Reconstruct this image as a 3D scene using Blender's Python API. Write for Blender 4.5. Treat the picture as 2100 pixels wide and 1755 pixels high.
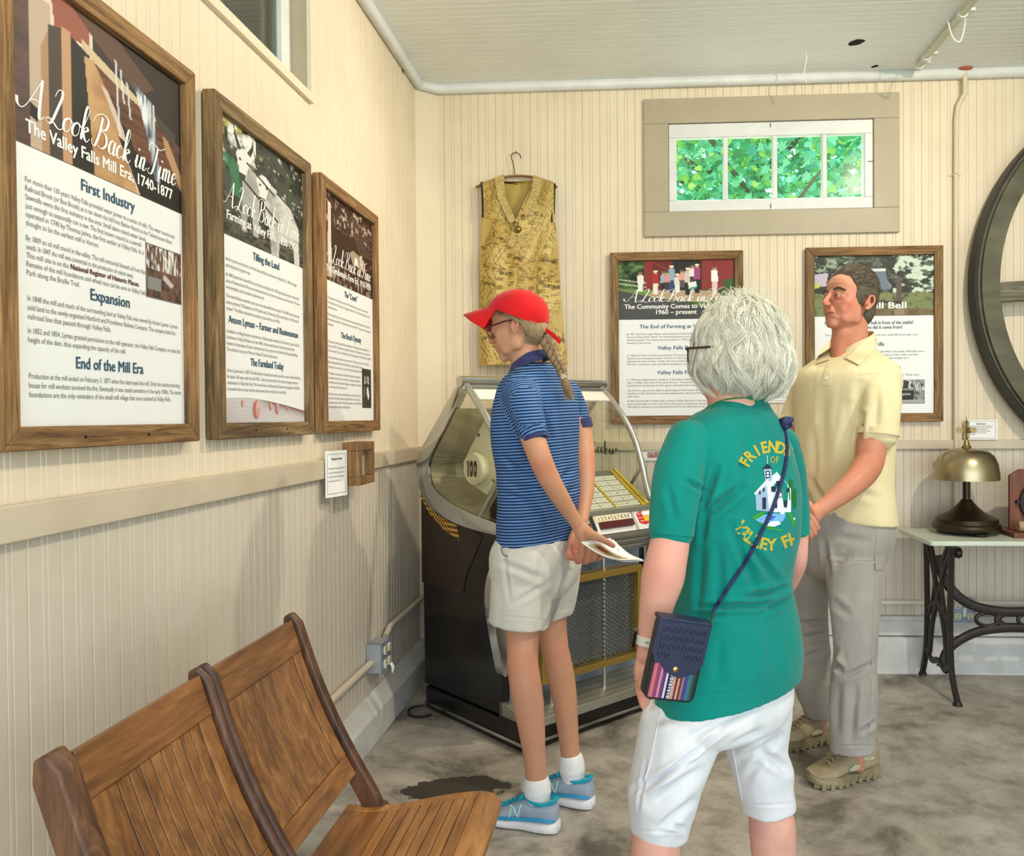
import bpy, bmesh, math, random
import numpy as np
from mathutils import Vector, Matrix, noise
from mathutils.bvhtree import BVHTree

for _o in list(bpy.data.objects): bpy.data.objects.remove(_o)
S = bpy.context.scene
COL = S.collection
V3 = Vector
PI = math.pi

# ---------------------------------------------------------------- camera
W_PX, H_PX = 2100.0, 1755.0
F_PX, CX, CY = 1700.0, 1200.0, 877.5          # the photo is a crop: principal point right of centre
CAM_H = 1.28
YAW, PITCH, ROLL = math.radians(3.267), math.radians(0.838), math.radians(-0.387)
cd = bpy.data.cameras.new('camera'); cam = bpy.data.objects.new('camera', cd); COL.objects.link(cam)
_f = V3((-math.sin(YAW), math.cos(YAW), 0)); _r = V3((math.cos(YAW), math.sin(YAW), 0)); _u = V3((0, 0, 1))
_f2 = _f*math.cos(PITCH) - _u*math.sin(PITCH); _u2 = _f*math.sin(PITCH) + _u*math.cos(PITCH)
R_ = _r*math.cos(ROLL) + _u2*math.sin(ROLL); U_ = _u2*math.cos(ROLL) - _r*math.sin(ROLL); F_ = _f2
cam.matrix_world = Matrix(((R_.x, U_.x, -F_.x, 0), (R_.y, U_.y, -F_.y, 0), (R_.z, U_.z, -F_.z, CAM_H), (0, 0, 0, 1)))
cd.sensor_fit = 'HORIZONTAL'; cd.sensor_width = 36.0
cd.lens = 36.0*F_PX/W_PX
cd.shift_x = (W_PX/2 - CX)/W_PX; cd.shift_y = 0.0
cd.clip_start = 0.05; cd.clip_end = 200
S.camera = cam
CAMP = V3((0, 0, CAM_H))

# ---------------------------------------------------------------- light and exposure
S.view_settings.view_transform = 'Standard'; S.view_settings.look = 'None'
S.view_settings.gamma = 1.0; S.view_settings.exposure = 0.08; S.view_settings.use_curve_mapping = False
wd = bpy.data.worlds.new('sky'); S.world = wd; wd.use_nodes = True
bg = wd.node_tree.nodes['Background']; bg.inputs[0].default_value = (0.80, 0.90, 1.0, 1); bg.inputs[1].default_value = 1.5
def light(name, kind, loc, target, energy, color, size=0.1, spot=None, blend=0.6, size_y=None):
    ld = bpy.data.lights.new(name, kind); ld.energy = energy; ld.color = color
    if kind == 'AREA':
        ld.size = size
        if size_y: ld.shape = 'RECTANGLE'; ld.size_y = size_y
    elif kind == 'SUN': ld.angle = size
    else: ld.shadow_soft_size = size
    if kind == 'SPOT': ld.spot_size = math.radians(spot); ld.spot_blend = blend
    o = bpy.data.objects.new(name, ld); COL.objects.link(o); o.location = loc
    d = V3(target) - V3(loc); o.rotation_euler = d.to_track_quat('-Z', 'Y').to_euler()
    return o
WARM = (1.0, 0.875, 0.69)
light('added_rear_daylight', 'AREA', (1.2, -2.4, 1.3), (1.2, 3, 1.5), 105, (0.82, 0.91, 1.0), 5.0, size_y=2.6)  # added area light behind the camera, standing in for assumed daylight; no doorway built
light('sun', 'SUN', (3, 12, 12), (0, 2.0, 0), 16.0, (1.0, 0.95, 0.86), 0.01)
light('assumed_spot_left_wall', 'SPOT', (0.75, 3.1, 2.86), (-1.07, 2.35, 1.35), 88, WARM, 0.03, 125, 0.9)  # ceiling lamp out of view, assumed from the shadows below the left panels
light('assumed_spot_back_wall', 'SPOT', (1.75, 1.75, 2.86), (0.5, 4.19, 1.45), 130, WARM, 0.03, 120, 0.9)  # unseen lamp, assumed from the shadows of the wheel, dress and pipe
light('assumed_spot_near', 'SPOT', (0.9, 0.6, 2.86), (-1.0, 1.7, 1.5), 70, WARM, 0.03, 120, 0.9)  # one more assumed, unseen ceiling lamp for the nearer left wall

# ---------------------------------------------------------------- pixel helpers (points of the photo onto real planes)
def ray(u, v): return F_ + R_*((u-CX)/F_PX) - U_*((v-CY)/F_PX)
def at(u, v, Y): d = ray(u, v); return CAMP + d*(Y/d.y)
def at_x(u, v, X): d = ray(u, v); return CAMP + d*(X/d.x)
def at_z(u, v, Z): d = ray(u, v); return CAMP + d*((Z-CAM_H)/d.z)
def at_p(u, v, p0, n): d = ray(u, v); return CAMP + d*((V3(p0)-CAMP).dot(n)/d.dot(n))

# ---------------------------------------------------------------- materials
def lin(c):
    c = c/255.0
    return c/12.92 if c <= 0.04045 else ((c+0.055)/1.055)**2.4
def rgb(r, g, b): return (lin(r), lin(g), lin(b), 1.0)
class NT:
    def __init__(s, name):
        s.m = bpy.data.materials.new(name); s.m.use_nodes = True; s.t = s.m.node_tree; s.n = s.t.nodes; s.l = s.t.links
        s.b = s.n['Principled BSDF']
    def add(s, t, **k):
        n = s.n.new(t)
        for a, v in k.items():
            if a.startswith('i_'):
                key = a[2:]; key = int(key) if key.isdigit() else key.replace('_', ' ')
                n.inputs[key].default_value = v
            else: setattr(n, a, v)
        return n
    def link(s, a, ao, b, bi): s.l.new(a.outputs[ao], b.inputs[bi])
MATS = {}
def mat(name, col, rough=0.6, metal=0.0, var=None, var_scale=6, stretch=(1, 1, 1), bump=0.0, bump_scale=60, spec=0.5, coat=0.0, sub=0.0, sheen=0.0, var_detail=5, lo=0.35, hi=0.65, aniso=0, bdist=0.002):
    if name in MATS: return MATS[name]
    k = NT(name); b = k.b
    b.inputs['Base Color'].default_value = col; b.inputs['Roughness'].default_value = rough; b.inputs['Metallic'].default_value = metal
    b.inputs['Specular IOR Level'].default_value = spec
    if coat: b.inputs['Coat Weight'].default_value = coat; b.inputs['Coat Roughness'].default_value = 0.08
    if sub: b.inputs['Subsurface Weight'].default_value = sub; b.inputs['Subsurface Radius'].default_value = (0.012, 0.005, 0.003)
    if sheen: b.inputs['Sheen Weight'].default_value = sheen
    tc = k.add('ShaderNodeTexCoord'); mp = k.add('ShaderNodeMapping'); mp.inputs['Scale'].default_value = stretch
    k.link(tc, 'Object', mp, 'Vector')
    if var:
        n = k.add('ShaderNodeTexNoise', i_Scale=var_scale, i_Detail=var_detail, i_Roughness=0.6); k.link(mp, 0, n, 'Vector')
        r = k.add('ShaderNodeValToRGB'); r.color_ramp.elements[0].position = lo; r.color_ramp.elements[1].position = hi
        r.color_ramp.elements[0].color = col; r.color_ramp.elements[1].color = var
        k.link(n, 'Fac', r, 0); k.link(r, 0, b, 'Base Color')
    if bump:
        n2 = k.add('ShaderNodeTexNoise', i_Scale=bump_scale, i_Detail=4.0); k.link(mp, 0, n2, 'Vector')
        bp = k.add('ShaderNodeBump', i_Strength=bump, i_Distance=bdist); k.link(n2, 'Fac', bp, 'Height'); k.link(bp, 0, b, 'Normal')
    MATS[name] = k.m
    return k.m
def attr_mat(name, attr='ink', rough=0.55, spec=0.3, bump=0, bump_scale=200, metal=0, sub=0, noise_amt=0.0, noise_scale=400):
    if name in MATS: return MATS[name]
    k = NT(name); a = k.add('ShaderNodeAttribute', attribute_name=attr)
    k.b.inputs['Roughness'].default_value = rough; k.b.inputs['Specular IOR Level'].default_value = spec; k.b.inputs['Metallic'].default_value = metal
    if sub: k.b.inputs['Subsurface Weight'].default_value = sub; k.b.inputs['Subsurface Radius'].default_value = (0.012, 0.005, 0.003); k.b.inputs['Subsurface Scale'].default_value = 1.0
    tc = k.add('ShaderNodeTexCoord')
    if noise_amt:
        n = k.add('ShaderNodeTexNoise', i_Scale=noise_scale, i_Detail=3.0); k.link(tc, 'Object', n, 'Vector')
        mr = k.add('ShaderNodeMapRange'); mr.inputs['From Min'].default_value = 0.3; mr.inputs['From Max'].default_value = 0.7
        mr.inputs['To Min'].default_value = 1-noise_amt; mr.inputs['To Max'].default_value = 1+noise_amt; k.link(n, 'Fac', mr, 0)
        mx = k.add('ShaderNodeMix', data_type='RGBA', blend_type='MULTIPLY'); mx.inputs['Factor'].default_value = 1
        k.link(a, 'Color', mx, 6); k.link(mr, 0, mx, 7); k.link(mx, 2, k.b, 'Base Color')
    else: k.link(a, 'Color', k.b, 'Base Color')
    if bump:
        n2 = k.add('ShaderNodeTexNoise', i_Scale=bump_scale, i_Detail=4.0); k.link(tc, 'Object', n2, 'Vector')
        bp = k.add('ShaderNodeBump', i_Strength=bump, i_Distance=0.002); k.link(n2, 'Fac', bp, 'Height'); k.link(bp, 0, k.b, 'Normal')
    MATS[name] = k.m
    return k.m
def glass_mat(name, tint=(1, 1, 1, 1), rough=0.02, alpha=0.12):
    if name in MATS: return MATS[name]
    k = NT(name); out = k.n['Material Output']
    tr = k.add('ShaderNodeBsdfTransparent'); tr.inputs[0].default_value = tint
    gl = k.add('ShaderNodeBsdfGlossy'); gl.inputs['Roughness'].default_value = rough
    fr = k.add('ShaderNodeLayerWeight', i_Blend=0.5); mx = k.add('ShaderNodeMixShader')
    pw = k.add('ShaderNodeMath', operation='POWER'); pw.inputs[1].default_value = 4.0; k.link(fr, 'Facing', pw, 0)
    ma = k.add('ShaderNodeMath', operation='MULTIPLY_ADD'); ma.inputs[1].default_value = 0.9; ma.inputs[2].default_value = 0.05
    k.link(pw, 0, ma, 0); k.link(ma, 0, mx, 0); k.link(tr, 0, mx, 1); k.link(gl, 0, mx, 2); k.link(mx, 0, out, 'Surface')
    MATS[name] = k.m
    return k.m
def wood_mat(name, c1, c2, c3, axis=0, scale=14, rough=0.6, stretch=14, bump=0.3, coat=0.0):
    """streaky grain running along an axis of the object"""
    if name in MATS: return MATS[name]
    k = NT(name); tc = k.add('ShaderNodeTexCoord'); mp = k.add('ShaderNodeMapping')
    s = [stretch]*3; s[axis] = 1.0; mp.inputs['Scale'].default_value = s; k.link(tc, 'Object', mp, 'Vector')
    n = k.add('ShaderNodeTexNoise', i_Scale=scale/4, i_Detail=8.0, i_Roughness=0.7, i_Distortion=0.6); k.link(mp, 0, n, 'Vector')
    r = k.add('ShaderNodeValToRGB'); e = r.color_ramp.elements
    e[0].position = 0.32; e[0].color = c1; e[1].position = 0.68; e[1].color = c3
    m_ = e.new(0.5); m_.color = c2
    k.link(n, 'Fac', r, 0)
    n2 = k.add('ShaderNodeTexNoise', i_Scale=3.0, i_Detail=3.0); k.link(tc, 'Object', n2, 'Vector')
    mr = k.add('ShaderNodeMapRange'); mr.inputs['From Min'].default_value = 0.3; mr.inputs['From Max'].default_value = 0.7
    mr.inputs['To Min'].default_value = 0.72; mr.inputs['To Max'].default_value = 1.2; k.link(n2, 'Fac', mr, 0)
    mx = k.add('ShaderNodeMix', data_type='RGBA', blend_type='MULTIPLY'); mx.inputs['Factor'].default_value = 1
    k.link(r, 0, mx, 6); k.link(mr, 0, mx, 7); k.link(mx, 2, k.b, 'Base Color')
    k.b.inputs['Roughness'].default_value = rough
    if coat: k.b.inputs['Coat Weight'].default_value = coat; k.b.inputs['Coat Roughness'].default_value = 0.2
    bp = k.add('ShaderNodeBump', i_Strength=bump, i_Distance=0.002); k.link(n, 'Fac', bp, 'Height'); k.link(bp, 0, k.b, 'Normal')
    MATS[name] = k.m
    return k.m

# ---------------------------------------------------------------- mesh helpers
class MB:
    def __init__(s): s.bm = bmesh.new()
    def face(s, pts, mi=0):
        f = s.bm.faces.new([s.bm.verts.new(p) for p in pts]); f.material_index = mi; return f
    def box(s, a, b, mi=0, mtx=None):
        (x0, y0, z0), (x1, y1, z1) = a, b
        c = [V3(p) for p in ((x0, y0, z0), (x1, y0, z0), (x1, y1, z0), (x0, y1, z0), (x0, y0, z1), (x1, y0, z1), (x1, y1, z1), (x0, y1, z1))]
        if mtx: c = [mtx @ p for p in c]
        v = [s.bm.verts.new(p) for p in c]
        for q in ((0, 3, 2, 1), (4, 5, 6, 7), (0, 1, 5, 4), (1, 2, 6, 5), (2, 3, 7, 6), (3, 0, 4, 7)):
            f = s.bm.faces.new([v[i] for i in q]); f.material_index = mi
    def loft(s, rings, cap=True, closed=True, mi=0):
        R = [[s.bm.verts.new(p) for p in r] for r in rings]
        n = len(R[0])
        for i in range(len(R)-1):
            for j in range(n if closed else n-1):
                k = (j+1) % n
                f = s.bm.faces.new((R[i][j], R[i][k], R[i+1][k], R[i+1][j])); f.material_index = mi
        if cap and closed:
            f = s.bm.faces.new(list(reversed(R[0]))); f.material_index = mi
            f = s.bm.faces.new(R[-1]); f.material_index = mi
        return R
    def tube(s, pts, r, seg=12, cap=True, mi=0, flat=1.0, up=None):
        pts = [V3(p) for p in pts]; n = len(pts)
        rr = r if isinstance(r, (list, tuple)) else [r]*n
        rings = []; prev = None
        for i, p in enumerate(pts):
            t = (pts[min(i+1, n-1)] - pts[max(i-1, 0)]).normalized()
            if prev is None:
                a = V3(up) if up else (V3((0, 0, 1)) if abs(t.z) < 0.9 else V3((1, 0, 0)))
                x = (a - t*a.dot(t)).normalized()
            else: x = (prev - t*prev.dot(t)).normalized()
            prev = x; y = t.cross(x)
            rings.append([p + x*(rr[i]*math.cos(2*PI*j/seg)) + y*(rr[i]*flat*math.sin(2*PI*j/seg)) for j in range(seg)])
        s.loft(rings, cap, mi=mi)
    def lathe(s, prof, c=(0, 0, 0), seg=32, axis='z', mi=0, mtx=None):
        c = V3(c); rings = []
        for (r, h) in prof:
            ring = []
            for j in range(seg):
                a = 2*PI*j/seg; x, y = r*math.cos(a), r*math.sin(a)
                p = V3((x, y, h)) if axis == 'z' else (V3((h, x, y)) if axis == 'x' else V3((y, h, x)))
                if mtx: p = mtx @ p
                ring.append(c + p)
            rings.append(ring)
        s.loft(rings, True, mi=mi)
    def prism(s, poly, a, b, fn, mi=0):
        """poly of 2-D points extruded from depth a to depth b; fn(x, y, d) -> point"""
        s.loft([[V3(fn(x, y, a)) for x, y in poly], [V3(fn(x, y, b)) for x, y in poly]], True, mi=mi)
    def build(s, name, m=None, parent=None, smooth=False, bevel=0, bseg=2, angle=40):
        bmesh.ops.recalc_face_normals(s.bm, faces=s.bm.faces)
        me = bpy.data.meshes.new(name); s.bm.to_mesh(me); s.bm.free()
        for x in (m if isinstance(m, (list, tuple)) else [m]):
            if x: me.materials.append(x)
        o = bpy.data.objects.new(name, me); COL.objects.link(o)
        if parent: o.parent = parent
        if smooth:
            for p in me.polygons: p.use_smooth = True
            if smooth != 'all':
                me.set_sharp_from_angle(angle=math.radians(angle))
        if bevel:
            bv = o.modifiers.new('bevel', 'BEVEL'); bv.width = bevel; bv.segments = bseg; bv.limit_method = 'ANGLE'; bv.angle_limit = math.radians(35)
            for p in me.polygons: p.use_smooth = True
            wn = o.modifiers.new('wn', 'WEIGHTED_NORMAL'); wn.keep_sharp = True
        return o
def tag(o, label=None, cat=None, group=None, kind=None):
    if label: o['label'] = label
    if cat: o['category'] = cat
    if group: o['group'] = group
    if kind: o['kind'] = kind
    return o
def thing(name, label, cat, loc=(0, 0, 0), group=None, rot=0):
    o = bpy.data.objects.new(name, None); COL.objects.link(o); o.location = loc; o.rotation_euler = (0, 0, rot); o.empty_display_size = 0.1
    return tag(o, label, cat, group)
def keep(o, parent):
    """parent a mesh that is already in world coordinates"""
    o.parent = parent; o.matrix_parent_inverse = Matrix.LocRotScale(parent.location, parent.rotation_euler, None).inverted(); return o
def structure(o): o['kind'] = 'structure'; return o
def crom(pts, n=6):
    """Catmull-Rom resample of points (tuples of any length)"""
    P = [np.array(p, float) for p in pts]; out = []
    for i in range(len(P)-1):
        p0, p1, p2, p3 = P[max(i-1, 0)], P[i], P[i+1], P[min(i+2, len(P)-1)]
        for k in range(n):
            t = k/n
            out.append(0.5*((2*p1)+(-p0+p2)*t+(2*p0-5*p1+4*p2-p3)*t*t+(-p0+3*p1-3*p2+p3)*t**3))
    out.append(P[-1]); return out
def evaluated(o):
    dg = bpy.context.evaluated_depsgraph_get(); dg.update()
    return bpy.data.meshes.new_from_object(o.evaluated_get(dg), preserve_all_data_layers=True, depsgraph=dg)

# ---------------------------------------------------------------- lettering
_TC = {}
def glyphs(s, bold=0.0):
    """2-D triangles of a line of text at size 1: verts, faces, width"""
    key = (s, bold)
    if key in _TC: return _TC[key]
    cu = bpy.data.curves.new('t', 'FONT'); cu.body = s; cu.resolution_u = 2; cu.offset = bold; cu.fill_mode = 'FRONT'
    o = bpy.data.objects.new('t', cu); COL.objects.link(o)
    me = evaluated(o)
    v = [(x.co.x, x.co.y) for x in me.vertices]; f = [tuple(p.vertices) for p in me.polygons]
    bpy.data.objects.remove(o); bpy.data.curves.remove(cu); bpy.data.meshes.remove(me)
    x0 = min((a for a, _ in v), default=0); x1 = max((a for a, _ in v), default=1)
    _TC[key] = (v, f, x0, x1); return _TC[key]
class Print:
    """flat printed matter laid on a plane: o + ex*x + ey*y, lifted off by ez"""
    def __init__(s, o, ex, ey, ez): s.o, s.ex, s.ey, s.ez = V3(o), V3(ex), V3(ey), V3(ez); s.v = []; s.f = []; s.c = []
    def P(s, x, y, h): return s.o + s.ex*x + s.ey*y + s.ez*h
    def text(s, t, x, y, h, col, width=None, align='l', bold=0.0, lift=0.0008, shear=0, fn=None):
        if bold > 0:                       # heavy letters: struck twice, a hair apart
            o = bold*h*.85
            for i, (dx, dy) in enumerate(((-o, -o*.4), (o, -o*.4), (-o*.3, o*.6), (o*.4, o*.6))): s.text(t, x+dx, y+dy, h, col, width, align, 0, lift+i*.00012, shear, fn)
            return
        v, f, x0, x1 = glyphs(t, 0); sc = h*1.0; sx = sc
        if width: sx = width/max(x1-x0, 1e-6)
        w = (x1-x0)*sx; dx = x - (0 if align == 'l' else w/2 if align == 'c' else w)
        b = len(s.v)
        for a, q in v:
            px, py = dx+(a-x0)*sx+q*sc*shear, y+q*sc
            if fn: px, py = fn(px, py)
            s.v.append(s.P(px, py, lift)); s.c.append(col)
        s.f += [tuple(i+b for i in q) for q in f]
    def poly(s, pts, col, lift=0.0004):
        b = len(s.v)
        for x, y in pts: s.v.append(s.P(x, y, lift)); s.c.append(col)
        s.f.append(tuple(range(b, b+len(pts))))
    def rect(s, x0, y0, x1, y1, col, lift=0.0004): s.poly([(x0, y0), (x1, y0), (x1, y1), (x0, y1)], col, lift)
    def frame(s, x0, y0, x1, y1, w, col, lift=0.0004):
        s.rect(x0, y0, x1, y0+w, col, lift); s.rect(x0, y1-w, x1, y1, col, lift); s.rect(x0, y0+w, x0+w, y1-w, col, lift); s.rect(x1-w, y0+w, x1, y1-w, col, lift)
    def ribbon(s, pts, wf, col, lift=0.0009):
        """calligraphic stroke: thick where the pen comes down"""
        q = crom(pts, 6); L = []; R = []
        for i in range(len(q)):
            d = q[min(i+1, len(q)-1)] - q[max(i-1, 0)]; n = np.hypot(*d)+1e-9; d = d/n
            w = wf*(0.28+0.9*max(0.0, -d[1])**1.5); nx, ny = -d[1]*w/2, d[0]*w/2
            L.append((q[i][0]+nx, q[i][1]+ny)); R.append((q[i][0]-nx, q[i][1]-ny))
        b = len(s.v)
        for (a, c) in zip(L, R):
            s.nr = getattr(s, 'nr', 0)+1; lf = lift+(s.nr % 400)*.0000025; s.v.append(s.P(a[0], a[1], lf)); s.v.append(s.P(c[0], c[1], lf)); s.c += [col, col]
        for i in range(len(L)-1): s.f.append((b+2*i, b+2*i+1, b+2*i+3, b+2*i+2))
    def image(s, x0, y0, x1, y1, img, lift=0.0003):
        """raster img[h][w][3] (linear, row 0 on top)"""
        h, w, _ = img.shape; b = len(s.v)
        for j in range(h):
            for i in range(w):
                s.v.append(s.P(x0+(x1-x0)*i/(w-1), y1-(y1-y0)*j/(h-1), lift)); c = img[j, i]; s.c.append((c[0], c[1], c[2], 1))
        for j in range(h-1):
            for i in range(w-1): a = b+j*w+i; s.f.append((a, a+w, a+w+1, a+1))
    def build(s, name, m, parent=None, thick=0):
        me = bpy.data.meshes.new(name); me.from_pydata([tuple(p) for p in s.v], [], s.f); me.update()
        at_ = me.color_attributes.new('ink', 'FLOAT_COLOR', 'POINT')
        at_.data.foreach_set('color', np.array(s.c, np.float32).ravel())
        me.materials.append(m); o = bpy.data.objects.new(name, me); COL.objects.link(o)
        if parent: keep(o, parent)
        return o
_SG = {
 'A': (0.62, [[(-.3, .3), (-.24, .12), (-.08, .08), (.1, .3), (.44, 1.02)], [(.44, 1.02), (.46, .5), (.5, .04), (.58, 0), (.68, .1)], [(.1, .36), (.3, .42), (.5, .38)]]),
 'L': (0.5, [[(.10, .78), (.18, .98), (.31, 1.03), (.35, .86), (.23, .45), (.1, .08), (-.03, 0), (-.11, .08), (-.01, .15), (.16, .08), (.36, -.03), (.5, .02), (.58, .15)]]),
 'B': (0.6, [[(.22, .92), (.16, .4), (.04, .03), (-.1, .05), (-.12, .17)], [(-.16, .66), (-.04, .9), (.24, 1.02), (.47, .9), (.41, .62), (.2, .52), (.43, .45), (.5, .2), (.34, .02), (.14, .06)]]),
 'T': (0.40, [[(-.2, .72), (-.14, .96), (.1, .98), (.36, .9), (.62, 1.04)], [(.26, .94), (.2, .5), (.1, .08), (-.04, 0), (-.14, .08), (-.06, .18)]]),
 'o': (0.34, [[(.2, .4), (.06, .3), (.03, .1), (.13, 0), (.26, .1), (.28, .3), (.2, .4), (.34, .32)]]),
 'k': (0.36, [[(0, .1), (.14, .5), (.24, .88), (.17, 1.0), (.1, .8), (.05, 0)], [(.06, .2), (.2, .4), (.27, .33), (.12, .21), (.2, .04), (.29, 0), (.38, .12)]]),
 'a': (0.38, [[(.27, .36), (.15, .4), (.04, .25), (.05, .05), (.14, 0), (.25, .16), (.29, .4), (.26, .1), (.3, 0), (.4, .12)]]),
 'c': (0.3, [[(.25, .31), (.17, .4), (.05, .28), (.04, .08), (.14, 0), (.32, .14)]]),
 'i': (0.22, [[(0, .12), (.1, .4), (.07, .07), (.13, 0), (.24, .12)], [(.13, .56), (.15, .6), (.14, .55)]]),
 'n': (0.36, [[(0, .12), (.08, .4), (.05, 0)], [(.05, .14), (.17, .4), (.24, .33), (.2, .05), (.27, 0), (.38, .12)]]),
 'm': (0.52, [[(0, .12), (.08, .4), (.05, 0)], [(.05, .14), (.17, .4), (.23, .33), (.19, 0)], [(.2, .14), (.32, .4), (.39, .33), (.36, .05), (.42, 0), (.54, .12)]]),
 'e': (0.3, [[(.02, .17), (.2, .25), (.24, .36), (.15, .4), (.05, .28), (.04, .08), (.14, 0), (.32, .14)]]),
 ' ': (0.22, [])}
def script_line(pr, s, x0, x1, y, h, col):
    adv = sum(_SG[c][0] for c in s); sx = (x1-x0)/adv; x = 0.0
    for c in s:
        a, st = _SG[c]
        for k in st: pr.ribbon([(x0+(x+px+py*0.22)*sx, y+py*h) for px, py in k], h*0.085, col)
        x += a
# ---------------------------------------------------------------- raster pictures
class Img:
    def __init__(s, w, h, c=(0, 0, 0)):
        s.w, s.h = w, h; s.a = np.zeros((h, w, 3)); s.a[:] = [lin(x) for x in c]
        yy, xx = np.mgrid[0:h, 0:w]; s.x = xx/(w-1.0); s.y = yy/(h-1.0)
    def mask(s, poly):
        m = np.zeros((s.h, s.w), bool); n = len(poly)
        for i in range(n):
            (x0, y0), (x1, y1) = poly[i], poly[(i+1) % n]
            if y0 == y1: continue
            c = ((y0 > s.y) != (y1 > s.y)) & (s.x < (x1-x0)*(s.y-y0)/(y1-y0)+x0); m ^= c
        return m
    def put(s, m, c, a=1.0): s.a[m] = s.a[m]*(1-a) + np.array([lin(x) for x in c])*a
    def poly(s, p, c, a=1.0): s.put(s.mask(p), c, a)
    def ell(s, cx, cy, rx, ry, c, a=1.0): s.put(((s.x-cx)/rx)**2+((s.y-cy)/ry)**2 < 1, c, a)
    def line(s, x0, y0, x1, y1, w, c, a=1.0):
        dx, dy = x1-x0, y1-y0; L = math.hypot(dx, dy)+1e-9; nx, ny = -dy/L*w/2, dx/L*w/2
        s.poly([(x0+nx, y0+ny), (x1+nx, y1+ny), (x1-nx, y1-ny), (x0-nx, y0-ny)], c, a)
    def noise(s, scale, seed, oct_=4, sx=1.0, sy=1.0):
        rs = np.random.RandomState(seed); out = np.zeros((s.h, s.w)); amp = 1.0; tot = 0
        for o in range(oct_):
            k = scale*2**o; gw, gh = max(2, int(k*sx)+2), max(2, int(k*sy*s.h/s.w)+2); g = rs.rand(gh, gw)
            fx = s.x*(gw-1.001); fy = s.y*(gh-1.001); ix = fx.astype(int); iy = fy.astype(int); tx = fx-ix; ty = fy-iy
            tx = tx*tx*(3-2*tx); ty = ty*ty*(3-2*ty)
            out += amp*((g[iy, ix]*(1-tx)+g[iy, ix+1]*tx)*(1-ty)+(g[iy+1, ix]*(1-tx)+g[iy+1, ix+1]*tx)*ty); tot += amp; amp *= 0.6
        return out/tot
    def mottle(s, m, c, n, lo, hi):
        t = np.clip((n-lo)/(hi-lo), 0, 1)[..., None]*m[..., None]; s.a = s.a*(1-t)+np.array([lin(x) for x in c])*t
    def all(s): return np.ones((s.h, s.w), bool)
# ================================================================ the room
XW, YB, ZC = -1.073, 4.189, 2.955
M_CREAM = mat('cream_paint', rgb(231, 217, 194), 0.55, var=rgb(223, 208, 184), var_scale=3, bump=0.15, bump_scale=25)
M_BEIGE = mat('beige_paint', rgb(213, 203, 187), 0.5, var=rgb(204, 193, 177), var_scale=3, bump=0.15, bump_scale=25)
M_BACKLOW = mat('pale_beige_paint', rgb(214, 203, 188), 0.5, var=rgb(206, 193, 176), var_scale=3, bump=0.15, bump_scale=25)
M_TAUPE = mat('taupe_trim_paint', rgb(176, 165, 142), 0.45, var=rgb(170, 158, 135), var_scale=5, bump=0.1, bump_scale=30)
M_RAIL = mat('rail_paint', rgb(207, 194, 172), 0.45, var=rgb(196, 181, 158), var_scale=5, bump=0.1, bump_scale=30)
M_WHITE = mat('white_trim_paint', rgb(226, 228, 228), 0.45, var=rgb(214, 216, 216), var_scale=8)
M_CEIL = mat('ceiling_paint', rgb(240, 242, 240), 0.5, var=rgb(234, 237, 234), var_scale=2)
M_CURB = mat('painted_concrete', rgb(216, 216, 214), 0.7, var=rgb(196, 195, 190), var_scale=7, bump=0.6, bump_scale=40)
M_DARK = mat('dark_void', rgb(12, 11, 10), 0.9)

def bead_profile(a0, a1, per=0.088, ph=0.0):
    pts = [(a0, 0.0)]
    k = math.floor((a0-ph)/per)-1
    while ph+k*per < a1+per:
        c = ph+k*per
        for (o, d) in ((-.0032, 0), (-.0009, -.0045), (.0009, -.0045), (.0032, 0),
                       (.0345, 0), (.0365, -.0028), (.0385, 0), (.0435, 0.0002), (.0485, 0), (.0505, -.0028), (.0525, 0)):
            if a0+1e-5 < c+o < a1-1e-5: pts.append((c+o, d))
        k += 1
    pts.append((a1, 0.0)); return pts
def bead_wall(mb, a0, a1, z0, z1, fn, mi=0, ph=0.0):
    pr = bead_profile(a0, a1, ph=ph)
    lo = [mb.bm.verts.new(fn(a, z0, d)) for a, d in pr]; hi = [mb.bm.verts.new(fn(a, z1, d)) for a, d in pr]
    for i in range(len(pr)-1):
        f = mb.bm.faces.new((lo[i], lo[i+1], hi[i+1], hi[i])); f.material_index = mi
fnB = lambda a, z, d: (a, YB-d, z)
fnL = lambda a, z, d: (XW+d, a, z)
RAIL = 1.105
# left wall: beige dado below the rail, cream above, a high window opening
m = MB()
bead_wall(m, -1.6, YB, 0, RAIL, fnL, 1); bead_wall(m, -1.6, YB, RAIL, 2.36, fnL, 0)
bead_wall(m, -1.6, 1.55, 2.36, ZC, fnL, 0); bead_wall(m, 2.715, YB, 2.36, ZC, fnL, 0); bead_wall(m, 1.55, 2.715, 2.90, ZC, fnL, 0)
structure(m.build('wall_left', [M_CREAM, M_BEIGE]))
m = MB()
bead_wall(m, XW, 4.2, 0, RAIL, fnB, 1, .02); bead_wall(m, XW, 4.2, RAIL, 2.295, fnB, 0, .02)
bead_wall(m, XW, .187, 2.295, 2.733, fnB, 0, .02); bead_wall(m, 1.193, 4.2, 2.295, 2.733, fnB, 0, .02); bead_wall(m, XW, 4.2, 2.733, ZC, fnB, 0, .02)
structure(m.build('wall_back', [M_CREAM, M_BACKLOW]))
m = MB(); m.box((4.2, 0.2, 0), (4.3, YB+.1, ZC)); structure(m.build('wall_right', M_CREAM))  # unseen side of the room, added to bounce light back in
m = MB(); bead_wall(m, -1.6, YB, XW-.0, 4.3, lambda a, z, d: (z, a, ZC-d), 0, .03); m.box((XW-.5, -1.6, ZC+.01), (4.4, YB+.4, ZC+.1)); structure(m.build('ceiling', M_CEIL))
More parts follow.
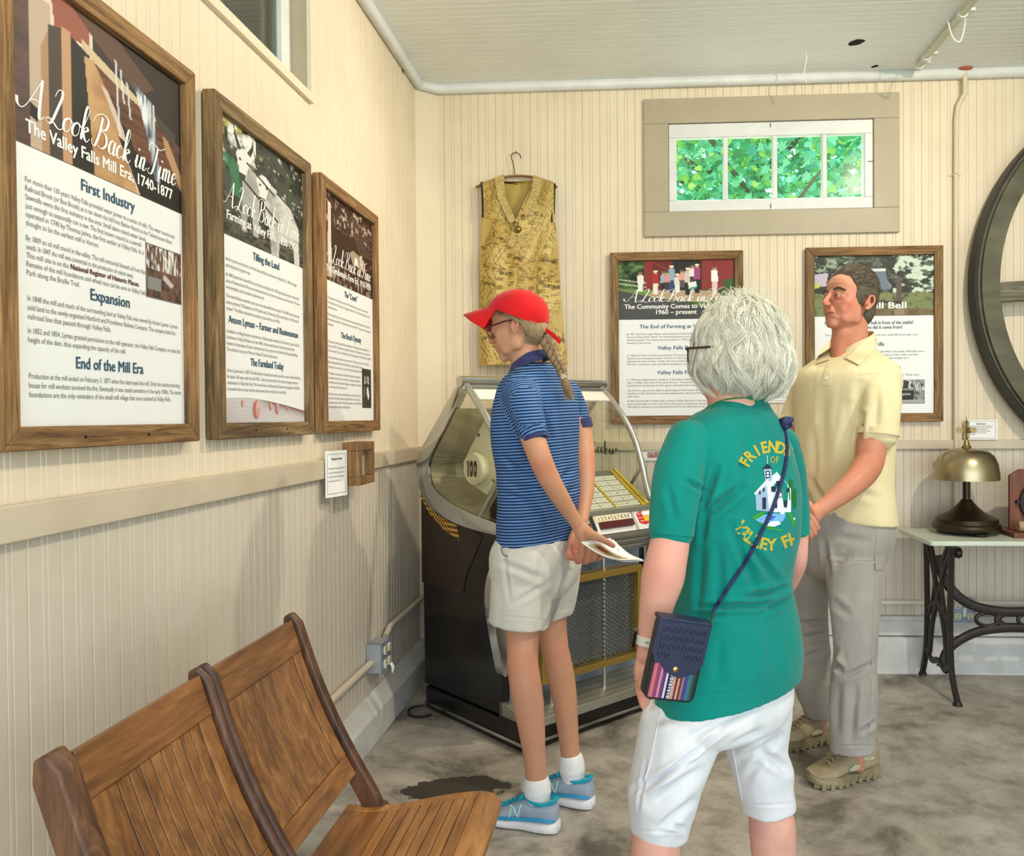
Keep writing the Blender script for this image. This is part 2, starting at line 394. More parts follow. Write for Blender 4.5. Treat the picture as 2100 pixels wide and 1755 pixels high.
# angled corner board
m = MB(); m.prism([(XW, 4.105), (-.975, YB), (XW, YB)], 0, ZC, lambda x, y, d: (x, y, d)); structure(m.build('trim_1', M_CREAM))
# quarter-round at the ceiling
def qround(pts, name):
    m = MB(); m.tube(pts, 0.026, 14); structure(m.build(name, M_WHITE, smooth=True))
qround([(XW+.02, -1.6, ZC-.018), (XW+.02, 4.10, ZC-.018), (-.97, YB-.02, ZC-.018), (4.2, YB-.02, ZC-.018)], 'trim_2')
# chair rails
m = MB(); m.box((XW, -1.6, 1.07), (XW+.022, 4.12, 1.135)); structure(m.build('trim_3', M_RAIL, bevel=.004))
m = MB(); m.box((-.975, YB-.02, 1.104), (4.2, YB, 1.149)); structure(m.build('trim_4', M_RAIL, bevel=.004))
# foot of the walls
m = MB(); m.prism([(XW, 0), (-1.01, 0), (-1.012, .112), (XW+.012, .165), (XW, .165)], -1.6, 4.12, lambda x, z, d: (x, d, z)); structure(m.build('baseboard_left', M_CURB, bevel=.004))
m = MB(); m.box((XW, YB-.05, 0), (4.2, YB, .18)); m.box((XW, YB-.03, .185), (4.2, YB, .262)); m.box((XW, YB-.04, .262), (4.2, YB, .282))
for x in (-.4, .45, 1.06, 1.83, 2.6): m.box((x, YB-.0515, 0), (x+.004, YB-.049, .178))
structure(m.build('baseboard_back', M_CURB, bevel=.003))
# floor: worn, stained concrete
k = NT('stained_concrete'); tc = k.add('ShaderNodeTexCoord')
n1 = k.add('ShaderNodeTexNoise', i_Scale=2.4, i_Detail=10.0, i_Roughness=0.68, i_Distortion=0.4); k.link(tc, 'Object', n1, 'Vector')
r1 = k.add('ShaderNodeValToRGB'); e = r1.color_ramp.elements
e[0].position = .36; e[0].color = rgb(112, 106, 98); e[1].position = .68; e[1].color = rgb(196, 192, 184)
for p_, c_ in ((.43, rgb(150, 143, 133)), (.50, rgb(170, 163, 153)), (.58, rgb(182, 176, 167))): q = e.new(p_); q.color = c_
k.link(n1, 'Fac', r1, 0)
n2 = k.add('ShaderNodeTexNoise', i_Scale=6.0, i_Detail=6.0, i_Roughness=0.7); k.link(tc, 'Object', n2, 'Vector')
r2 = k.add('ShaderNodeValToRGB'); r2.color_ramp.elements[0].position = .34; r2.color_ramp.elements[0].color = rgb(136, 122, 108); r2.color_ramp.elements[1].position = .52; r2.color_ramp.elements[1].color = (1, 1, 1, 1)
k.link(n2, 'Fac', r2, 0)
mx = k.add('ShaderNodeMix', data_type='RGBA', blend_type='MULTIPLY'); mx.inputs['Factor'].default_value = .5; k.link(r1, 0, mx, 6); k.link(r2, 0, mx, 7)
# one dark damp patch beside the chairs: distance to its middle, broken up by noise
mp = k.add('ShaderNodeMapping'); mp.inputs['Location'].default_value = (0.60*2.6, -2.80*4.2, 0); mp.inputs['Scale'].default_value = (2.6, 4.2, 1); k.link(tc, 'Object', mp, 'Vector')
ln = k.add('ShaderNodeVectorMath', operation='LENGTH'); k.link(mp, 0, ln, 0)
ad = k.add('ShaderNodeMath', operation='MULTIPLY_ADD'); ad.inputs[1].default_value = 1.1; k.link(n2, 'Fac', ad, 0); k.link(ln, 'Value', ad, 2)
r3 = k.add('ShaderNodeValToRGB'); r3.color_ramp.elements[0].position = .98; r3.color_ramp.elements[0].color = (1, 1, 1, 1); r3.color_ramp.elements[1].position = 1.06; r3.color_ramp.elements[1].color = (0, 0, 0, 1)
k.link(ad, 0, r3, 0)
mx2 = k.add('ShaderNodeMix', data_type='RGBA'); k.link(r3, 0, mx2, 'Factor'); k.link(mx, 2, mx2, 6); mx2.inputs[7].default_value = rgb(66, 61, 55); k.link(mx2, 2, k.b, 'Base Color')
mr = k.add('ShaderNodeMapRange'); mr.inputs['To Min'].default_value = .62; mr.inputs['To Max'].default_value = .35; k.link(n1, 'Fac', mr, 0); k.link(mr, 0, k.b, 'Roughness')
bp = k.add('ShaderNodeBump', i_Strength=.35, i_Distance=.004); k.link(n2, 'Fac', bp, 'Height'); k.link(bp, 0, k.b, 'Normal')
M_FLOOR = k.m
m = MB(); m.box((XW-.6, -1.6, -.1), (4.4, YB+.3, 0)); structure(m.build('floor', M_FLOOR))
m = MB(); m.box((-40, -40, -.25), (40, 40, -.15)); structure(m.build('ground', mat('outdoor_ground', rgb(140, 150, 120), .9, var=rgb(120, 140, 95), var_scale=.6)))

# ---- back window
W1 = structure(bpy.data.objects.new('window_1', None)); COL.objects.link(W1)
m = MB(); m.box((.066, YB-.022, 2.733), (1.317, YB, 2.857)); m.box((.066, YB-.022, 2.173), (1.317, YB, 2.295)); m.box((.066, YB-.0215, 2.295), (.187, YB, 2.733)); m.box((1.193, YB-.0215, 2.295), (1.317, YB, 2.733))
m.build('window_casing', M_TAUPE, W1, bevel=.003)
m = MB(); sx0, sx1, sz0, sz1 = .189, 1.191, 2.297, 2.731; px = [.228, .471, .714, .957, 1.152]; gz0, gz1 = 2.352, 2.664
m.box((sx0, YB-.012, sz0), (sx1, YB+.03, gz0)); m.box((sx0, YB-.012, gz1), (sx1, YB+.03, sz1)); m.box((sx0, YB-.012, gz0), (px[0], YB+.03, gz1)); m.box((px[4], YB-.012, gz0), (sx1, YB+.03, gz1))
for x in px[1:4]: m.box((x-.011, YB-.010, gz0), (x+.011, YB+.028, gz1))
m.build('window_sash', M_WHITE, W1, bevel=.003)
G = glass_mat('window_glass', (.93, .98, .96, 1))
for i in range(4):
    m = MB(); m.box((px[i]+.005, YB+.008, gz0-.003), (px[i+1]-.005, YB+.011, gz1+.003)); m.build('window_pane', G, W1)
m = MB()
for (x, z, l) in ((.69, 2.714, .02), (.69, 2.315, .025)): m.box((x, YB-.016, z-l/2), (x+.003, YB-.011, z+l/2))
m.box((1.166, YB-.016, 2.522), (1.19, YB-.011, 2.525)); m.build('nail', mat('rusty_nail', rgb(90, 80, 70), .5, .6), W1)
m = MB(); m.box((.187, YB+.0, 2.28), (1.193, YB+.2, 2.296)); m.box((.187, YB, 2.732), (1.193, YB+.2, 2.75)); m.box((.17, YB, 2.28), (.188, YB+.2, 2.75)); m.box((1.192, YB, 2.28), (1.21, YB+.2, 2.75)); m.build('window_reveal', M_WHITE, W1)
m = MB(); m.box((-3, YB+.2, -.1), (.17, YB+.24, 4)); m.box((1.21, YB+.2, -.1), (5, YB+.24, 4)); m.box((.17, YB+.2, -.1), (1.21, YB+.24, 2.28)); m.box((.17, YB+.2, 2.75), (1.21, YB+.24, 4)); structure(m.build('wall_outer', M_BEIGE))
# ---- left window, high up
W2 = structure(bpy.data.objects.new('window_2', None)); COL.objects.link(W2)
m = MB(); y0, y1, z0, z1 = 1.55, 2.715, 2.36, 2.90
m.box((XW-.075, y0, z0-.03), (XW+.016, y1+.022, z0)); m.box((XW-.001, y0-.02, z0), (XW+.016, y0, z1)); m.box((XW-.001, y1, z0), (XW+.016, y1+.022, z1+.02)); m.box((XW-.075, y0, z1), (XW+.016, y1+.022, z1+.03))
m.build('window_casing', M_CREAM, W2, bevel=.002)
m = MB(); m.box((XW-.075, y1, z0), (XW-.001, y1+.02, z1)); m.box((XW-.075, y0-.02, z0), (XW-.001, y0, z1)); m.build('window_reveal', M_TAUPE, W2)
m = MB(); xs = XW-.075
m.box((xs, y1-.07, z0), (xs+.022, y1, z1)); m.box((xs, y0, z0), (xs+.022, y0+.07, z1)); m.box((xs, y0+.07, z1-.07), (xs+.022, y1-.07, z1)); m.box((xs, y0+.07, z0), (xs+.022, y1-.07, z0+.012)); m.build('window_sash', M_WHITE, W2, bevel=.003)
m = MB(); m.box((xs+.003, y0+.07, z0+.012), (xs+.006, y1-.07, z1-.07)); m.build('window_pane', G, W2)
MS = mat('weathered_siding', rgb(96, 108, 102), .7, var=rgb(76, 90, 84), var_scale=4, stretch=(1, 3, 20))
sd = MB()
for i in range(16): sd.box((XW-.32, -1.5, 2.0+i*.085), (XW-.30-.012*(i % 2), 4.2, 2.082+i*.085))
sd.box((XW-.30, 2.50, 2.0), (XW-.22, 2.62, 3.4), 1)
structure(sd.build('siding', [MS, mat('dark_post', rgb(52, 54, 50), .8)]))
# ---- marks in the boards
def knot(name, p, r, n, label):
    m = MB(); n = V3(n); a = n.orthogonal().normalized(); b = n.cross(a); rs = random.Random(7)
    pts = [V3(p)+n*.0012+a*(r[0]*math.cos(t*PI/6)*(.8+.3*rs.random()))+b*(r[1]*math.sin(t*PI/6)*(.8+.3*rs.random())) for t in range(12)]
    m.loft([[q-n*.002 for q in pts], pts], True); structure(m.build(name, M_DARK))
kp = at_x(825, 143, XW); knot('wall_knot', kp, (.008, .022), (1, 0, 0), '')
cp = at_z(1756, 87, ZC); knot('ceiling_hole', cp, (.03, .04), (0, 0, -1), '')
cp = at_z(1794, 136, ZC); knot('ceiling_hole', cp, (.012, .02), (0, 0, -1), '')
# ================================================================ framed panels
INK = attr_mat('printed_ink', 'ink', .5, .25)
WH = rgb(240, 243, 244); PAPER = mat('panel_sheet', rgb(238, 240, 242), .42, spec=.4)
HB = rgb(52, 88, 112); TX = rgb(118, 116, 118); WT = rgb(250, 250, 248); MAR = rgb(96, 40, 46)
BARN = [wood_mat('barnwood_%d' % i, *c, axis=a, scale=22, rough=.75, stretch=18, bump=.9) for i, (c, a) in enumerate((
    ((rgb(80, 54, 30), rgb(136, 100, 60), rgb(176, 138, 92)), 1), ((rgb(80, 54, 30), rgb(136, 100, 60), rgb(176, 138, 92)), 2),
    ((rgb(64, 49, 31), rgb(118, 93, 60), rgb(158, 130, 90)), 1), ((rgb(64, 49, 31), rgb(118, 93, 60), rgb(158, 130, 90)), 2),
    ((rgb(80, 54, 30), rgb(136, 100, 60), rgb(174, 136, 90)), 0), ((rgb(74, 54, 32), rgb(128, 100, 64), rgb(168, 136, 92)), 2)))]
def panel(name, label, O, ex, ez, w, h, bw, mh, mv, paint, th=.034):
    """framed interpretive panel: O bottom-left of the frame on the wall, ex along, ez out of the wall"""
    O, ex, ez = V3(O), V3(ex), V3(ez); ey = V3((0, 0, 1))
    t = thing(name, label, 'framed panel', O, 'framed history panels')
    P = lambda x, y, d: O+ex*x+ey*y+ez*d
    def board(poly, mt, nm):
        m = MB(); m.prism(poly, 0.001, th, lambda x, y, d: P(x, y, d)); keep(m.build(nm, mt, bevel=.003), t)
    board([(0, 0), (w, 0), (w-bw, bw), (bw, bw)], mh, 'frame_rail'); board([(0, h), (bw, h-bw), (w-bw, h-bw), (w, h)], mh, 'frame_rail')
    board([(0, 0), (bw, bw), (bw, h-bw), (0, h)], mv, 'frame_stile'); board([(w, 0), (w, h), (w-bw, h-bw), (w-bw, bw)], mv, 'frame_stile')
    m = MB(); m.prism([(bw-.004, bw-.004), (w-bw+.004, bw-.004), (w-bw+.004, h-bw+.004), (bw-.004, h-bw+.004)], .004, .018, P); keep(m.build('printed_sheet', PAPER), t)
    for x in (w*.33, w*.66):
        m = MB(); m.lathe([(.0001, -.0008), (.0035, -.0008), (.0035, .0012), (.0001, .0014)], P(x, bw*.5, th), 10, mtx=Matrix(((ex.x, ey.x, ez.x), (ex.y, ey.y, ez.y), (ex.z, ey.z, ez.z)))); keep(m.build('frame_screw', M_DARK), t)
    pr = Print(P(bw, bw, .0185), ex, ey, ez); paint(pr, w-2*bw, h-2*bw)
    keep(pr.build('panel_print', INK), t)
    return t
def para(pr, lines, x, y, lh, h, wid, last=.6, col=TX):
    """lines of running text set in a column wid wide"""
    L = max(len(s) for s in lines)
    for i, s in enumerate(lines): pr.text(s, x, y-i*lh, h, col, width=wid*len(s)/L)
def head(pr, s, x, y, h, col=HB, wid=None): pr.text(s, x, y, h, col, width=wid, align='c', bold=.018)
def title(pr, w, y1, sub, y2, h2, x0=.06, x1=.94, h1=.046):
    script_line(pr, 'A Look Back in Time', x0*w+.01, x1*w, y1, h1, WT)
    for s, y, wd_ in sub: pr.text(s, w/2, y, h2, WT, width=w*wd_, align='c', bold=.03, lift=.0009)

def photo_mill():
    I = Img(170, 150, (94, 70, 66)); n = I.noise(6, 1, 5, 1, 6)
    I.mottle(I.all(), (70, 50, 48), n, .35, .75)
    I.poly([(0.1, 0), (.42, 0), (.42, .3), (.12, .3)], (226, 206, 190)); I.poly([(.2, 0), (.4, .0), (.4, .2), (.22, .22)], (150, 84, 66)); I.poly([(.1, .1), (.2, .1), (.2, 1), (.1, 1)], (190, 168, 150))
    I.poly([(.42, 0), (1, 0), (1, .5), (.42, .24)], (46, 38, 34)); I.poly([(.3, 0), (.55, 0), (.8, .18), (.7, .3), (.45, .14)], (92, 66, 52))
    I.poly([(.36, .17), (.9, .42), (.9, .48), (.36, .24)], (206, 184, 150))
    I.poly([(.40, .28), (.95, .45), (.95, .78), (.45, .62)], (112, 70, 48)); nn = I.noise(3, 2, 5, 1, 14); I.mottle(I.mask([(.40, .28), (.95, .45), (.95, .78), (.45, .62)]), (70, 42, 30), nn, .4, .7)
    I.poly([(.15, .38), (.19, .24), (.24, .19), (.24, 1), (.15, 1)], (172, 132, 100)); I.poly([(.185, .22), (.25, .19), (.25, 1), (.185, 1)], (66, 58, 52)); I.poly([(.25, .18), (.3, .18), (.3, 1), (.25, 1)], (190, 148, 112)); I.poly([(.3, .2), (.4, .25), (.41, 1), (.3, 1)], (30, 27, 24))
    p = [(.37, .27), (.42, .26), (.55, .5), (.62, .74), (.7, 1), (.42, 1)]; I.poly(p, (196, 156, 112)); I.mottle(I.mask(p), (168, 122, 80), I.noise(5, 3, 5), .4, .7)
    I.poly([(.46, .38), (.5, .4), (.6, .62), (.72, 1), (.68, 1), (.56, .62)], (206, 186, 176))
    I.poly([(.56, .66), (1, .83), (1, 1), (.7, 1)], (30, 26, 22)); I.poly([(.58, .56), (.62, .58), (.68, .76), (.64, .76)], (34, 26, 22))
    p = [(.66, .22), (.8, .3), (.82, .6), (.84, .84), (.8, .84), (.74, .52)]; I.poly(p, (76, 86, 108)); I.mottle(I.mask(p), (226, 230, 236), I.noise(26, 5, 3, 1.6, .2), .5, .68)
    for x, y0, y1 in ((.55, .16, .66), (.62, .26, .5), (.58, .2, .42)): I.line(x, y0, x+.02, y1, .012, (214, 220, 228), .8)
    I.poly([(.8, .34), (.95, .42), (.94, .5), (.82, .42)], (64, 62, 58)); I.poly([(.86, .48), (.9, .5), (1, .72), (1, .84), (.88, .6)], (176, 140, 104))
    I.poly([(.1, .74), (.135, .76), (.135, .84), (.1, .82)], (20, 18, 16)); return I.a
def photo_oxen():
    I = Img(150, 140, (70, 74, 66)); n = I.noise(9, 11, 5); I.mottle(I.all(), (34, 38, 32), n, .4, .62)
    I.mottle((I.y < .38) & (I.x < .4), (232, 234, 228), I.noise(7, 12, 4), .42, .56); I.mottle((I.y < .45) & (I.x < .5), (176, 168, 88), I.noise(8, 14, 4), .58, .7)
    I.mottle((I.y > .3) & (I.y < .62) & (I.x < .32), (58, 116, 84), I.noise(10, 15, 4), .38, .56)
    I.mottle(I.y > .62, (96, 92, 84), I.noise(22, 17, 4, 1, 1.6), .42, .6); I.mottle(I.y > .62, (52, 50, 46), I.noise(26, 18, 4, 1, 1.6), .52, .66)
    I.mottle((I.x > .55) & (I.y < .5), (190, 194, 186), I.noise(24, 19, 3), .66, .74)
    def ox(dx, dy, c, body):
        T = lambda p: [(dx+x, dy+y) for x, y in p]
        I.poly(T(body), c); I.mottle(I.mask(T(body)), (156, 156, 154), I.noise(9, 21, 4), .45, .72)
        I.poly(T([(.40, .28), (.44, .25), (.51, .25), (.57, .31), (.52, .36), (.50, .44), (.48, .53), (.41, .53), (.41, .42), (.38, .32)]), (226, 226, 222)); I.poly(T([(.41, .47), (.485, .47), (.475, .535), (.415, .535)]), (66, 62, 62)); I.ell(dx+.425, dy+.355, .012, .012, (50, 48, 48)); I.ell(dx+.505, dy+.355, .012, .012, (50, 48, 48))
        I.poly(T([(.41, .28), (.37, .2), (.355, .06), (.385, .16), (.44, .26)]), (58, 56, 56)); I.poly(T([(.50, .26), (.55, .18), (.575, .08), (.575, .2), (.54, .28)]), (58, 56, 56)); I.poly(T([(.55, .3), (.63, .31), (.62, .36), (.55, .34)]), (206, 206, 202))
    ox(-.20, -.08, (176, 176, 172), [(.45, .38), (.6, .40), (.64, .6), (.62, .98), (.56, .98), (.55, .74), (.5, .74), (.49, .98), (.43, .98)])
    ox(.02, .04, (204, 204, 200), [(.48, .40), (.56, .33), (.66, .36), (.82, .42), (.92, .58), (.93, .98), (.86, .98), (.84, .76), (.66, .80), (.64, 1.0), (.56, 1.0), (.53, .72), (.48, .6)])
    I.line(.26, .44, .66, .66, .022, (58, 54, 50)); I.line(.30, .27, .62, .42, .02, (70, 66, 62)); return I.a
def photo_estate():
    I = Img(110, 100, (60, 36, 30)); I.mottle(I.all(), (190, 168, 152), I.noise(24, 31, 4), .56, .7); I.mottle((I.y > .35), (56, 32, 26), I.noise(4, 32, 3), .2, .4)
    I.poly([(.1, .1), (.15, .1), (.16, .95), (.08, .95)], (216, 200, 188)); I.poly([(.5, .55), (.58, .5), (.8, .55), (.86, .72), (.56, .66)], (170, 146, 130)); I.poly([(.62, .58), (.66, .58), (.68, .66), (.62, .66)], (240, 230, 220)); I.poly([(.72, .52), (.76, .5), (.78, .68), (.74, .68)], (240, 230, 220))
    for i in range(14): I.line(.5+.04*i, .12, .72+.025*i, .5, .006, (150, 124, 110), .7)
    I.line(.72, .2, .78, .95, .01, (30, 18, 14)); I.mottle(I.y > .8, (168, 148, 134), I.noise(12, 33, 4, 3, 1), .55, .7); return I.a
def photo_barn():
    I = Img(170, 100, (58, 82, 46)); I.mottle(I.x < .25, (110, 140, 78), I.noise(16, 41, 4), .45, .65); I.mottle(I.x < .25, (30, 46, 26), I.noise(14, 42, 4), .5, .68)
    I.poly([(.22, 0), (1, 0), (1, .5), (.22, .5)], (138, 50, 46)); I.poly([(.29, 0), (.48, 0), (.48, .5), (.29, .5)], (108, 40, 38)); I.poly([(.47, 0), (.72, 0), (.72, .55), (.47, .55)], (38, 38, 38)); I.line(.3, .02, .46, .2, .012, (150, 64, 58)); I.poly([(.82, .0), (.83, 0), (.83, .5), (.82, .5)], (110, 40, 38))
    I.poly([(0, .46), (.3, .5), (.3, .62), (0, .56)], (112, 140, 72)); I.poly([(.3, .5), (.85, .52), (.9, .66), (.7, .72), (.24, .62)], (182, 160, 128)); I.poly([(0, .5), (.2, .58), (.42, .66), (.72, .78), (.78, 1), (0, 1)], (78, 78, 80)); I.poly([(.62, .76), (1, .58), (1, 1), (.78, 1)], (104, 128, 70)); I.poly([(.6, .75), (1, .9), (1, 1), (.2, 1)], (72, 72, 74))
    I.line(0, .31, .24, .38, .012, (226, 222, 212)); I.line(0, .38, .24, .45, .012, (226, 222, 212)); I.poly([(.9, .34), (1, .32), (1, .5), (.9, .52)], (62, 92, 52))
    for i, (x, y, h, top, leg) in enumerate(((.19, .22, .3, (236, 234, 230), (236, 234, 230)), (.32, .2, .38, (176, 46, 44), (232, 230, 226)), (.39, .22, .3, (150, 176, 190), (40, 40, 44)), (.46, .12, .44, (146, 170, 196), (58, 72, 120)), (.42, .22, .28, (206, 150, 150), (60, 60, 64)), (.51, .26, .28, (220, 220, 220), (230, 230, 230)), (.55, .2, .26, (226, 160, 152), (90, 84, 84)), (.6, .16, .44, (210, 200, 190), (40, 40, 40)), (.64, .12, .3, (230, 230, 230), (60, 60, 60)), (.68, .1, .48, (160, 74, 120), (36, 34, 36)), (.83, .15, .46, (244, 244, 242), (226, 196, 204)))):
        I.ell(x, y, .017, .032, (206, 160, 132)); I.ell(x, y-.02, .02, .018, (236, 230, 214) if i % 2 else (120, 100, 84)); I.poly([(x-.026, y+.03), (x+.026, y+.03), (x+.03, y+.03+h*.42), (x-.03, y+.03+h*.42)], top); I.poly([(x-.024, y+.03+h*.42), (x+.024, y+.03+h*.42), (x+.02, y+.03+h*.9), (x-.02, y+.03+h*.9)], leg)
    I.poly([(.6, .38), (.67, .36), (.68, .47), (.61, .5)], (232, 236, 232)); I.poly([(.61, .47), (.68, .44), (.68, .47), (.61, .5)], (70, 170, 160)); return I.a
def photo_bell():
    I = Img(150, 110, (52, 56, 48)); I.mottle(I.all(), (96, 108, 92), I.noise(16, 51, 4), .48, .64); I.mottle((I.x > .66) & (I.y < .62), (206, 220, 204), I.noise(14, 52, 3, 1, 1.3), .5, .6); I.mottle((I.x < .34) & (I.y < .35), (150, 168, 146), I.noise(22, 53, 3), .56, .66)
    I.poly([(0, .62), (1, .62), (1, 1), (0, 1)], (126, 136, 92)); I.mottle(I.y > .62, (98, 92, 70), I.noise(20, 54, 4, 1, 1), .45, .62); I.poly([(0, .3), (.12, .28), (.1, .5), (0, .5)], (196, 184, 206)); I.poly([(0, .46), (.05, .44), (.04, .52), (0, .54)], (196, 206, 90))
    I.line(.43, .28, .5, .18, .02, (84, 80, 80)); I.line(.5, .18, .62, .24, .02, (84, 80, 80)); I.line(.62, .24, .64, .32, .02, (84, 80, 80)); I.poly([(.5, .1), (.535, .04), (.57, .14), (.58, .17), (.48, .17)], (104, 100, 98))
    p = [(.47, .22), (.6, .22), (.61, .4), (.65, .5), (.64, .56), (.46, .56), (.44, .5), (.47, .4)]; I.poly(p, (112, 126, 142)); I.poly([(.47, .22), (.6, .22), (.6, .26), (.47, .26)], (224, 228, 230)); I.mottle(I.mask(p), (166, 180, 194), I.noise(4, 56, 3), .5, .7)
    I.poly([(.69, .34), (.73, .34), (.74, 1), (.68, 1)], (96, 86, 78)); I.poly([(.4, .74), (.74, .76), (.74, .8), (.4, .78)], (70, 60, 54)); I.line(.86, .48, .73, .74, .014, (74, 66, 60)); I.poly([(.68, .86), (.75, .86), (.76, 1), (.67, 1)], (186, 176, 160)); I.poly([(.36, .84), (1, .9), (1, 1), (.3, 1)], (120, 88, 72), .6); return I.a
def photo_small(seed, base, other, light, shapes=()):
    I = Img(46, 46, base); I.mottle(I.all(), other, I.noise(8, seed, 4), .4, .65); I.mottle(I.y < .45, light, I.noise(10, seed+1, 3, 3, .4), .5, .62)
    for p, c in shapes: I.poly(p, c)
    return I.a
def lay_mill(pr, w, h):
    pr.image(0, h*.618, w, h, photo_mill()); Y = lambda f: h*f
    title(pr, w, Y(.690), (('The Valley Falls Mill Era, 1740-1877', Y(.647), .85),), 0, .033, .05, .95, .07)
    head(pr, 'First Industry', w*.50, Y(.568), .032, wid=.17)
    para(pr, ['For more than 130 years Valley Falls provided water power to a series of mills. The water source was', 'Railroad Brook (or Box Brook) as it ran down the hill from Bolton Notch to the Tankerhoosen River.', 'Sawmills were the first industry in the area. Small dams raised water levels', 'just enough to seasonally run a saw. The first known record is a sawmill', 'operated in 1740 by Thomas Johns, the first settler at Valley Falls. It is', 'thought to be the earliest mill in Vernon.'], w*.07, Y(.537), .0151, .0138, w*.87)
    para(pr, ['By 1809 an oil mill stood in the valley. The mill extracted linseed oil from flax', 'seeds. In 1847 the mill was converted to the production of cotton warp.'], w*.07, Y(.409), .0151, .0138, w*.655)
    pr.text('This mill site is on the', w*.07, Y(.371), .0138, TX, width=w*.2); pr.text('National Register of Historic Places.', w*.28, Y(.371), .0138, MAR, width=w*.40, bold=.03)
    para(pr, ['Remains of the mill foundations and wheel race can be seen in Valley Falls', 'Park along the Braille Trail.'], w*.07, Y(.352), .0151, .0138, w*.655)
    pr.frame(w*.727, Y(.349), w*.987, Y(.498), .002, TX); pr.image(w*.731, Y(.352), w*.983, Y(.495), photo_small(61, (112, 84, 70), (70, 52, 46), (228, 224, 222), (([(.04, .62), (.42, .62), (.42, .86), (.04, .86)], (134, 134, 136)), ([(.5, .5), (.8, .66), (.7, .74), (.46, .6)], (190, 186, 180)), ([(.2, .86), (.24, .86), (.24, 1), (.2, 1)], (60, 46, 42)))))
    head(pr, 'Expansion', w*.50, Y(.308), .032, wid=.125)
    para(pr, ['In 1848 the mill and much of the surrounding land at Valley Falls was owned by Anson Lyman. Lyman', 'sold land to the newly-organized Hartford and Providence Railway Company. The company built the', 'railroad line that passed through Valley Falls.'], w*.072, Y(.277), .0160, .0140, w*.88)
    para(pr, ['In 1852 and 1854, Lyman granted permission to the mill operator, the Valley Falls Company, to raise the', 'height of the dam, thus expanding the capacity of the mill.'], w*.072, Y(.206), .0160, .0140, w*.90)
    head(pr, 'End of the Mill Era', w*.50, Y(.137), .032, wid=.215)
    para(pr, ['Production at the mill ended on February 3, 1877 when fire destroyed the mill. Only the nearby boarding', 'house for mill workers survived the fire. Eventually it was razed sometime in the early 1900s. The stone', 'foundations are the only reminders of the small mill village that once existed at Valley Falls.'], w*.072, Y(.106), .0163, .0140, w*.90)
def lay_farm(pr, w, h):
    pr.image(0, h*.618, w, h, photo_oxen()); Y = lambda f: h*f
    title(pr, w, Y(.715), (('Farming at Valley Falls, 1850-1950', Y(.672), .84),), 0, .033, .05, .94, .066)
    head(pr, 'Tilling the Land', w*.51, Y(.571), .030, wid=.17)
    para(pr, ['Anson Lyman was the first to till the land and build a farmhouse at Valley Falls. In 1836 he began', 'purchasing land to grow crops.'], w*.065, Y(.534), .0165, .0135, w*.84)
    para(pr, ['By 1860 Lyman had cleared 60 acres of land. According to the 1860 agricultural census, he owned 60', 'acres of improved land, 90 acres of unimproved land, two horses, three cows, and two oxen. The oxen', 'were probably used to break and plow the soil.'], w*.065, Y(.483), .0165, .0135, w*.88)
    para(pr, ['The cleared fields extended south into the valley behind the red barn. The 1860 census also says', 'Lyman produced "20 bushels corn, 90 bushels oats, 50 tons hay, 200 pounds butter and 100 pounds', 'cheese." The fields continued to produce crops until the mid 1950s.'], w*.065, Y(.413), .0165, .0135, w*.87)
    head(pr, 'Anson Lyman \u2013 Farmer and Businessman', w*.50, Y(.331), .028, wid=w*.83)
    para(pr, ['In addition to tilling the land, many farmers of that era also invested in local industry. Lyman built the', 'farmhouse on Valley Falls Road in the late 1840s. He also owned shares in the water-powered mills', 'located on the property. He later sold nine acres of his property to the Hartford & Providence Railway.', "The rail bed is now part of Vernon's Rails-to-Trails recreation area."], w*.065, Y(.297), .0158, .0135, w*.87)
    head(pr, 'The Farmland Today', w*.51, Y(.198), .030, wid=.215)
    para(pr, ['Anson Lyman died in 1870. The fields that he cleared continued to produce crops at Valley Falls Farm', 'for about 100 years until the mid-1950s. Today only about half of the cleared acreage remains as', 'meadowland in Valley Falls Park. The Vernon Parks and Recreation Department manages the old fields', 'to preserve them as open meadow and prevent further transition into woodland.'], w*.065, Y(.168), .0160, .0135, w*.88)
    RD = rgb(150, 92, 88); GR = rgb(120, 104, 104)
    for i in range(22):
        t = i/21.0; pr.ribbon([(0, Y(.078-.078*t)), (w*.3, Y(.08-.095*t+.004)), (w*.65, Y(.068-.075*t*t)), (w, Y(.042-.055*t*t*t))], .003, RD if i % 3 else GR, .0004)
    for x, y, r in ((.37, .045, .022), (.62, .05, .014), (.54, .058, .01), (.22, .066, .008), (.75, .05, .006)):
        pr.poly([(w*x+r*math.cos(a*PI/8), Y(y)+r*1.2*math.sin(a*PI/8)) for a in range(16)], rgb(196, 120, 112), .0006); pr.poly([(w*x+r*.4+r*.6*math.cos(a*PI/8), Y(y)+r*1.1*math.sin(a*PI/8)) for a in range(16)], rgb(222, 176, 168), .0008)
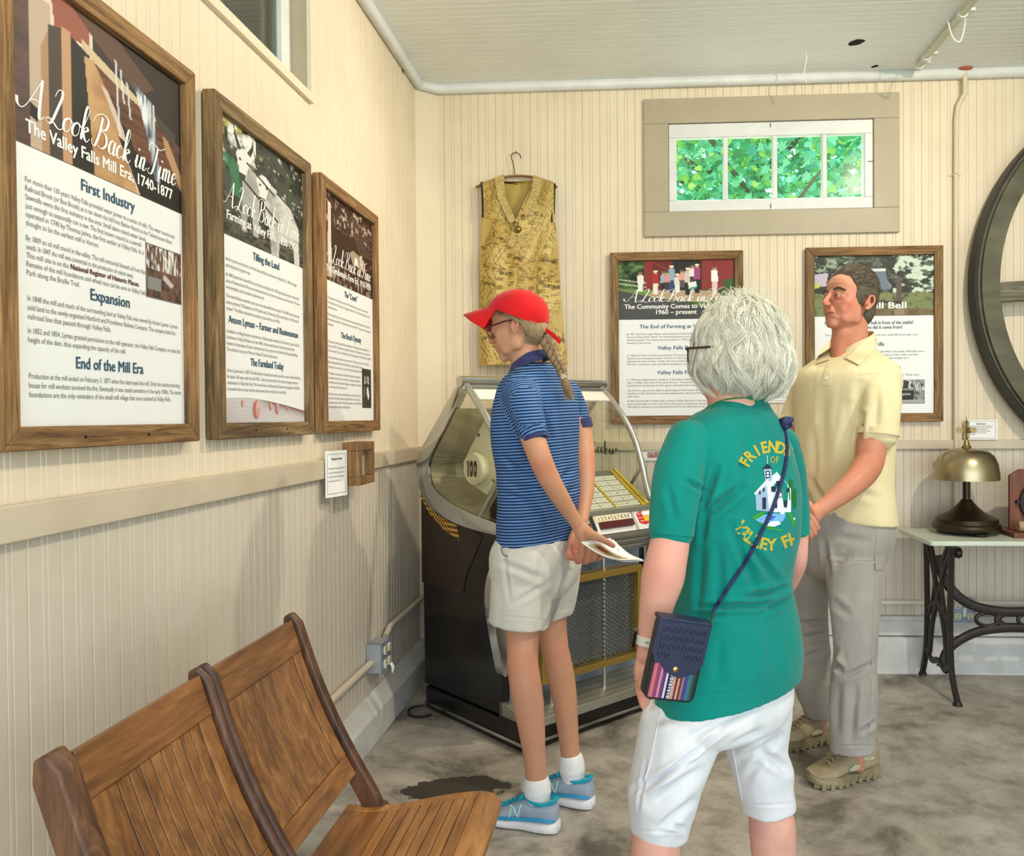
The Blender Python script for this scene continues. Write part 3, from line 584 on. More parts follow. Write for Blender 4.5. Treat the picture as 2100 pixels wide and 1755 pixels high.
def lay_count(pr, w, h):
    pr.image(0, h*.618, w, h, photo_estate()); Y = lambda f: h*f
    title(pr, w, Y(.70), (("The Gentleman's Farm Era, 1910-1950", Y(.657), .9),), 0, .033, .03, .95, .066)
    head(pr, 'The "Count"', w*.52, Y(.572), .030, wid=.14)
    para(pr, ['The purchase of the 100 acre property in 1910 by Hans Munchow ushered in the colorful era', 'of Valley Falls Farm. Claiming to be a Hungarian nobleman, "Count" Munchow played the role of a', 'wealthy land baron.'], w*.075, Y(.537), .0168, .0130, w*.86)
    para(pr, ['Munchow began construction of two imposing structures at Valley Falls, the stable and the red barn.', 'Newspapers reported that "a millionaire had come to Valley Falls." Three years later he mysteriously', 'disappeared.'], w*.075, Y(.463), .0168, .0130, w*.87)
    head(pr, 'The Beach Dynasty', w*.52, Y(.379), .030, wid=.22)
    para(pr, ['The purchase of the property by Mary Goodwin Beach in 1915 began a dynasty at Valley Falls that', 'lasted until 1950. Mrs. Beach was the daughter of the founder of Travelers Insurance Company. She', 'and her husband, Dr. Charles Coffing Beach, lived in a large mansion on Woodland Street in Hartford.'], w*.075, Y(.345), .0160, .0130, w*.87)
    para(pr, ['Ownership of nearby country homes was common for wealthy society in the early 1900s. Mary', 'Beach bought additional land at Valley Falls, creating a 200-acre estate.', 'Typically, these country farms were used for pleasure rather than profit.'], w*.075, Y(.275), .0165, .0130, w*.82)
    para(pr, ["The Beach's country estate at Valley Falls included a working farm", 'managed by Andy Gerke Sr. and his sons, a large house designed by', 'the well-known architect Edward Hapgood, a magnificent rose garden,', 'a swimming pool and a tennis court.'], w*.08, Y(.205), .0155, .0130, w*.64)
    para(pr, ['During the summer, the country estate became a hub of activity and was', 'occupied by the Beach children and grandchildren, six house servants,', 'a gardener and a chauffeur. The family enjoyed a country life of fishing,', 'swimming, tennis, croquet, and hiking horses.'], w*.08, Y(.115), .0150, .0130, w*.65)
    pr.image(w*.74, Y(.062), w*.942, Y(.256), photo_small(71, (40, 40, 36), (62, 64, 56), (52, 54, 46), (([(.25, .2), (.35, .2), (.36, .4), (.24, .4)], (206, 200, 190)), ([(.5, .18), (.58, .18), (.6, .36), (.5, .36)], (196, 190, 180)), ([(.66, .2), (.74, .2), (.76, .38), (.66, .38)], (216, 210, 200)), ([(.5, .5), (.66, .44), (.8, .7), (.66, .8), (.5, .64)], (226, 222, 216)), ([(.16, .5), (.3, .44), (.32, .72), (.2, .74)], (120, 118, 110)))))
def lay_comm(pr, w, h):
    pr.image(0, h*.622, w, h, photo_barn()); Y = lambda f: h*f
    title(pr, w, Y(.735), (('The Community Comes to Valley Falls', Y(.692), .90), ('1960 \u2013 present', Y(.655), .35)), 0, .032, .06, .97, .062)
    head(pr, 'The End of Farming at Valley Falls', w*.52, Y(.565), .026, wid=w*.68)
    para(pr, ['By 1951 most of the original Beach country estate was owned by Brigadier General George Beach,', 'the son of Mary and Dr. Beach. The General attempted to turn Valley Falls Farm into a working dairy', 'farming operation. The venture was not successful. In 1958 he sold the whole property to the land', 'developers Jones & Lyon.'], w*.07, Y(.523), .0148, .0130, w*.87)
    head(pr, 'Valley Falls Park', w*.5, Y(.427), .026, wid=.19)
    para(pr, ['In 1964 the Town of Vernon purchased 133 acres from Jones & Lyon. That same year', 'Jones & Lyon donated another 63 acres to the Town of Vernon. This parcel of land', 'included the big red barn. Today the two parcels have been combined into a', "196-acre recreation area and nature preserve, Vernon's own Valley Falls Park."], w*.07, Y(.385), .0148, .0130, w*.84)
    head(pr, 'Valley Falls Farm', w*.5, Y(.268), .026, wid=.195)
    para(pr, ['In 1969 second-generation members of the Darico family purchased land on the north', 'side of Valley Falls Road from Jones & Lyon. This parcel retained the name and', 'included the farmhouse and the green and white farm buildings on the hillside.'], w*.07, Y(.228), .0148, .0130, w*.84)
    para(pr, ['The Daricos opened the stable to gatherings of local friends, family, and the volunteer', 'members of the Vernon fire and police departments. Stories of the many parties are still', 'told today.'], w*.07, Y(.158), .0148, .0130, w*.84)
    para(pr, ['In 2001 the Friends of Valley Falls purchased Valley Falls Farm from the Darico family. This', 'was made possible by state, local and private grants and generous donations from friends.', 'This historic property is now preserved forever for the enjoyment of the community.'], w*.07, Y(.09), .0148, .0130, w*.87)
def lay_bell(pr, w, h):
    pr.image(0, h*.618, w, h, photo_bell()); Y = lambda f: h*f
    pr.text('The Mill Bell', w*.5, Y(.665), .044, WT, width=w*.54, align='c', bold=.035, lift=.0009)
    head(pr, 'Have you seen the wooden bell in front of the stable?', w*.46, Y(.565), .024, wid=w*.74)
    head(pr, 'What is it and where did it come from?', w*.46, Y(.536), .024, wid=w*.56)
    para(pr, ['This is a question often asked by new visitors to the farm, especially the younger ones.'], w*.09, Y(.493), .015, .0130, w*.78)
    head(pr, 'Mill Bells', w*.5, Y(.428), .028, wid=.10)
    para(pr, ['This bell came from the tower of the Springville Mill in Rockville. Mill bells were', 'once a common sound in the town. They called workers to their shifts, and they', 'rang at noon and at night. Can you imagine your day being managed by a'], w*.09, Y(.386), .0157, .0130, w*.83); para(pr, ['bell?'], w*.09, Y(.326), .0157, .0130, w*.05)
    head(pr, 'The Bell at Valley Falls', w*.5, Y(.28), .028, wid=.255)
    para(pr, ['The bell was given to the farm by local mill collectors. They also', 'donated the wooden frame.'], w*.09, Y(.238), .0157, .0130, w*.79)
    pr.frame(w*.69, Y(.06), w*.925, Y(.212), .0018, TX); pr.image(w*.693, Y(.063), w*.922, Y(.209), photo_small(81, (150, 150, 152), (70, 70, 72), (222, 224, 226), (([(0, .45), (.6, .42), (.62, .84), (0, .86)], (46, 46, 50)), ([(0, .38), (.5, .4), (.6, .46), (0, .46)], (120, 120, 122)), ([(.12, .58), (.5, .57), (.5, .66), (.12, .67)], (150, 150, 150)), ([(0, .86), (1, .84), (1, 1), (0, 1)], (170, 170, 172)), ([(.15, 0), (.45, .05), (.4, .36), (.2, .38)], (64, 64, 64)))))
HF = .877; WF = .625
EXL, EZL = (0, 1, 0), (1, 0, 0)
panel('wall_panel', 'large barnwood framed mill era panel with a water wheel photograph', (XW+.004, 1.308, 1.226), EXL, EZL, WF, HF, .042, BARN[0], BARN[1], lay_mill)
panel('wall_panel', 'barnwood framed farming panel with two white oxen', (XW+.004, 2.022, 1.226), EXL, EZL, WF, HF, .042, BARN[2], BARN[3], lay_farm)
panel('wall_panel', "barnwood framed gentleman's farm panel with a dark brown tinted photograph", (XW+.004, 2.735, 1.226), EXL, EZL, WF, HF, .042, BARN[0], BARN[1], lay_count)
panel('wall_panel', 'barnwood framed community panel with a crowd before a red barn', (-.107, YB-.004, 1.237), (1, 0, 0), (0, -1, 0), .659, .857, .042, BARN[4], BARN[5], lay_comm)
panel('wall_panel', 'barnwood framed mill bell panel behind the man in the yellow polo', (.859, YB-.004, 1.241), (1, 0, 0), (0, -1, 0), .662, .860, .042, BARN[4], BARN[5], lay_bell)
# ---- small paper labels on the walls
def card(name, label, P0, ex, ez, w, h, lines, tilt=0, border=TX, pic=None, back=.003):
    ex, ez = V3(ex), V3(ez); ey = V3((0, 0, 1)); P0 = V3(P0)
    if tilt: ez2 = (ez*math.cos(tilt)-ex*math.sin(tilt)); ex = (ex*math.cos(tilt)+ez*math.sin(tilt)); ez = ez2
    m = MB(); m.prism([(0, 0), (w, 0), (w, h), (0, h)], 0, back, lambda x, y, d: P0+ex*x+ey*y+ez*d); o = m.build(name, mat('card_stock', rgb(242, 242, 240), .6)); tag(o, label, 'label card')
    pr = Print(P0+ez*back, ex, ey, ez); pr.frame(w*.06, h*.07, w*.94, h*.93, .0016, border)
    for (t, x, y, s, wd_, al, bd) in lines: pr.text(t, w*x, h*y, s, TX, width=w*wd_, align=al, bold=bd)
    if pic: pr.image(w*pic[0], h*pic[1], w*pic[2], h*pic[3], pic[4])
    p = pr.build('lettering', INK); p.parent = o
    return o
P0 = at_x(668, 1001, XW+.02)
card('label_card', 'small white label card beside the little barnwood box frame', (XW+.026, P0.y-.02, 1.005), (0, 1, 0), (1, 0, 0), .125, .160, [('Viewing the Medal', .5, .80, .012, .5, 'c', .02)]+[(s, .12, .60-.09*i, .011, .76*len(s)/44, 'l', 0) for i, s in enumerate(('Awarded by the state agricultural society for', 'the best yoke of working oxen shown at the', 'fair and the best kept farm of the county,', 'this medal was found on the farm.'))], tilt=.25)
P1 = at(1312, 944, YB)
card('label_card', 'white label card with a brown photograph right of the jukebox', (P1.x, YB-.008, P1.z), (1, 0, 0), (0, -1, 0), .158, .097, [('Vintage Player Table, ca. 1890', .5, .80, .011, .6, 'c', .02), ('"Automatic Changer"', .5, .70, .010, .4, 'c', .02), ('Hand-cranked, plays a record by the side, 1890s.  It', .12, .60, .010, .78, 'l', 0), ('stood next to the piano, around three or so', .12, .52, .010, .74, 'l', 0), ('weeks.', .12, .44, .010, .12, 'l', 0)], pic=(.24, .14, .9, .46, photo_small(91, (176, 140, 132), (140, 96, 90), (216, 190, 186))))
P2 = at(1973, 902, YB)
card('label_card', 'white label card on the rail behind the brass counter bell', (P2.x, YB-.026, 1.15), (1, 0, 0), (0, -1, 0), .158, .098, [('The Bell Collection', .5, .76, .011, .3, 'c', .03)]+[(s, .13, .66-.085*i, .0095, .74*len(s)/56, 'l', 0) for i, s in enumerate(('Whenever the steam whistle, tower and bell called, mill', 'workers were summoned to the looms and told to rest.', 'Examples and collection of mill bells, hand', 'bells and bridge bells. This collection includes a', 'rare bell of a counter and a loom bell,', 'still very loud.'))])
P3 = at(1560, 826, YB); P4 = at(1617, 770, YB)
card('notice_sheet', 'white notice sheet half hidden behind the white-haired woman', (P3.x-.06, YB-.008, P3.z), (1, 0, 0), (0, -1, 0), P4.x-P3.x+.06, P4.z-P3.z, [('Volunteers and events of the Friends', .1, .8-.07*i, .008, .8, 'l', 0) for i in range(10)], pic=(.9, .72, .99, .98, photo_small(95, (200, 150, 140), (170, 110, 100), (230, 200, 190))))
# ---- little box frame with a medal
C0 = at_x(738, 988, XW+.098); C1 = at_x(768, 909, XW+.098)
t = thing('shadow_box', 'small deep barnwood box frame holding a dark medal', 'shadow box', (XW, C0.y, 1.02)); y0, y1, z0, z1 = C0.y, C1.y, 1.035, 1.19; b = .03; x0, x1 = XW+.034, XW+.098
m = MB(); m.box((x0, y0, z0), (x1, y1, z0+b)); m.box((x0, y0, z1-b), (x1, y1, z1)); m.box((x0, y0, z0+b), (x1, y0+b, z1-b)); m.box((x0, y1-b, z0+b), (x1, y1, z1-b)); keep(m.build('box_frame', BARN[1], bevel=.003), t)
m = MB(); m.box((x0, y0+b, z0+b), (x0+.035, y1-b, z1-b)); keep(m.build('backing_card', mat('grey_card', rgb(196, 198, 200), .7)), t)
m = MB(); m.lathe([(.0001, 0), (.022, 0), (.022, .004), (.0001, .004)], (x0+.035, y0+b+.045, (z0+z1)/2), 24, 'x'); keep(m.build('medal', mat('dark_bronze', rgb(70, 66, 60), .4, .8), smooth=True), t)
m = MB(); m.box((x1-.012, y0+b, z0+b), (x1-.0105, y1-b, z1-b)); keep(m.build('glass_front', glass_mat('clear_glass')), t)
# ================================================================ the jukebox
CHROME = mat('chrome', rgb(205, 208, 212), .12, 1.0, var=rgb(190, 193, 198), var_scale=4, bump=.05, bump_scale=12)
SATIN = mat('satin_metal', rgb(196, 196, 190), .32, .9)
GOLD = mat('gold_anodised', rgb(190, 160, 84), .38, .85)
BRIGHTGOLD = mat('bright_gold_strip', rgb(226, 204, 92), .35, .6)
LACQ = mat('black_lacquer', rgb(16, 13, 12), .25, spec=.5)
DKWOOD = wood_mat('dark_veneer', rgb(26, 15, 10), rgb(40, 24, 15), rgb(54, 33, 20), axis=2, scale=20, rough=.4, bump=.1)
IVORY = mat('ivory_plastic', rgb(226, 219, 190), .3, spec=.5)
MAROON = mat('maroon_plastic', rgb(84, 22, 24), .35)
def perf_mat(name, c1, c2, scale, rough=.35, metal=.85):
    if name in MATS: return MATS[name]
    k = NT(name); tc = k.add('ShaderNodeTexCoord'); mp = k.add('ShaderNodeMapping'); mp.inputs['Rotation'].default_value = (0, 0, math.radians(46)); k.link(tc, 'Object', mp, 'Vector')
    v = k.add('ShaderNodeTexVoronoi', i_Scale=scale, i_Randomness=0.0); k.link(mp, 0, v, 'Vector')
    r = k.add('ShaderNodeValToRGB'); r.color_ramp.elements[0].position = .28; r.color_ramp.elements[0].color = c2; r.color_ramp.elements[1].position = .36; r.color_ramp.elements[1].color = c1
    k.link(v, 'Distance', r, 0); k.link(r, 0, k.b, 'Base Color'); k.b.inputs['Roughness'].default_value = rough; k.b.inputs['Metallic'].default_value = metal
    MATS[name] = k.m; return k.m
PERF = perf_mat('perforated_silver', rgb(206, 200, 176), rgb(110, 104, 84), 150)
GRILLE = perf_mat('perforated_blue_grey', rgb(150, 164, 180), rgb(44, 52, 64), 130, .45, .5)
PLAT = perf_mat('ribbed_platform', rgb(206, 200, 184), rgb(120, 114, 98), 110)
JA = V3((-.43, 3.132, 0)); _a = math.radians(46); JE1 = V3((math.cos(_a), math.sin(_a), 0)); JE2 = V3((-math.sin(_a), math.cos(_a), 0)); JW = .80
def J(w, s, z): return JA+JE1*w+JE2*s+V3((0, 0, z))
JB = thing('jukebox', 'chrome and black jukebox set across the corner of the room', 'jukebox', JA)
def jb(mb, name, m, **k): return keep(mb.build(name, m, **k), JB)
def jbox(name, m, w0, w1, s0, s1, z0, z1, **k):
    b = MB(); b.prism([(w0, s0), (w1, s0), (w1, s1), (w0, s1)], z0, z1, lambda x, y, d: J(x, y, d)); return jb(b, name, m, **k)
def jside(name, m, poly, w0, w1, **k):
    b = MB(); b.prism(poly, w0, w1, lambda s, z, d: J(d, s, z)); return jb(b, name, m, **k)
# cabinet and plinth
CAB = [(.115, .10), (.69, .10), (.70, .93), (.64, .895), (.45, .835), (.24, .815), (.115, .81)]
jside('cabinet', [LACQ], CAB, 0, JW, bevel=.006)
jside('side_veneer', DKWOOD, [(.24, .80), (.699, .93), (.70, .55), (.38, .55), (.36, .62)], -.003, -.0005)
jbox('plinth', LACQ, -.015, JW+.0, -.03, .66, .004, .10, bevel=.008)
for w0, w1, s0, s1 in ((-.02, JW+.003, -.037, -.030), (-.021, -.015, -.03, .66)): jbox('plinth_trim', CHROME, w0, w1, s0, s1, .026, .038)
b = MB(); b.prism([(-.035, .10), (.14, .10), (.14, .158), (.115, .158), (-.03, .118)], 0, JW, lambda s, z, d: J(d, s, z)); jb(b, 'platform', PLAT, bevel=.002)
jbox('platform_edge', SATIN, 0, JW, -.042, -.034, .085, .120, bevel=.003)
# front grille, rods, gold frame with its diamond mesh
jbox('front_grille', GRILLE, .03, JW-.03, .110, .116, .155, .715)
for w in (.18, .47):
    b = MB(); b.tube([J(w, .03, .13), J(w, .03, .73)], .011, 14); jb(b, 'chrome_rod', CHROME, smooth=True)
def gold(w0, w1, z0, z1):
    b = MB(); b.prism([(w0, z0), (w1, z0), (w1, z1), (w0, z1)], -.012, .05, lambda x, z, d: J(x, d, z)); return b
fr = MB()
for w0, w1, z0, z1 in ((.10, .665, .605, .633), (.10, .665, .232, .258), (.10, .125, .258, .605), (.640, .665, .258, .605)):
    fr.prism([(w0, z0), (w1, z0), (w1, z1), (w0, z1)], -.01, .05, lambda x, z, d: J(x, d, z))
jb(fr, 'gold_frame', GOLD, bevel=.002)
b = MB(); d = .030; w0, w1, z0, z1 = .125, .64, .258, .605
n = int((w1-w0+z1-z0)/d)+1
for i in range(-n, n+1):
    for sg in (1, -1):
        # z = z0 + sg*0.75*(w - c)
        c = w0+i*d; pts = []
        for w in (w0, w1):
            z = (z0+.62*(w-c)) if sg == 1 else (z1-.62*(w-c))
            pts.append((w, z))
        (a0, b0), (a1, b1) = pts; 
        def clip(a0, b0, a1, b1):
            t0, t1 = 0.0, 1.0; dz = b1-b0
            for lim, sgn in ((z0, 1), (z1, -1)):
                q0 = sgn*(b0-lim); q1 = sgn*(b1-lim)
                if q0 < 0 and q1 < 0: return None
                if q0 < 0: t0 = max(t0, q0/(q0-q1))
                elif q1 < 0: t1 = min(t1, q0/(q0-q1))
            return None if t1-t0 < .01 else (a0+(a1-a0)*t0, b0+dz*t0, a0+(a1-a0)*t1, b0+dz*t1)
        r_ = clip(a0, b0, a1, b1)
        if r_: b.tube([J(r_[0], .022 if sg == 1 else .018, r_[1]), J(r_[2], .022 if sg == 1 else .018, r_[3])], .0028, 5)
jb(b, 'diamond_mesh', mat('mesh_wire', rgb(120, 122, 120), .4, .8))
# chrome fins on the front corners
FIN = crom([(.01, .735), (-.04, .70), (-.068, .63), (-.072, .55), (-.055, .44), (-.032, .33), (-.018, .275), (-.002, .268), (.006, .30), (.012, .4), (.014, .5)], 5)
for side in (0, 1):
    b = MB(); poly = [(p[0], p[1]) if not side else (JW-p[0], p[1]) for p in FIN]+[(.014 if not side else JW-.014, .735)]
    b.prism(poly, .085, .135, lambda x, z, d: J(x, d, z)); jb(b, 'chrome_fin', CHROME, bevel=.01, bseg=3)
# lower dome body, chrome steps under the keys
for i, (z0, z1, s0) in enumerate(((.755, .785, -.005), (.727, .753, .008), (.700, .725, .022))): jbox('chrome_step', CHROME, .0, JW, s0, .12, z0, z1, bevel=.006, bseg=3)
jside('key_panel', mat('white_enamel', rgb(226, 226, 222), .3), [(-.012, .786), (.12, .786), (.12, .86), (.038, .868)], 0, JW, bevel=.002)
nrm = V3((JE2*(-.082)+V3((0, 0, .05))))  # face direction of the key panel (up and towards the front)
kn = (JE2*(-.854)+V3((0, 0, .52))).normalized(); ku = (JE2*.52+V3((0, 0, .854))).normalized(); kO = J(0, -.012, .786)
def K(w, y, h): return kO+JE1*w+ku*y+kn*h
def kbox(name, m, w0, w1, y0, y1, h, **kw):
    b = MB(); b.prism([(w0, y0), (w1, y0), (w1, y1), (w0, y1)], 0, h, K); return jb(b, name, m, **kw)
kbox('number_strip', IVORY, .415, .615, .056, .086, .004); kbox('number_strip', IVORY, .17, .372, .056, .086, .004)
for i in range(10): kbox('key', MAROON, .425+i*.0195, .443+i*.0195, .022, .052, .016, bevel=.002)
for i in range(10): kbox('key', MAROON, .175+i*.0195, .193+i*.0195, .022, .052, .016, bevel=.002)
kbox('coin_slot_plate', CHROME, .377, .405, .016, .088, .005, bevel=.002); kbox('coin_slot', mat('slot_black', rgb(8, 8, 8), .5), .384, .396, .024, .08, .006)
pr = Print(K(0, 0, .0045), JE1, ku, kn)
for i, c in enumerate('1234567890'): pr.text(c, .434+i*.0195, .061, .024, rgb(90, 70, 50), align='c', lift=.0006)
pr.build('number_lettering', INK, JB); pr = Print(K(0, 0, .0045), JE1, ku, kn)
for i, c in enumerate('ABCDEFGHJK'): pr.text(c, .184+i*.0195, .061, .024, rgb(90, 70, 50), align='c', lift=.0006)
pr.build('key_lettering', INK, JB); pr = Print(K(0, 0, .0045), JE1, ku, kn)
pr.poly([(.665, .03), (.70, .02), (.735, .03), (.735, .075), (.70, .086), (.665, .075)], rgb(206, 36, 44), -.003); pr.rect(.70, .035, .745, .06, rgb(240, 190, 60), -.0027); pr.rect(.70, .062, .75, .082, rgb(244, 244, 240), -.0026)
for y in (.068, .05, .034): pr.text('PLAY', .672, y, .011, WT, lift=-.0024)
pr.build('coin_badge', INK, JB)
kbox('panel_rule', SATIN, .632, .636, .0, .092, .003); kbox('panel_rule', SATIN, .642, .645, .0, .092, .003)
# title strips lying in the dome
tO = J(0, .055, .885); tu = (JE2*.19+V3((0, 0, .13))); TL = tu.length; tu.normalize(); tn = JE1.cross(tu).normalized()
def Tt(w, y, h): return tO+JE1*w+tu*y+tn*h
def tbox(name, m, w0, w1, y0, y1, h0, h1, **kw):
    b = MB(); b.prism([(w0, y0), (w1, y0), (w1, y1), (w0, y1)], h0, h1, Tt); return jb(b, name, m, **kw)
tbox('title_tray', mat('tray_grey', rgb(120, 118, 110), .5, .3), .06, .735, -.02, .25, -.006, 0)
STRIP = mat('title_strip_card', rgb(232, 232, 222), .5)
pr = Print(Tt(0, 0, .004), JE1, tu, tn); rs = random.Random(4)
for c in range(4):
    w0 = .08+c*.165
    for cc in range(2):
        for r in range(6):
            x = w0+cc*.076; y = .0+r*.036
            tbox('title_strip', STRIP, x, x+.072, y, y+.029, 0, .0035)
            for q in (.006, .018): pr.text(rs.choice(['Blue Moon', 'Love Me Tender', 'Sweet Old Song', 'Rock Along', 'Dream Waltz', 'Hey There']), x+.036, y+q, .0085, rgb(70, 66, 60), width=.05, align='c')
            pr.poly([(x+.066, y+.012), (x+.072, y+.008), (x+.072, y+.018)], rgb(120, 40, 40)); pr.rect(x, y+.0135, x+.012, y+.0155, rgb(60, 60, 60))
pr.build('title_lettering', INK, JB)
for c in range(5): tbox('gold_divider', BRIGHTGOLD, .066+c*.165, .079+c*.165, -.015, .24, 0, .012 if c in (0, 4) else .007, bevel=.001)
tbox('gold_side_strip', BRIGHTGOLD, .742, .758, -.015, .24, 0, .02)
jside('tray_end', mat('tray_black', rgb(22, 20, 18), .5), [(.06, .87), (.25, .87), (.255, .905), (.13, 1.04), (.075, .90)], .045, .06)
# dome: side bands, arches, glass, ribbed back, record mechanism
OUT = crom([(.372, 1.44), (.45, 1.372), (.536, 1.29), (.64, 1.188), (.708, 1.118), (.731, 1.05), (.711, .966), (.64, .896), (.55, .862), (.451, .838), (.35, .825), (.242, .817), (.112, .812), (.02, .815)], 4)
INN = crom([(.375, 1.392), (.44, 1.315), (.51, 1.235), (.575, 1.165), (.622, 1.112), (.645, 1.056), (.622, .982), (.545, .94), (.45, .908), (.35, .888), (.258, .873), (.17, .862), (.115, .852), (.05, .862)], 4)
ARC = crom([(.372, 1.415), (.30, 1.352), (.235, 1.288), (.18, 1.22), (.139, 1.15), (.105, 1.06), (.07, .95), (.035, .868)], 5)
for nm, w0, w1, w2 in (('l', -.012, .03, .0), ('r', JW+.012, JW-.03, JW)):
    b = MB(); rings = []
    for o, i in zip(OUT, INN): rings.append([J(w1, o[0], o[1]), J(w0*.55+w2*.45, o[0], o[1]), J(w0, o[0]*.6+i[0]*.4, o[1]*.6+i[1]*.4), J(w2, i[0], i[1]), J(w1, i[0], i[1])])
    b.loft(rings, True); jb(b, 'dome_side_band', CHROME, smooth=True, angle=50)
    b = MB(); b.tube([J(w2+(.012 if nm == 'l' else -.012), p[0], p[1]) for p in ARC], .015, 10, up=JE1); jb(b, 'glass_arch', SATIN, smooth=True)
    poly = [(p[0], p[1]) for p in INN[:45]]+[(.258, .875), (.11, 1.06)]+[(p[0], p[1]) for p in reversed(ARC[:26])]
    b = MB(); ws = .006 if nm == 'l' else JW-.006; b.face([J(ws, p[0], p[1]) for p in [q for q in poly if q[1] > .86]]); jb(b, 'side_glass', glass_mat('dome_glass', (.93, .95, .88, 1)))
    b = MB(); b.tube([J(w2, .108, 1.065), J(w2, .18, .97), J(w2, .258, .878)], .009, 8, up=JE1); jb(b, 'glass_strut', SATIN, smooth=True)
b = MB(); b.loft([[J(.02, p[0], p[1]), J(JW-.02, p[0], p[1])] for p in ARC], False, closed=False); jb(b, 'front_glass', glass_mat('dome_glass'), smooth='all')
b = MB(); prof = [(p[0]-.004, p[1]) for p in INN]; b.loft([[J(.012, p[0], p[1]), J(.52, p[0], p[1])] for p in prof[4:52]], False, closed=False); jb(b, 'ribbed_back', PERF, smooth='all')
b = MB(); b.tube([J(-.015, .378, 1.425), J(JW+.015, .378, 1.425)], .024, 16); b.tube([J(-.01, .352, 1.40), J(JW+.01, .352, 1.40)], .012, 12); jb(b, 'top_rail', CHROME, smooth=True)
jside('top_light_panel', mat('opal_strip', rgb(232, 228, 214), .5), [(.362, 1.395), (.30, 1.345), (.294, 1.352), (.356, 1.402)], .02, JW-.02)
jbox('glass_sill', SATIN, 0, JW, .025, .06, .862, .884, bevel=.003)
# mechanism: cream housing with its numbered drum
jside('mechanism_housing', IVORY, [(.40, 1.275), (.57, 1.08), (.54, 1.0), (.40, .945), (.31, 1.06), (.30, 1.2)], .13, .15, bevel=.006)
b = MB(); dc = J(.085, .432, 1.058); R3 = Matrix(((JE2.x, 0, JE1.x), (JE2.y, 0, JE1.y), (0, 1, 0)))
b.lathe([(.0001, 0), (.052, 0), (.055, .004), (.060, .004), (.064, .0), (.070, .006), (.072, .02), (.062, .03), (.060, .28), (.0001, .28)], dc, 40, mtx=R3); jb(b, 'drum', IVORY, smooth=True, angle=30)
pr = Print(dc-JE1*.0015, JE2*-1, (0, 0, 1), JE1*-1)
for i, (x0, x1) in enumerate(((-.033, -.024), (-.016, .006), (.012, .034))):
    if i == 0: pr.rect(x0, -.034, x1, .034, rgb(92, 26, 24)); pr.poly([(x0-.006, .02), (x0, .026), (x0, .034)], rgb(92, 26, 24))
    else:
        c = (x0+x1)/2; rx = (x1-x0)/2
        pr.poly([(c+rx*math.copysign(abs(math.cos(t*PI/16))**.6, math.cos(t*PI/16)), .034*math.copysign(abs(math.sin(t*PI/16))**.6, math.sin(t*PI/16))) for t in range(32)], rgb(92, 26, 24)); pr.rect(c-.003, -.010, c+.003, .010, rgb(226, 219, 190), .0008)
pr.build('drum_number', INK, JB)
b = MB(); b.lathe([(.0001, 0), (.008, 0), (.008, .004), (.0001, .004)], J(.126, .445, 1.20), 12, mtx=R3); jb(b, 'housing_bolt', mat('bolt_brass', rgb(120, 100, 60), .4, .8))
jbox('mechanism_bed', SATIN, .15, .74, .33, .45, .955, .985, bevel=.004)
b = MB(); b.lathe([(.0001, 0), (.08, 0), (.08, .01), (.0001, .01)], J(.45, .36, 1.07), 32, mtx=R3); jb(b, 'record_badge', mat('red_enamel', rgb(196, 24, 32), .35))
pr = Print(J(.784, .16, 1.06), JE2*-1, (0, 0, 1), JE1*-1)
pr2 = Print(J(JW-.008, .46, 1.085), (-JE2), (0, 0, 1), -JE1)
for st in ([(.05, .06), (.03, .072), (.012, .06), (.03, .042), (.04, .022), (.02, .008), (0, .02)], [(.06, .03), (.075, .036), (.072, .046), (.06, .04), (.062, .02), (.08, .016)], [(.085, .03), (.1, .036), (.098, .046), (.086, .04), (.088, .02), (.106, .016)], [(.112, .075), (.112, .02), (.122, .012), (.134, .024), (.124, .04), (.113, .03)], [(.145, .04), (.146, .02), (.156, .014), (.164, .04), (.166, .016), (.176, .016)], [(.184, .016), (.184, .042), (.188, .032), (.198, .04)]):
    pr2.ribbon(st, .008, rgb(60, 60, 52))
pr2.build('side_glass_lettering', INK, JB)
# basket-weave cloth under the band
k = NT('basket_weave'); tc = k.add('ShaderNodeTexCoord'); ck = k.add('ShaderNodeTexChecker', i_Scale=95.0); mp = k.add('ShaderNodeMapping'); mp.inputs['Rotation'].default_value = (0, 0, math.radians(46)); mp.inputs['Scale'].default_value = (0.02, 1, 1)
k.link(tc, 'Object', mp, 'Vector'); k.link(mp, 0, ck, 'Vector'); ck.inputs['Color1'].default_value = rgb(206, 158, 66); ck.inputs['Color2'].default_value = rgb(70, 48, 20); k.link(ck, 0, k.b, 'Base Color'); k.b.inputs['Roughness'].default_value = .5
jside('weave_strip', k.m, [(.70, .955), (.655, .90), (.55, .855), (.42, .825), (.40, .765), (.52, .80), (.64, .865), (.70, .925)], -.006, -.001)
jbox('socket_cable', LACQ, .1, .12, .66, .70, .02, .05)
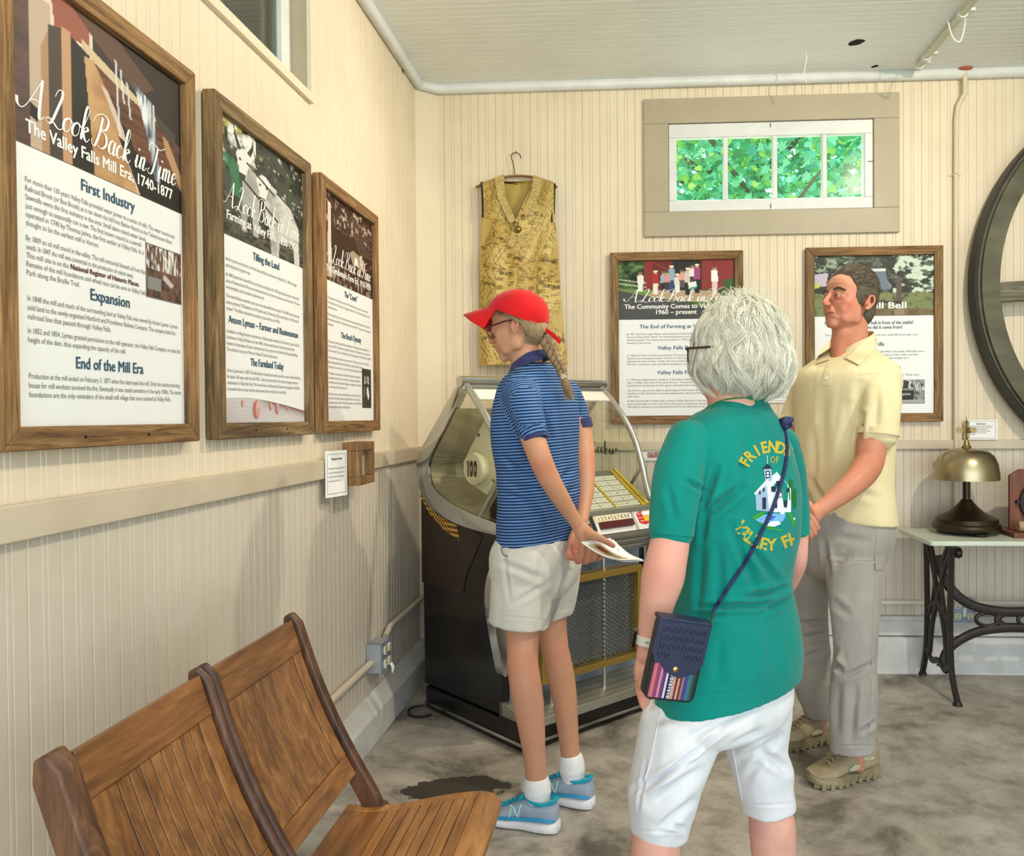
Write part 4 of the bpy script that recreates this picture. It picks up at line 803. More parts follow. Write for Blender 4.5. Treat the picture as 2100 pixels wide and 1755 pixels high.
# ================================================================ chairs
OAK = wood_mat('worn_brown_wood', rgb(92, 56, 28), rgb(134, 88, 46), rgb(168, 118, 66), axis=2, scale=16, rough=.42, stretch=10, bump=.15, coat=.15)
OAKY = wood_mat('worn_brown_wood_rails', rgb(92, 56, 28), rgb(130, 84, 44), rgb(162, 112, 62), axis=1, scale=16, rough=.42, stretch=10, bump=.15, coat=.15)
OAKD = wood_mat('dark_brown_post_wood', rgb(48, 28, 18), rgb(78, 48, 30), rgb(108, 70, 44), axis=2, scale=16, rough=.45, stretch=10, bump=.2)
OAKS = wood_mat('worn_seat_wood', rgb(112, 68, 32), rgb(158, 106, 54), rgb(186, 136, 80), axis=1, scale=16, rough=.4, stretch=10, bump=.15, coat=.15)
def cpt(t, d, y): # t: 0 seat hinge .. 1 top along the back (metres up the lean), d: forward of the back plane
    # back line leans from (-.61,.42) to (-.79,.83)
    L = V3((-.18, 0, .41)).normalized(); N = V3((.41, 0, .18)).normalized()
    bow = -.016*math.sin(PI*min(max(t/.447, 0), 1))
    return V3((-.61, 0, .42))+L*t+N*(d+bow)+V3((0, y, 0))
SEATZ = [(-.655, .395), (-.60, .392), (-.54, .398), (-.48, .410), (-.42, .424), (-.35, .432), (-.315, .428), (-.299, .416)]
def seatp(x, d, y):
    xs = [p[0] for p in SEATZ]; z = float(np.interp(x, xs, [p[1] for p in SEATZ])); return V3((x, y, z+d))
PROWS = [1.072, 1.455, 1.855]
def back_and_posts(Y0, Y1, label, place, folded, seat=True):
    t = thing('folding_theater_chair', label, 'chair', (-.5, (Y0+Y1)/2, 0), 'wooden folding chairs along the left wall')
    g = .024; a, b_ = Y0+g, Y1-g; NS = 9
    def brd(t0, t1, y0, y1, d0, d1, nm, m):
        q = MB(); ts = np.linspace(t0, t1, 9); q.loft([[cpt(x, d0, y0), cpt(x, d0, y1), cpt(x, d1, y1), cpt(x, d1, y0)] for x in ts], True); return keep(q.build(nm, m, bevel=.0022), t)
    brd(.362, .434, a, b_, -.012, .014, 'top_rail', OAKY)
    brd(.058, .105, a, b_, -.010, .012, 'bottom_rail', OAKY)
    brd(.105, .362, a, a+.040, -.010, .012, 'stile', OAK); brd(.105, .362, b_-.040, b_, -.010, .012, 'stile', OAK)
    w = (b_-a-.080)/NS
    for i in range(NS): brd(.105, .362, a+.040+i*w+.0012, a+.040+(i+1)*w-.0012, -.006, .0085, 'back_slat', OAK)
    brd(.100, .364, a+.03, b_-.03, -.009, -.006, 'back_board', OAKD)
    if seat:
        ya, yb = Y0+.012, Y1-.004
        def sbd(x0, x1, y0, y1, d0, d1, nm, m, rnd=0):
            q = MB(); xs = np.linspace(x0, x1, 7); q.loft([[seatp(x, d0, y0), seatp(x, d0, y1-(rnd*max(0, (x-x0)/(x1-x0)-.4)**2*2.5)), seatp(x, d1, y1-(rnd*max(0, (x-x0)/(x1-x0)-.4)**2*2.5)), seatp(x, d1, y0)] for x in xs], True); return keep(q.build(nm, m, bevel=.002), t)
        sbd(-.655, -.555, ya+.02, yb-.02, -.018, 0, 'seat_rear_board', OAKY)
        n = 8; w = (.555-.352)/n
        for i in range(n): sbd(-.555+i*w+.001, -.555+(i+1)*w-.001, ya+.03, yb-.03, -.010, 0, 'seat_slat', OAKS)
        sbd(-.352, -.299, ya, yb, -.018, 0.001, 'seat_front_rail', OAKS, .02)
        for y0, y1 in ((ya, ya+.03), (yb-.03, yb)): sbd(-.655, -.352, y0, y1, -.018, .001, 'seat_side_rail', OAKS)
    return t
def post(Y, t, w, nm='post'):
    q = MB(); prof = []
    for x in np.linspace(-.10, .448, 20): prof.append(x)
    rings = []
    for x in prof:
        k = 1.0 if x < .424 else math.sqrt(max(.05, 1-((x-.424)/.026)**2))
        rings.append([cpt(x, -.020*k, Y-w/2), cpt(x, .020*k, Y-w/2*.9), cpt(x, .027*k, Y), cpt(x, .020*k, Y+w/2*.9), cpt(x, -.020*k, Y+w/2)])
    q.loft(rings, True); o = q.build(nm, OAKD, bevel=.004); keep(o, t)
def leg(Y, t):
    q = MB(); q.prism([(-.60, .40), (-.57, .40), (-.47, .26), (-.38, .02), (-.36, 0), (-.42, 0), (-.50, .22), (-.585, .34)], Y-.014, Y+.014, lambda x, z, d: (x, d, z))
    keep(q.build('front_leg', OAKD, bevel=.003), t)
    q = MB(); q.prism([(-.585, .36), (-.55, .36), (-.66, .15), (-.72, 0), (-.77, 0), (-.69, .17)], Y-.012, Y+.012, lambda x, z, d: (x, d, z)); keep(q.build('rear_leg', OAKD, bevel=.003), t)
ch1 = back_and_posts(PROWS[0], PROWS[1], 'nearer slatted wooden folding chair, at the bottom left corner', 0, False)
ch2 = back_and_posts(PROWS[1], PROWS[2], 'farther slatted wooden folding chair with its seat down', 1, False)
OAKD_, OAKD = OAKD, wood_mat('worn_post_wood', rgb(62, 38, 26), rgb(96, 62, 40), rgb(136, 96, 64), axis=2, scale=16, rough=.5, stretch=10, bump=.25)
post(PROWS[0], ch1, .046); OAKD = OAKD_; post(PROWS[1]-.0115, ch1, .020); post(PROWS[1]+.0115, ch2, .022); post(PROWS[2], ch2, .030)
leg(PROWS[0], ch1); leg(PROWS[1]-.015, ch1); leg(PROWS[1]+.015, ch2); leg(PROWS[2], ch2)
q = MB(); q.box((-.86, PROWS[0]+.01, .50), (-.80, PROWS[0]+.05, .53)); 
for o in (0,): keep(q.build('rear_cleat', OAKY, bevel=.003), ch1)
q = MB(); q.box((-.80, PROWS[0]+.02, .49), (-.66, PROWS[0]+.04, .53)); keep(q.build('cleat_arm', OAKD), ch1)
# ================================================================ the table with the iron base
IRON = mat('black_cast_iron', rgb(44, 40, 38), .45, .5, var=rgb(60, 52, 48), var_scale=12, bump=.3, bump_scale=60)
TB = thing('sewing_table', 'table with a pale top on a black cast iron sewing machine base', 'table', (1.75, 3.93, 0))
TX0, TX1, TY0, TY1, TZ = 1.30, 2.35, 3.705, 4.13, .72
q = MB(); r_ = .02; pl = [(TX0+r_-r_*math.cos(a), TY0+r_-r_*math.sin(a)) for a in np.linspace(0, PI/2, 6)]+[(TX1-r_+r_*math.sin(a), TY0+r_-r_*math.cos(a)) for a in np.linspace(0, PI/2, 6)]+[(TX1, TY1), (TX0, TY1)]
q.prism(pl, TZ-.022, TZ, lambda x, y, d: (x, y, d)); keep(q.build('table_top', mat('pale_green_laminate', rgb(206, 214, 200), .35, var=rgb(196, 204, 190), var_scale=6), bevel=.005, bseg=3), TB)
def iron_side(X, nm):
    q = MB(); P = lambda y, z: V3((X, y, z)); yf, yb = 3.74, 4.12
    def bar(pts, r=.011): q.tube([P(*p) for p in crom(pts, 6)], r, 8, flat=1.5, up=(1, 0, 0))
    bar([(yf+.03, .69), (yf+.04, .5), (yf+.045, .3), (yf+.025, .12), (yf-.04, .012)], .013); bar([(yb-.03, .69), (yb-.04, .5), (yb-.045, .3), (yb-.025, .12), (yb+.02, .012)], .013)
    bar([(yf+.04, .66), (yf+.12, .56), (yf+.19, .42), (yf+.26, .3), (yf+.30, .14)]); bar([(yb-.04, .66), (yb-.12, .56), (yb-.19, .42), (yb-.26, .3), (yb-.30, .14)])
    bar([(yf+.04, .30), (yf+.10, .36), (yf+.15, .5), (yf+.12, .62), (yf+.06, .69)], .009); bar([(yb-.04, .30), (yb-.10, .36), (yb-.15, .5), (yb-.12, .62), (yb-.06, .69)], .009)
    bar([(yf+.03, .16), (yf+.1, .11), (yf+.19, .13), (yf+.28, .11), (yb-.03, .16)], .01); bar([(yf+.045, .34), (yf+.19, .40), (yb-.045, .34)], .009)
    q.box((X-.016, yf+.005, .683), (X+.016, yb-.005, .697))
    for y in (yf-.04, yb+.02): q.lathe([(.001, .0), (.022, 0), (.018, .012), (.012, .02)], (X, y, 0), 12)
    keep(q.build(nm, IRON, smooth=True), TB)
iron_side(1.415, 'iron_side_frame'); iron_side(2.24, 'iron_side_frame')
q = MB(); YX = 3.93
def bar(pts, r=.011): q.tube([V3((x, YX, z)) for x, z in crom(pts, 8)], r, 8, flat=1.6, up=(0, 1, 0))
cx_ = 1.8275
for s in (1, -1):
    bar([(cx_-s*.41, .62), (cx_-s*.38, .50), (cx_-s*.28, .40), (cx_-s*.14, .362), (cx_, .362)], .014); bar([(cx_-s*.40, .10), (cx_-s*.36, .19), (cx_-s*.25, .26), (cx_-s*.12, .285), (cx_, .285)], .014)
    bar([(cx_-s*.10, .362), (cx_-s*.145, .325), (cx_-s*.10, .285)], .010)
for c in (cx_, cx_-.19, cx_+.19):
    q.tube([V3((c+.052*math.cos(a*PI/10), YX, .324+.030*math.sin(a*PI/10))) for a in range(21)], .009, 8, up=(0, 1, 0))
keep(q.build('iron_cross_brace', IRON, smooth=True), TB)
q = MB(); q.lathe([(.001, -.012), (.022, -.012), (.026, 0), (.022, .012), (.001, .012)], (1.455, 3.80, .655), 14, 'x'); keep(q.build('caster_wheel', IRON, smooth=True), TB)
# ---- brass counter bell
BRASS = mat('aged_brass', rgb(176, 164, 132), .33, 1.0, var=rgb(156, 146, 116), var_scale=5)
BRZ = mat('dark_bronze_base', rgb(74, 62, 44), .38, .85, var=rgb(56, 48, 36), var_scale=8)
BX, BY = 1.553, 3.955
BL = thing('counter_bell', 'big brass counter bell with a cross finial on the pale table', 'bell', (BX, BY, TZ))
q = MB(); q.lathe([(.06, .004), (.120, .012), (.144, .020), (.151, .034), (.147, .046), (.137, .052), (.137, .072), (.110, .084), (.076, .102), (.048, .128), (.030, .148), (.022, .160), (.0001, .160)], (BX, BY, TZ), 48); keep(q.build('bell_base', BRZ, smooth=True, angle=50), BL)
for a in (0.5, 1.5+PI/3, 2.6+PI/2):
    q = MB(); q.lathe([(.0001, 0), (.026, 0), (.03, .014), (.0001, .016)], (BX+.115*math.cos(a-1.9), BY+.115*math.sin(a-1.9), TZ), 14); keep(q.build('bell_foot', IRON, smooth=True), BL)
q = MB(); q.lathe([(.017, .155), (.017, .27), (.0001, .275)], (BX, BY, TZ), 24); keep(q.build('bell_stem', BRZ, smooth=True), BL)
q = MB(); q.lathe([(.139, .252), (.143, .252), (.1425, .285), (.136, .325), (.122, .358), (.100, .380), (.068, .393), (.030, .398), (.0001, .399), (.0001, .390), (.060, .386), (.095, .372), (.117, .350), (.131, .32), (.138, .285)], (BX, BY, TZ), 56); keep(q.build('bell_dome', BRASS, smooth=True, angle=50), BL)
q = MB(); q.lathe([(.020, .396), (.022, .404), (.016, .410), (.013, .42), (.009, .432), (.005, .445), (.0001, .446)], (BX, BY, TZ), 24)
fz = TZ+.482
for a in (0, 1):
    def cr(x, z, d): return (BX+(x if a == 0 else d), BY+(d if a == 0 else x), fz+z)
    pl = []
    for k_ in range(4):
        for ang in np.linspace(-70, 70, 9):
            t_ = math.radians(k_*90+ang); c_ = math.radians(k_*90); pl.append((.030*math.cos(c_)+.015*math.cos(t_), .030*math.sin(c_)+.015*math.sin(t_)))
        t_ = math.radians(k_*90+45); pl.append((.010*math.cos(t_)*1.4, .010*math.sin(t_)*1.4))
    q.prism(pl, -.003, .003, cr)
q.prism([(-.004, .03), (.004, .03), (0, .062)], -.003, .003, lambda x, z, d: (BX+x, BY+d, fz+z))
keep(q.build('cross_finial', mat('finial_brass', rgb(150, 132, 90), .4, .9), smooth=True, angle=30), BL)
# ---- wooden stand with a gong
MAH = wood_mat('reddish_brown_board', rgb(84, 44, 32), rgb(112, 62, 46), rgb(134, 80, 60), axis=2, scale=10, rough=.5, stretch=8, bump=.1)
GX = at(2074, 1092, 3.83).x
GT = thing('gong_stand', 'reddish wooden board stand with a round gong, at the right edge', 'gong', (GX, 3.9, TZ))
q = MB(); q.box((GX-.0, 3.80, TZ), (GX+.34, 4.02, TZ+.022)); keep(q.build('stand_base', MAH, bevel=.002), GT)
q = MB(); gx = at(2071, 1000, 3.93).x; q.prism([(gx, .022), (gx+.26, .022), (gx+.26, .27), (gx+.215, .30), (gx+.045, .30), (gx, .272)], 3.93, 3.95, lambda x, z, d: (x, d, TZ+z)); keep(q.build('stand_board', MAH, bevel=.002), GT)
q = MB(); q.lathe([(.0001, 0), (.05, -.022), (.085, -.012), (.092, 0.0), (.0001, .002)], (gx+.135, 3.928, TZ+.15), 36, 'y'); keep(q.build('gong_disc', mat('gong_bronze', rgb(86, 76, 44), .35, .9), smooth=True), GT)
q = MB(); q.lathe([(.078, -.012), (.096, -.012), (.096, .0), (.078, .0)], (gx+.135, 3.922, TZ+.15), 36, 'y'); q.lathe([(.0001, 0), (.009, 0), (.009, -.022), (.0001, -.024)], (gx+.03, 3.928, TZ+.15), 12, 'y'); keep(q.build('gong_rim', mat('black_rubber', rgb(20, 19, 18), .5), smooth=True, angle=40), GT)
q = MB(); q.tube([(gx+.03, 3.86, TZ+.036), (gx+.26, 3.85, TZ+.036)], .006, 8); keep(q.build('mallet_handle', OAKS, smooth=True), GT)
q = MB(); q.lathe([(.0001, 0), (.02, 0), (.024, .012), (.024, .03), (.016, .034), (.012, .046), (.0001, .046)], (gx+.005, 3.86, TZ+.046), 18, 'x'); keep(q.build('mallet_head', mat('pale_turned_wood', rgb(170, 140, 108), .6), smooth=True, angle=40), GT)
# ================================================================ wagon-like wheel hung on the wall
OLIVE = wood_mat('worn_olive_paint', rgb(64, 62, 46), rgb(82, 80, 60), rgb(104, 100, 80), axis=0, scale=8, rough=.55, stretch=3, bump=.2)
WC = V3((2.60, 0, 1.90)); WR = .955
WL = thing('pulley_wheel', 'huge olive green wooden wheel hung on the back wall at the right edge', 'wheel', (WC.x, YB-.09, WC.z))
q = MB(); rings = []
for i in range(97):
    a = 2*PI*i/96; c, s_ = math.cos(a), math.sin(a)
    rings.append([V3((WC.x+r*c, y, WC.z+r*s_)) for r, y in ((WR-.095, 4.035), (WR-.012, 4.035), (WR-.012, 4.055), (WR, 4.055), (WR, 4.15), (WR-.095, 4.15))])
q.loft(rings, False); keep(q.build('rim', OLIVE, smooth=True, angle=30), WL)
q = MB(); rings = []
for i in range(97):
    a = 2*PI*i/96; c, s_ = math.cos(a), math.sin(a)
    rings.append([V3((WC.x+r*c, y, WC.z+r*s_)) for r, y in ((WR-.002, 4.06), (WR+.012, 4.06), (WR+.012, 4.145), (WR-.002, 4.145))])
q.loft(rings, False); keep(q.build('iron_tyre', mat('dark_iron_tyre', rgb(34, 33, 28), .5, .4), smooth=True, angle=30), WL)
SP = wood_mat('worn_olive_spoke', rgb(70, 66, 52), rgb(98, 94, 76), rgb(140, 136, 116), axis=0, scale=14, rough=.6, stretch=12, bump=.4)
for i in range(6):
    a = PI+i*PI/3+math.radians(3.0); u_ = V3((math.cos(a), 0, math.sin(a))); n_ = V3((-math.sin(a), 0, math.cos(a)))
    q = MB(); q.prism([(.12, -.05), (WR-.085, -.045), (WR-.085, .045), (.12, .05)], 4.05, 4.11, lambda x, y, d: V3((WC.x, d, WC.z))+u_*x+n_*y); keep(q.build('spoke', SP, bevel=.004), WL)
q = MB(); q.lathe([(.0001, -.06), (.13, -.06), (.14, -.04), (.14, .05), (.0001, .05)], (WC.x, 4.08, WC.z), 32, 'y'); keep(q.build('hub', OLIVE, smooth=True, angle=40), WL)
# ================================================================ conduits, outlets, pipes
PIPE = mat('painted_pipe', rgb(214, 202, 180), .45); PIPEW = mat('white_painted_pipe', rgb(218, 214, 200), .45); GALV = mat('galvanised_box', rgb(176, 182, 190), .4, .5)
RX = XW+.02; c0 = at_x(300, 1690, RX); c1 = at_x(672, 1432, RX); c2 = at_x(758, 1352, RX); c3 = at_x(782, 1338, RX); c5 = at_x(818, 1300, RX); c6 = at_x(862, 1262, RX); c7 = at_x(868, 1256, RX)
t = thing('wall_outlet', 'grey metal outlet box with a conduit low on the left wall', 'electrical outlet', (XW, c3.y, c3.z))
zc = at_x(800, 1330, XW+.05).z
q = MB(); q.tube([V3((RX, -1.2, zc-.012)), V3((RX, c3.y, zc-.012))], .013, 12); q.tube([V3((RX, c3.y+.06, zc+.045)), V3((RX, c3.y+.12, zc+.07)), V3((RX, 4.10, zc+.072))], .012, 12); keep(q.build('conduit', PIPE, smooth=True), t)
b0 = at_x(779, 1345, XW+.07); yb0, yb1 = b0.y+.04, b0.y+.165
q = MB(); q.box((XW+.0, yb0, zc-.055), (XW+.062, yb1, zc+.06)); keep(q.build('metal_box', GALV, bevel=.004), t)
q = MB(); q.box((XW+.062, yb0-.004, zc-.06), (XW+.067, yb1+.004, zc+.065)); keep(q.build('cover_plate', mat('blue_grey_plate', rgb(150, 168, 190), .4, .4), bevel=.003), t)
def socket(t, P, ex, ez):
    q = MB(); pl = [(.016*math.copysign(abs(math.cos(a))**.8, math.cos(a)), .0175*math.copysign(abs(math.sin(a))**.5, math.sin(a))) for a in np.linspace(0, 2*PI, 25)[:-1]]
    q.prism(pl, 0, .006, lambda x, y, d: V3(P)+V3(ex)*x+V3((0, 0, y))+V3(ez)*d)
    o = keep(q.build('socket', IVORY, bevel=.001), t)
    q = MB()
    for x, w_, h_ in ((-.006, .0018, .008), (.006, .0018, .0095)): q.prism([(x-w_/2, .001), (x+w_/2, .001), (x+w_/2, .001+h_), (x-w_/2, .001+h_)], .005, .0065, lambda x, y, d: V3(P)+V3(ex)*x+V3((0, 0, y))+V3(ez)*d)
    q.prism([(-.003, -.011), (.003, -.011), (.003, -.006), (-.003, -.006)], .005, .0065, lambda x, y, d: V3(P)+V3(ex)*x+V3((0, 0, y))+V3(ez)*d)
    q2 = q.build('socket_slot', M_DARK); q2.parent = o
for dy in (.035, .09):
    for dz in (-.025, .03): socket(t, (XW+.067, yb0+dy, zc+dz), (0, 1, 0), (1, 0, 0))
q = MB(); q.tube([V3((XW+.075, yb0+.085, zc-.035)), V3((XW+.085, yb0+.085, zc-.05)), V3((XW+.083, yb0+.085, zc-.075))], [.008, .007, .003], 8); keep(q.build('plug', mat('white_plug', rgb(236, 236, 232), .4), smooth=True), t)
# back wall outlet
bz = at(1976, 1251, YB-.04).z; bx = at(1976, 1251, YB-.04).x
t = thing('wall_outlet', 'outlet box with four sockets on the back wall behind the iron table', 'electrical outlet', (bx, YB, bz))
q = MB(); q.box((bx-.06, YB-.045, bz-.058), (bx+.055, YB-.002, bz+.058)); keep(q.build('metal_box', GALV, bevel=.004), t)
q = MB(); q.box((bx-.056, YB-.05, bz-.056), (bx+.052, YB-.045, bz+.056)); keep(q.build('cover_plate', MATS['blue_grey_plate'], bevel=.003), t)
for dx in (-.03, .03):
    for dz in (-.027, .027): socket(t, (bx+dx-.002, YB-.05, bz+dz), (1, 0, 0), (0, -1, 0))
q = MB(); q.box((bx-.008, YB-.055, bz-.03), (bx+.01, YB-.05, bz+.014)); keep(q.build('plug_cap', MATS['white_plug'], bevel=.004), t)
zp = at(1860, 1236, YB-.02).z
q = MB(); q.tube([V3((-.3, YB-.016, zp)), V3((bx-.06, YB-.016, zp))], .0125, 12); q.tube([V3((bx+.055, YB-.016, zp)), V3((4.1, YB-.016, zp))], .0125, 12); keep(q.build('conduit', PIPEW, smooth=True), t)
q = MB()
for x in (1.13, .2): q.tube([V3((x, YB-.008, zp-.03)), V3((x, YB-.033, zp-.008)), V3((x, YB-.033, zp+.008)), V3((x, YB-.008, zp+.03))], .005, 6)
keep(q.build('conduit_clip', PIPEW), t)
# riser pipe
pt = at(1978, 146, YB-.03); pb = at(1963, 240, YB-.03); p3 = at(1962, 640, YB-.03); p4 = at(1959, 1215, YB-.03)
t = thing('riser_pipe', 'cream painted pipe rising up the back wall beside the bell panel', 'pipe', (p4.x, YB-.03, p4.z))
q = MB(); q.tube([V3((pt.x, YB-.035, ZC-.002)), V3((pt.x, YB-.035, ZC-.12)), V3((pb.x+.008, YB-.022, pb.z+.06)), V3((pb.x, YB-.018, pb.z)), V3((p3.x, YB-.018, p3.z)), V3((bx-.028, YB-.026, bz+.056))], .0125, 12); keep(q.build('pipe', PIPE, smooth=True), t)
q = MB(); q.lathe([(.013, -.012), (.03, -.008), (.036, 0), (.0001, 0)], (pt.x, YB-.035, ZC-.001), 16); keep(q.build('ceiling_flange', mat('red_sealant', rgb(176, 96, 76), .7), smooth=True), t)
q = MB(); cz = at(1962, 357, YB-.02).z; q.box((p3.x-.03, YB-.006, cz-.004), (p3.x+.03, YB-.001, cz+.004)); q.tube([V3((p3.x-.014, YB-.005, cz)), V3((p3.x, YB-.034, cz)), V3((p3.x+.014, YB-.005, cz))], .004, 6); keep(q.build('pipe_strap', PIPE), t)
# ceiling conduit
e0 = at_z(1885, 134, ZC-.02); e1 = at_z(1990, 8, ZC-.02); dv = (e1-e0)
t = thing('ceiling_conduit', 'pale conduit clamped along the ceiling at upper right', 'pipe', (e0.x, e0.y, ZC-.02))
q = MB(); q.tube([e0, e0+dv*2.2], .016, 12); keep(q.build('pipe', mat('pale_green_pipe', rgb(206, 204, 182), .5), smooth=True), t)
for f in (.0, .16, .86):
    q = MB(); d_ = dv.normalized(); q.tube([e0+dv*f-d_*.012, e0+dv*f+d_*.012], .021, 12); q.box((e0.x+dv.x*f+.018, e0.y+dv.y*f-.012, ZC-.012), (e0.x+dv.x*f+.05, e0.y+dv.y*f+.012, ZC-.001)); keep(q.build('pipe_clamp', M_WHITE, smooth=True, angle=30), t)
STR = mat('white_string', rgb(232, 232, 228), .8)
sg = [at_z(1943, 38, ZC-.01), at_z(1952, 72, ZC-.09), at_z(1966, 86, ZC-.12), at_z(1975, 70, ZC-.09), at_z(1980, 37, ZC-.01)]
q = MB(); q.tube([V3(p) for p in crom([tuple(p) for p in sg], 6)], .0028, 6); tag(q.build('string_loop', STR, smooth=True), 'loop of white string hanging from the ceiling conduit', 'string')
sg = [at(1654, 88, 3.6), at(1652, 108, 3.6), at(1650, 130, 3.62), at(1648, 150, 3.6), at(1655, 164, 3.6)]
s0 = at_z(1653, 108, ZC); sg = [s0, s0+V3((.002, 0, -.03)), s0+V3((-.006, .0, -.07)), s0+V3((-.01, .0, -.11)), s0+V3((.003, 0, -.14))]
q = MB(); q.tube([V3(p) for p in crom([tuple(p) for p in sg], 6)], .0024, 6); q.tube([sg[3], sg[3]+V3((-.012, 0, -.018))], .0015, 5); q.tube([sg[3], sg[3]+V3((.018, .0, -.01))], .0015, 5); tag(q.build('hanging_string', STR, smooth=True), 'frayed string hanging from the ceiling before the back wall', 'string')
# black cable on the floor behind the jukebox
cc = [at_z(u, v, .008) for u, v in ((884, 1465), (862, 1470), (842, 1466), (838, 1456), (852, 1448), (872, 1446))]
q = MB(); q.tube([V3(p) for p in crom([tuple(p) for p in cc], 6)], .005, 8); tag(q.build('power_cable', mat('black_cable', rgb(18, 18, 18), .5), smooth=True), 'black cable looped on the floor by the jukebox', 'cable')
# ================================================================ tree outside the back window
t = thing('garden_tree', 'bright green leafy tree outside the back window', 'tree', (1.2, 7.5, -.15))
q = MB(); q.tube([(1.2, 7.9, -.15), (1.25, 7.9, 1.2), (1.1, 7.95, 2.6), (1.3, 8.0, 4.5)], [.16, .13, .11, .05], 12); 
rs = random.Random(11)
for i in range(26):
    a = rs.uniform(0, 2*PI); z = rs.uniform(1.4, 4.4); q.tube([(1.2, 7.95, z), (1.2+1.0*math.cos(a), 7.6+.8*math.sin(a), z+.35), (1.2+2.1*math.cos(a), 7.4+1.2*math.sin(a), z+.5)], [.03, .018, .006], 6)
keep(q.build('trunk', mat('bark', rgb(110, 100, 80), .9), smooth=True), t)
LV = NT('leaf_green'); oi = LV.add('ShaderNodeAttribute', attribute_name='ink'); out = LV.n['Material Output']
df = LV.add('ShaderNodeBsdfDiffuse'); tl = LV.add('ShaderNodeBsdfTranslucent'); mxs = LV.add('ShaderNodeMixShader'); mxs.inputs[0].default_value = .5
LV.link(oi, 'Color', df, 0); LV.link(oi, 'Color', tl, 0); LV.link(df, 0, mxs, 1); LV.link(tl, 0, mxs, 2); LV.link(mxs, 0, out, 'Surface')
lv, lf, lc = [], [], []
SH = [(0, -.5), (.12, -.3), (.42, -.32), (.3, -.1), (.5, .1), (.24, .14), (.2, .3), (0, .56), (-.2, .3), (-.24, .14), (-.5, .1), (-.3, -.1), (-.42, -.32), (-.12, -.3)]
LCOL = [(110, 206, 140), (140, 230, 184), (70, 164, 116), (160, 240, 214), (190, 236, 130), (120, 224, 200), (90, 190, 170)]
for i in range(17000):
    c = V3((rs.uniform(-.8, 3.4), rs.uniform(6.8, 8.2), rs.uniform(2.3, 4.9)))
    a = V3((rs.gauss(0, 1), rs.gauss(0, .5), rs.gauss(0, 1))).normalized(); n_ = V3((rs.gauss(0, .6), -1+rs.gauss(0, .6), rs.gauss(.5, .6))).normalized(); b_ = n_.cross(a).normalized(); a = b_.cross(n_)
    s_ = rs.uniform(.06, .11); base = len(lv); cl = rs.choice(LCOL); cl = rgb(*cl)
    for x, y in SH: lv.append(tuple(c+a*(y*s_)+b_*(x*s_)+n_*(.10*s_*abs(x)))); lc.append(cl)
    lf.append(tuple(range(base, base+len(SH))))
me = bpy.data.meshes.new('foliage'); me.from_pydata(lv, [], lf); me.update(); ca = me.color_attributes.new('ink', 'FLOAT_COLOR', 'POINT'); ca.data.foreach_set('color', np.array(lc, np.float32).ravel()); me.materials.append(LV.m)
o = bpy.data.objects.new('foliage', me); COL.objects.link(o); keep(o, t)
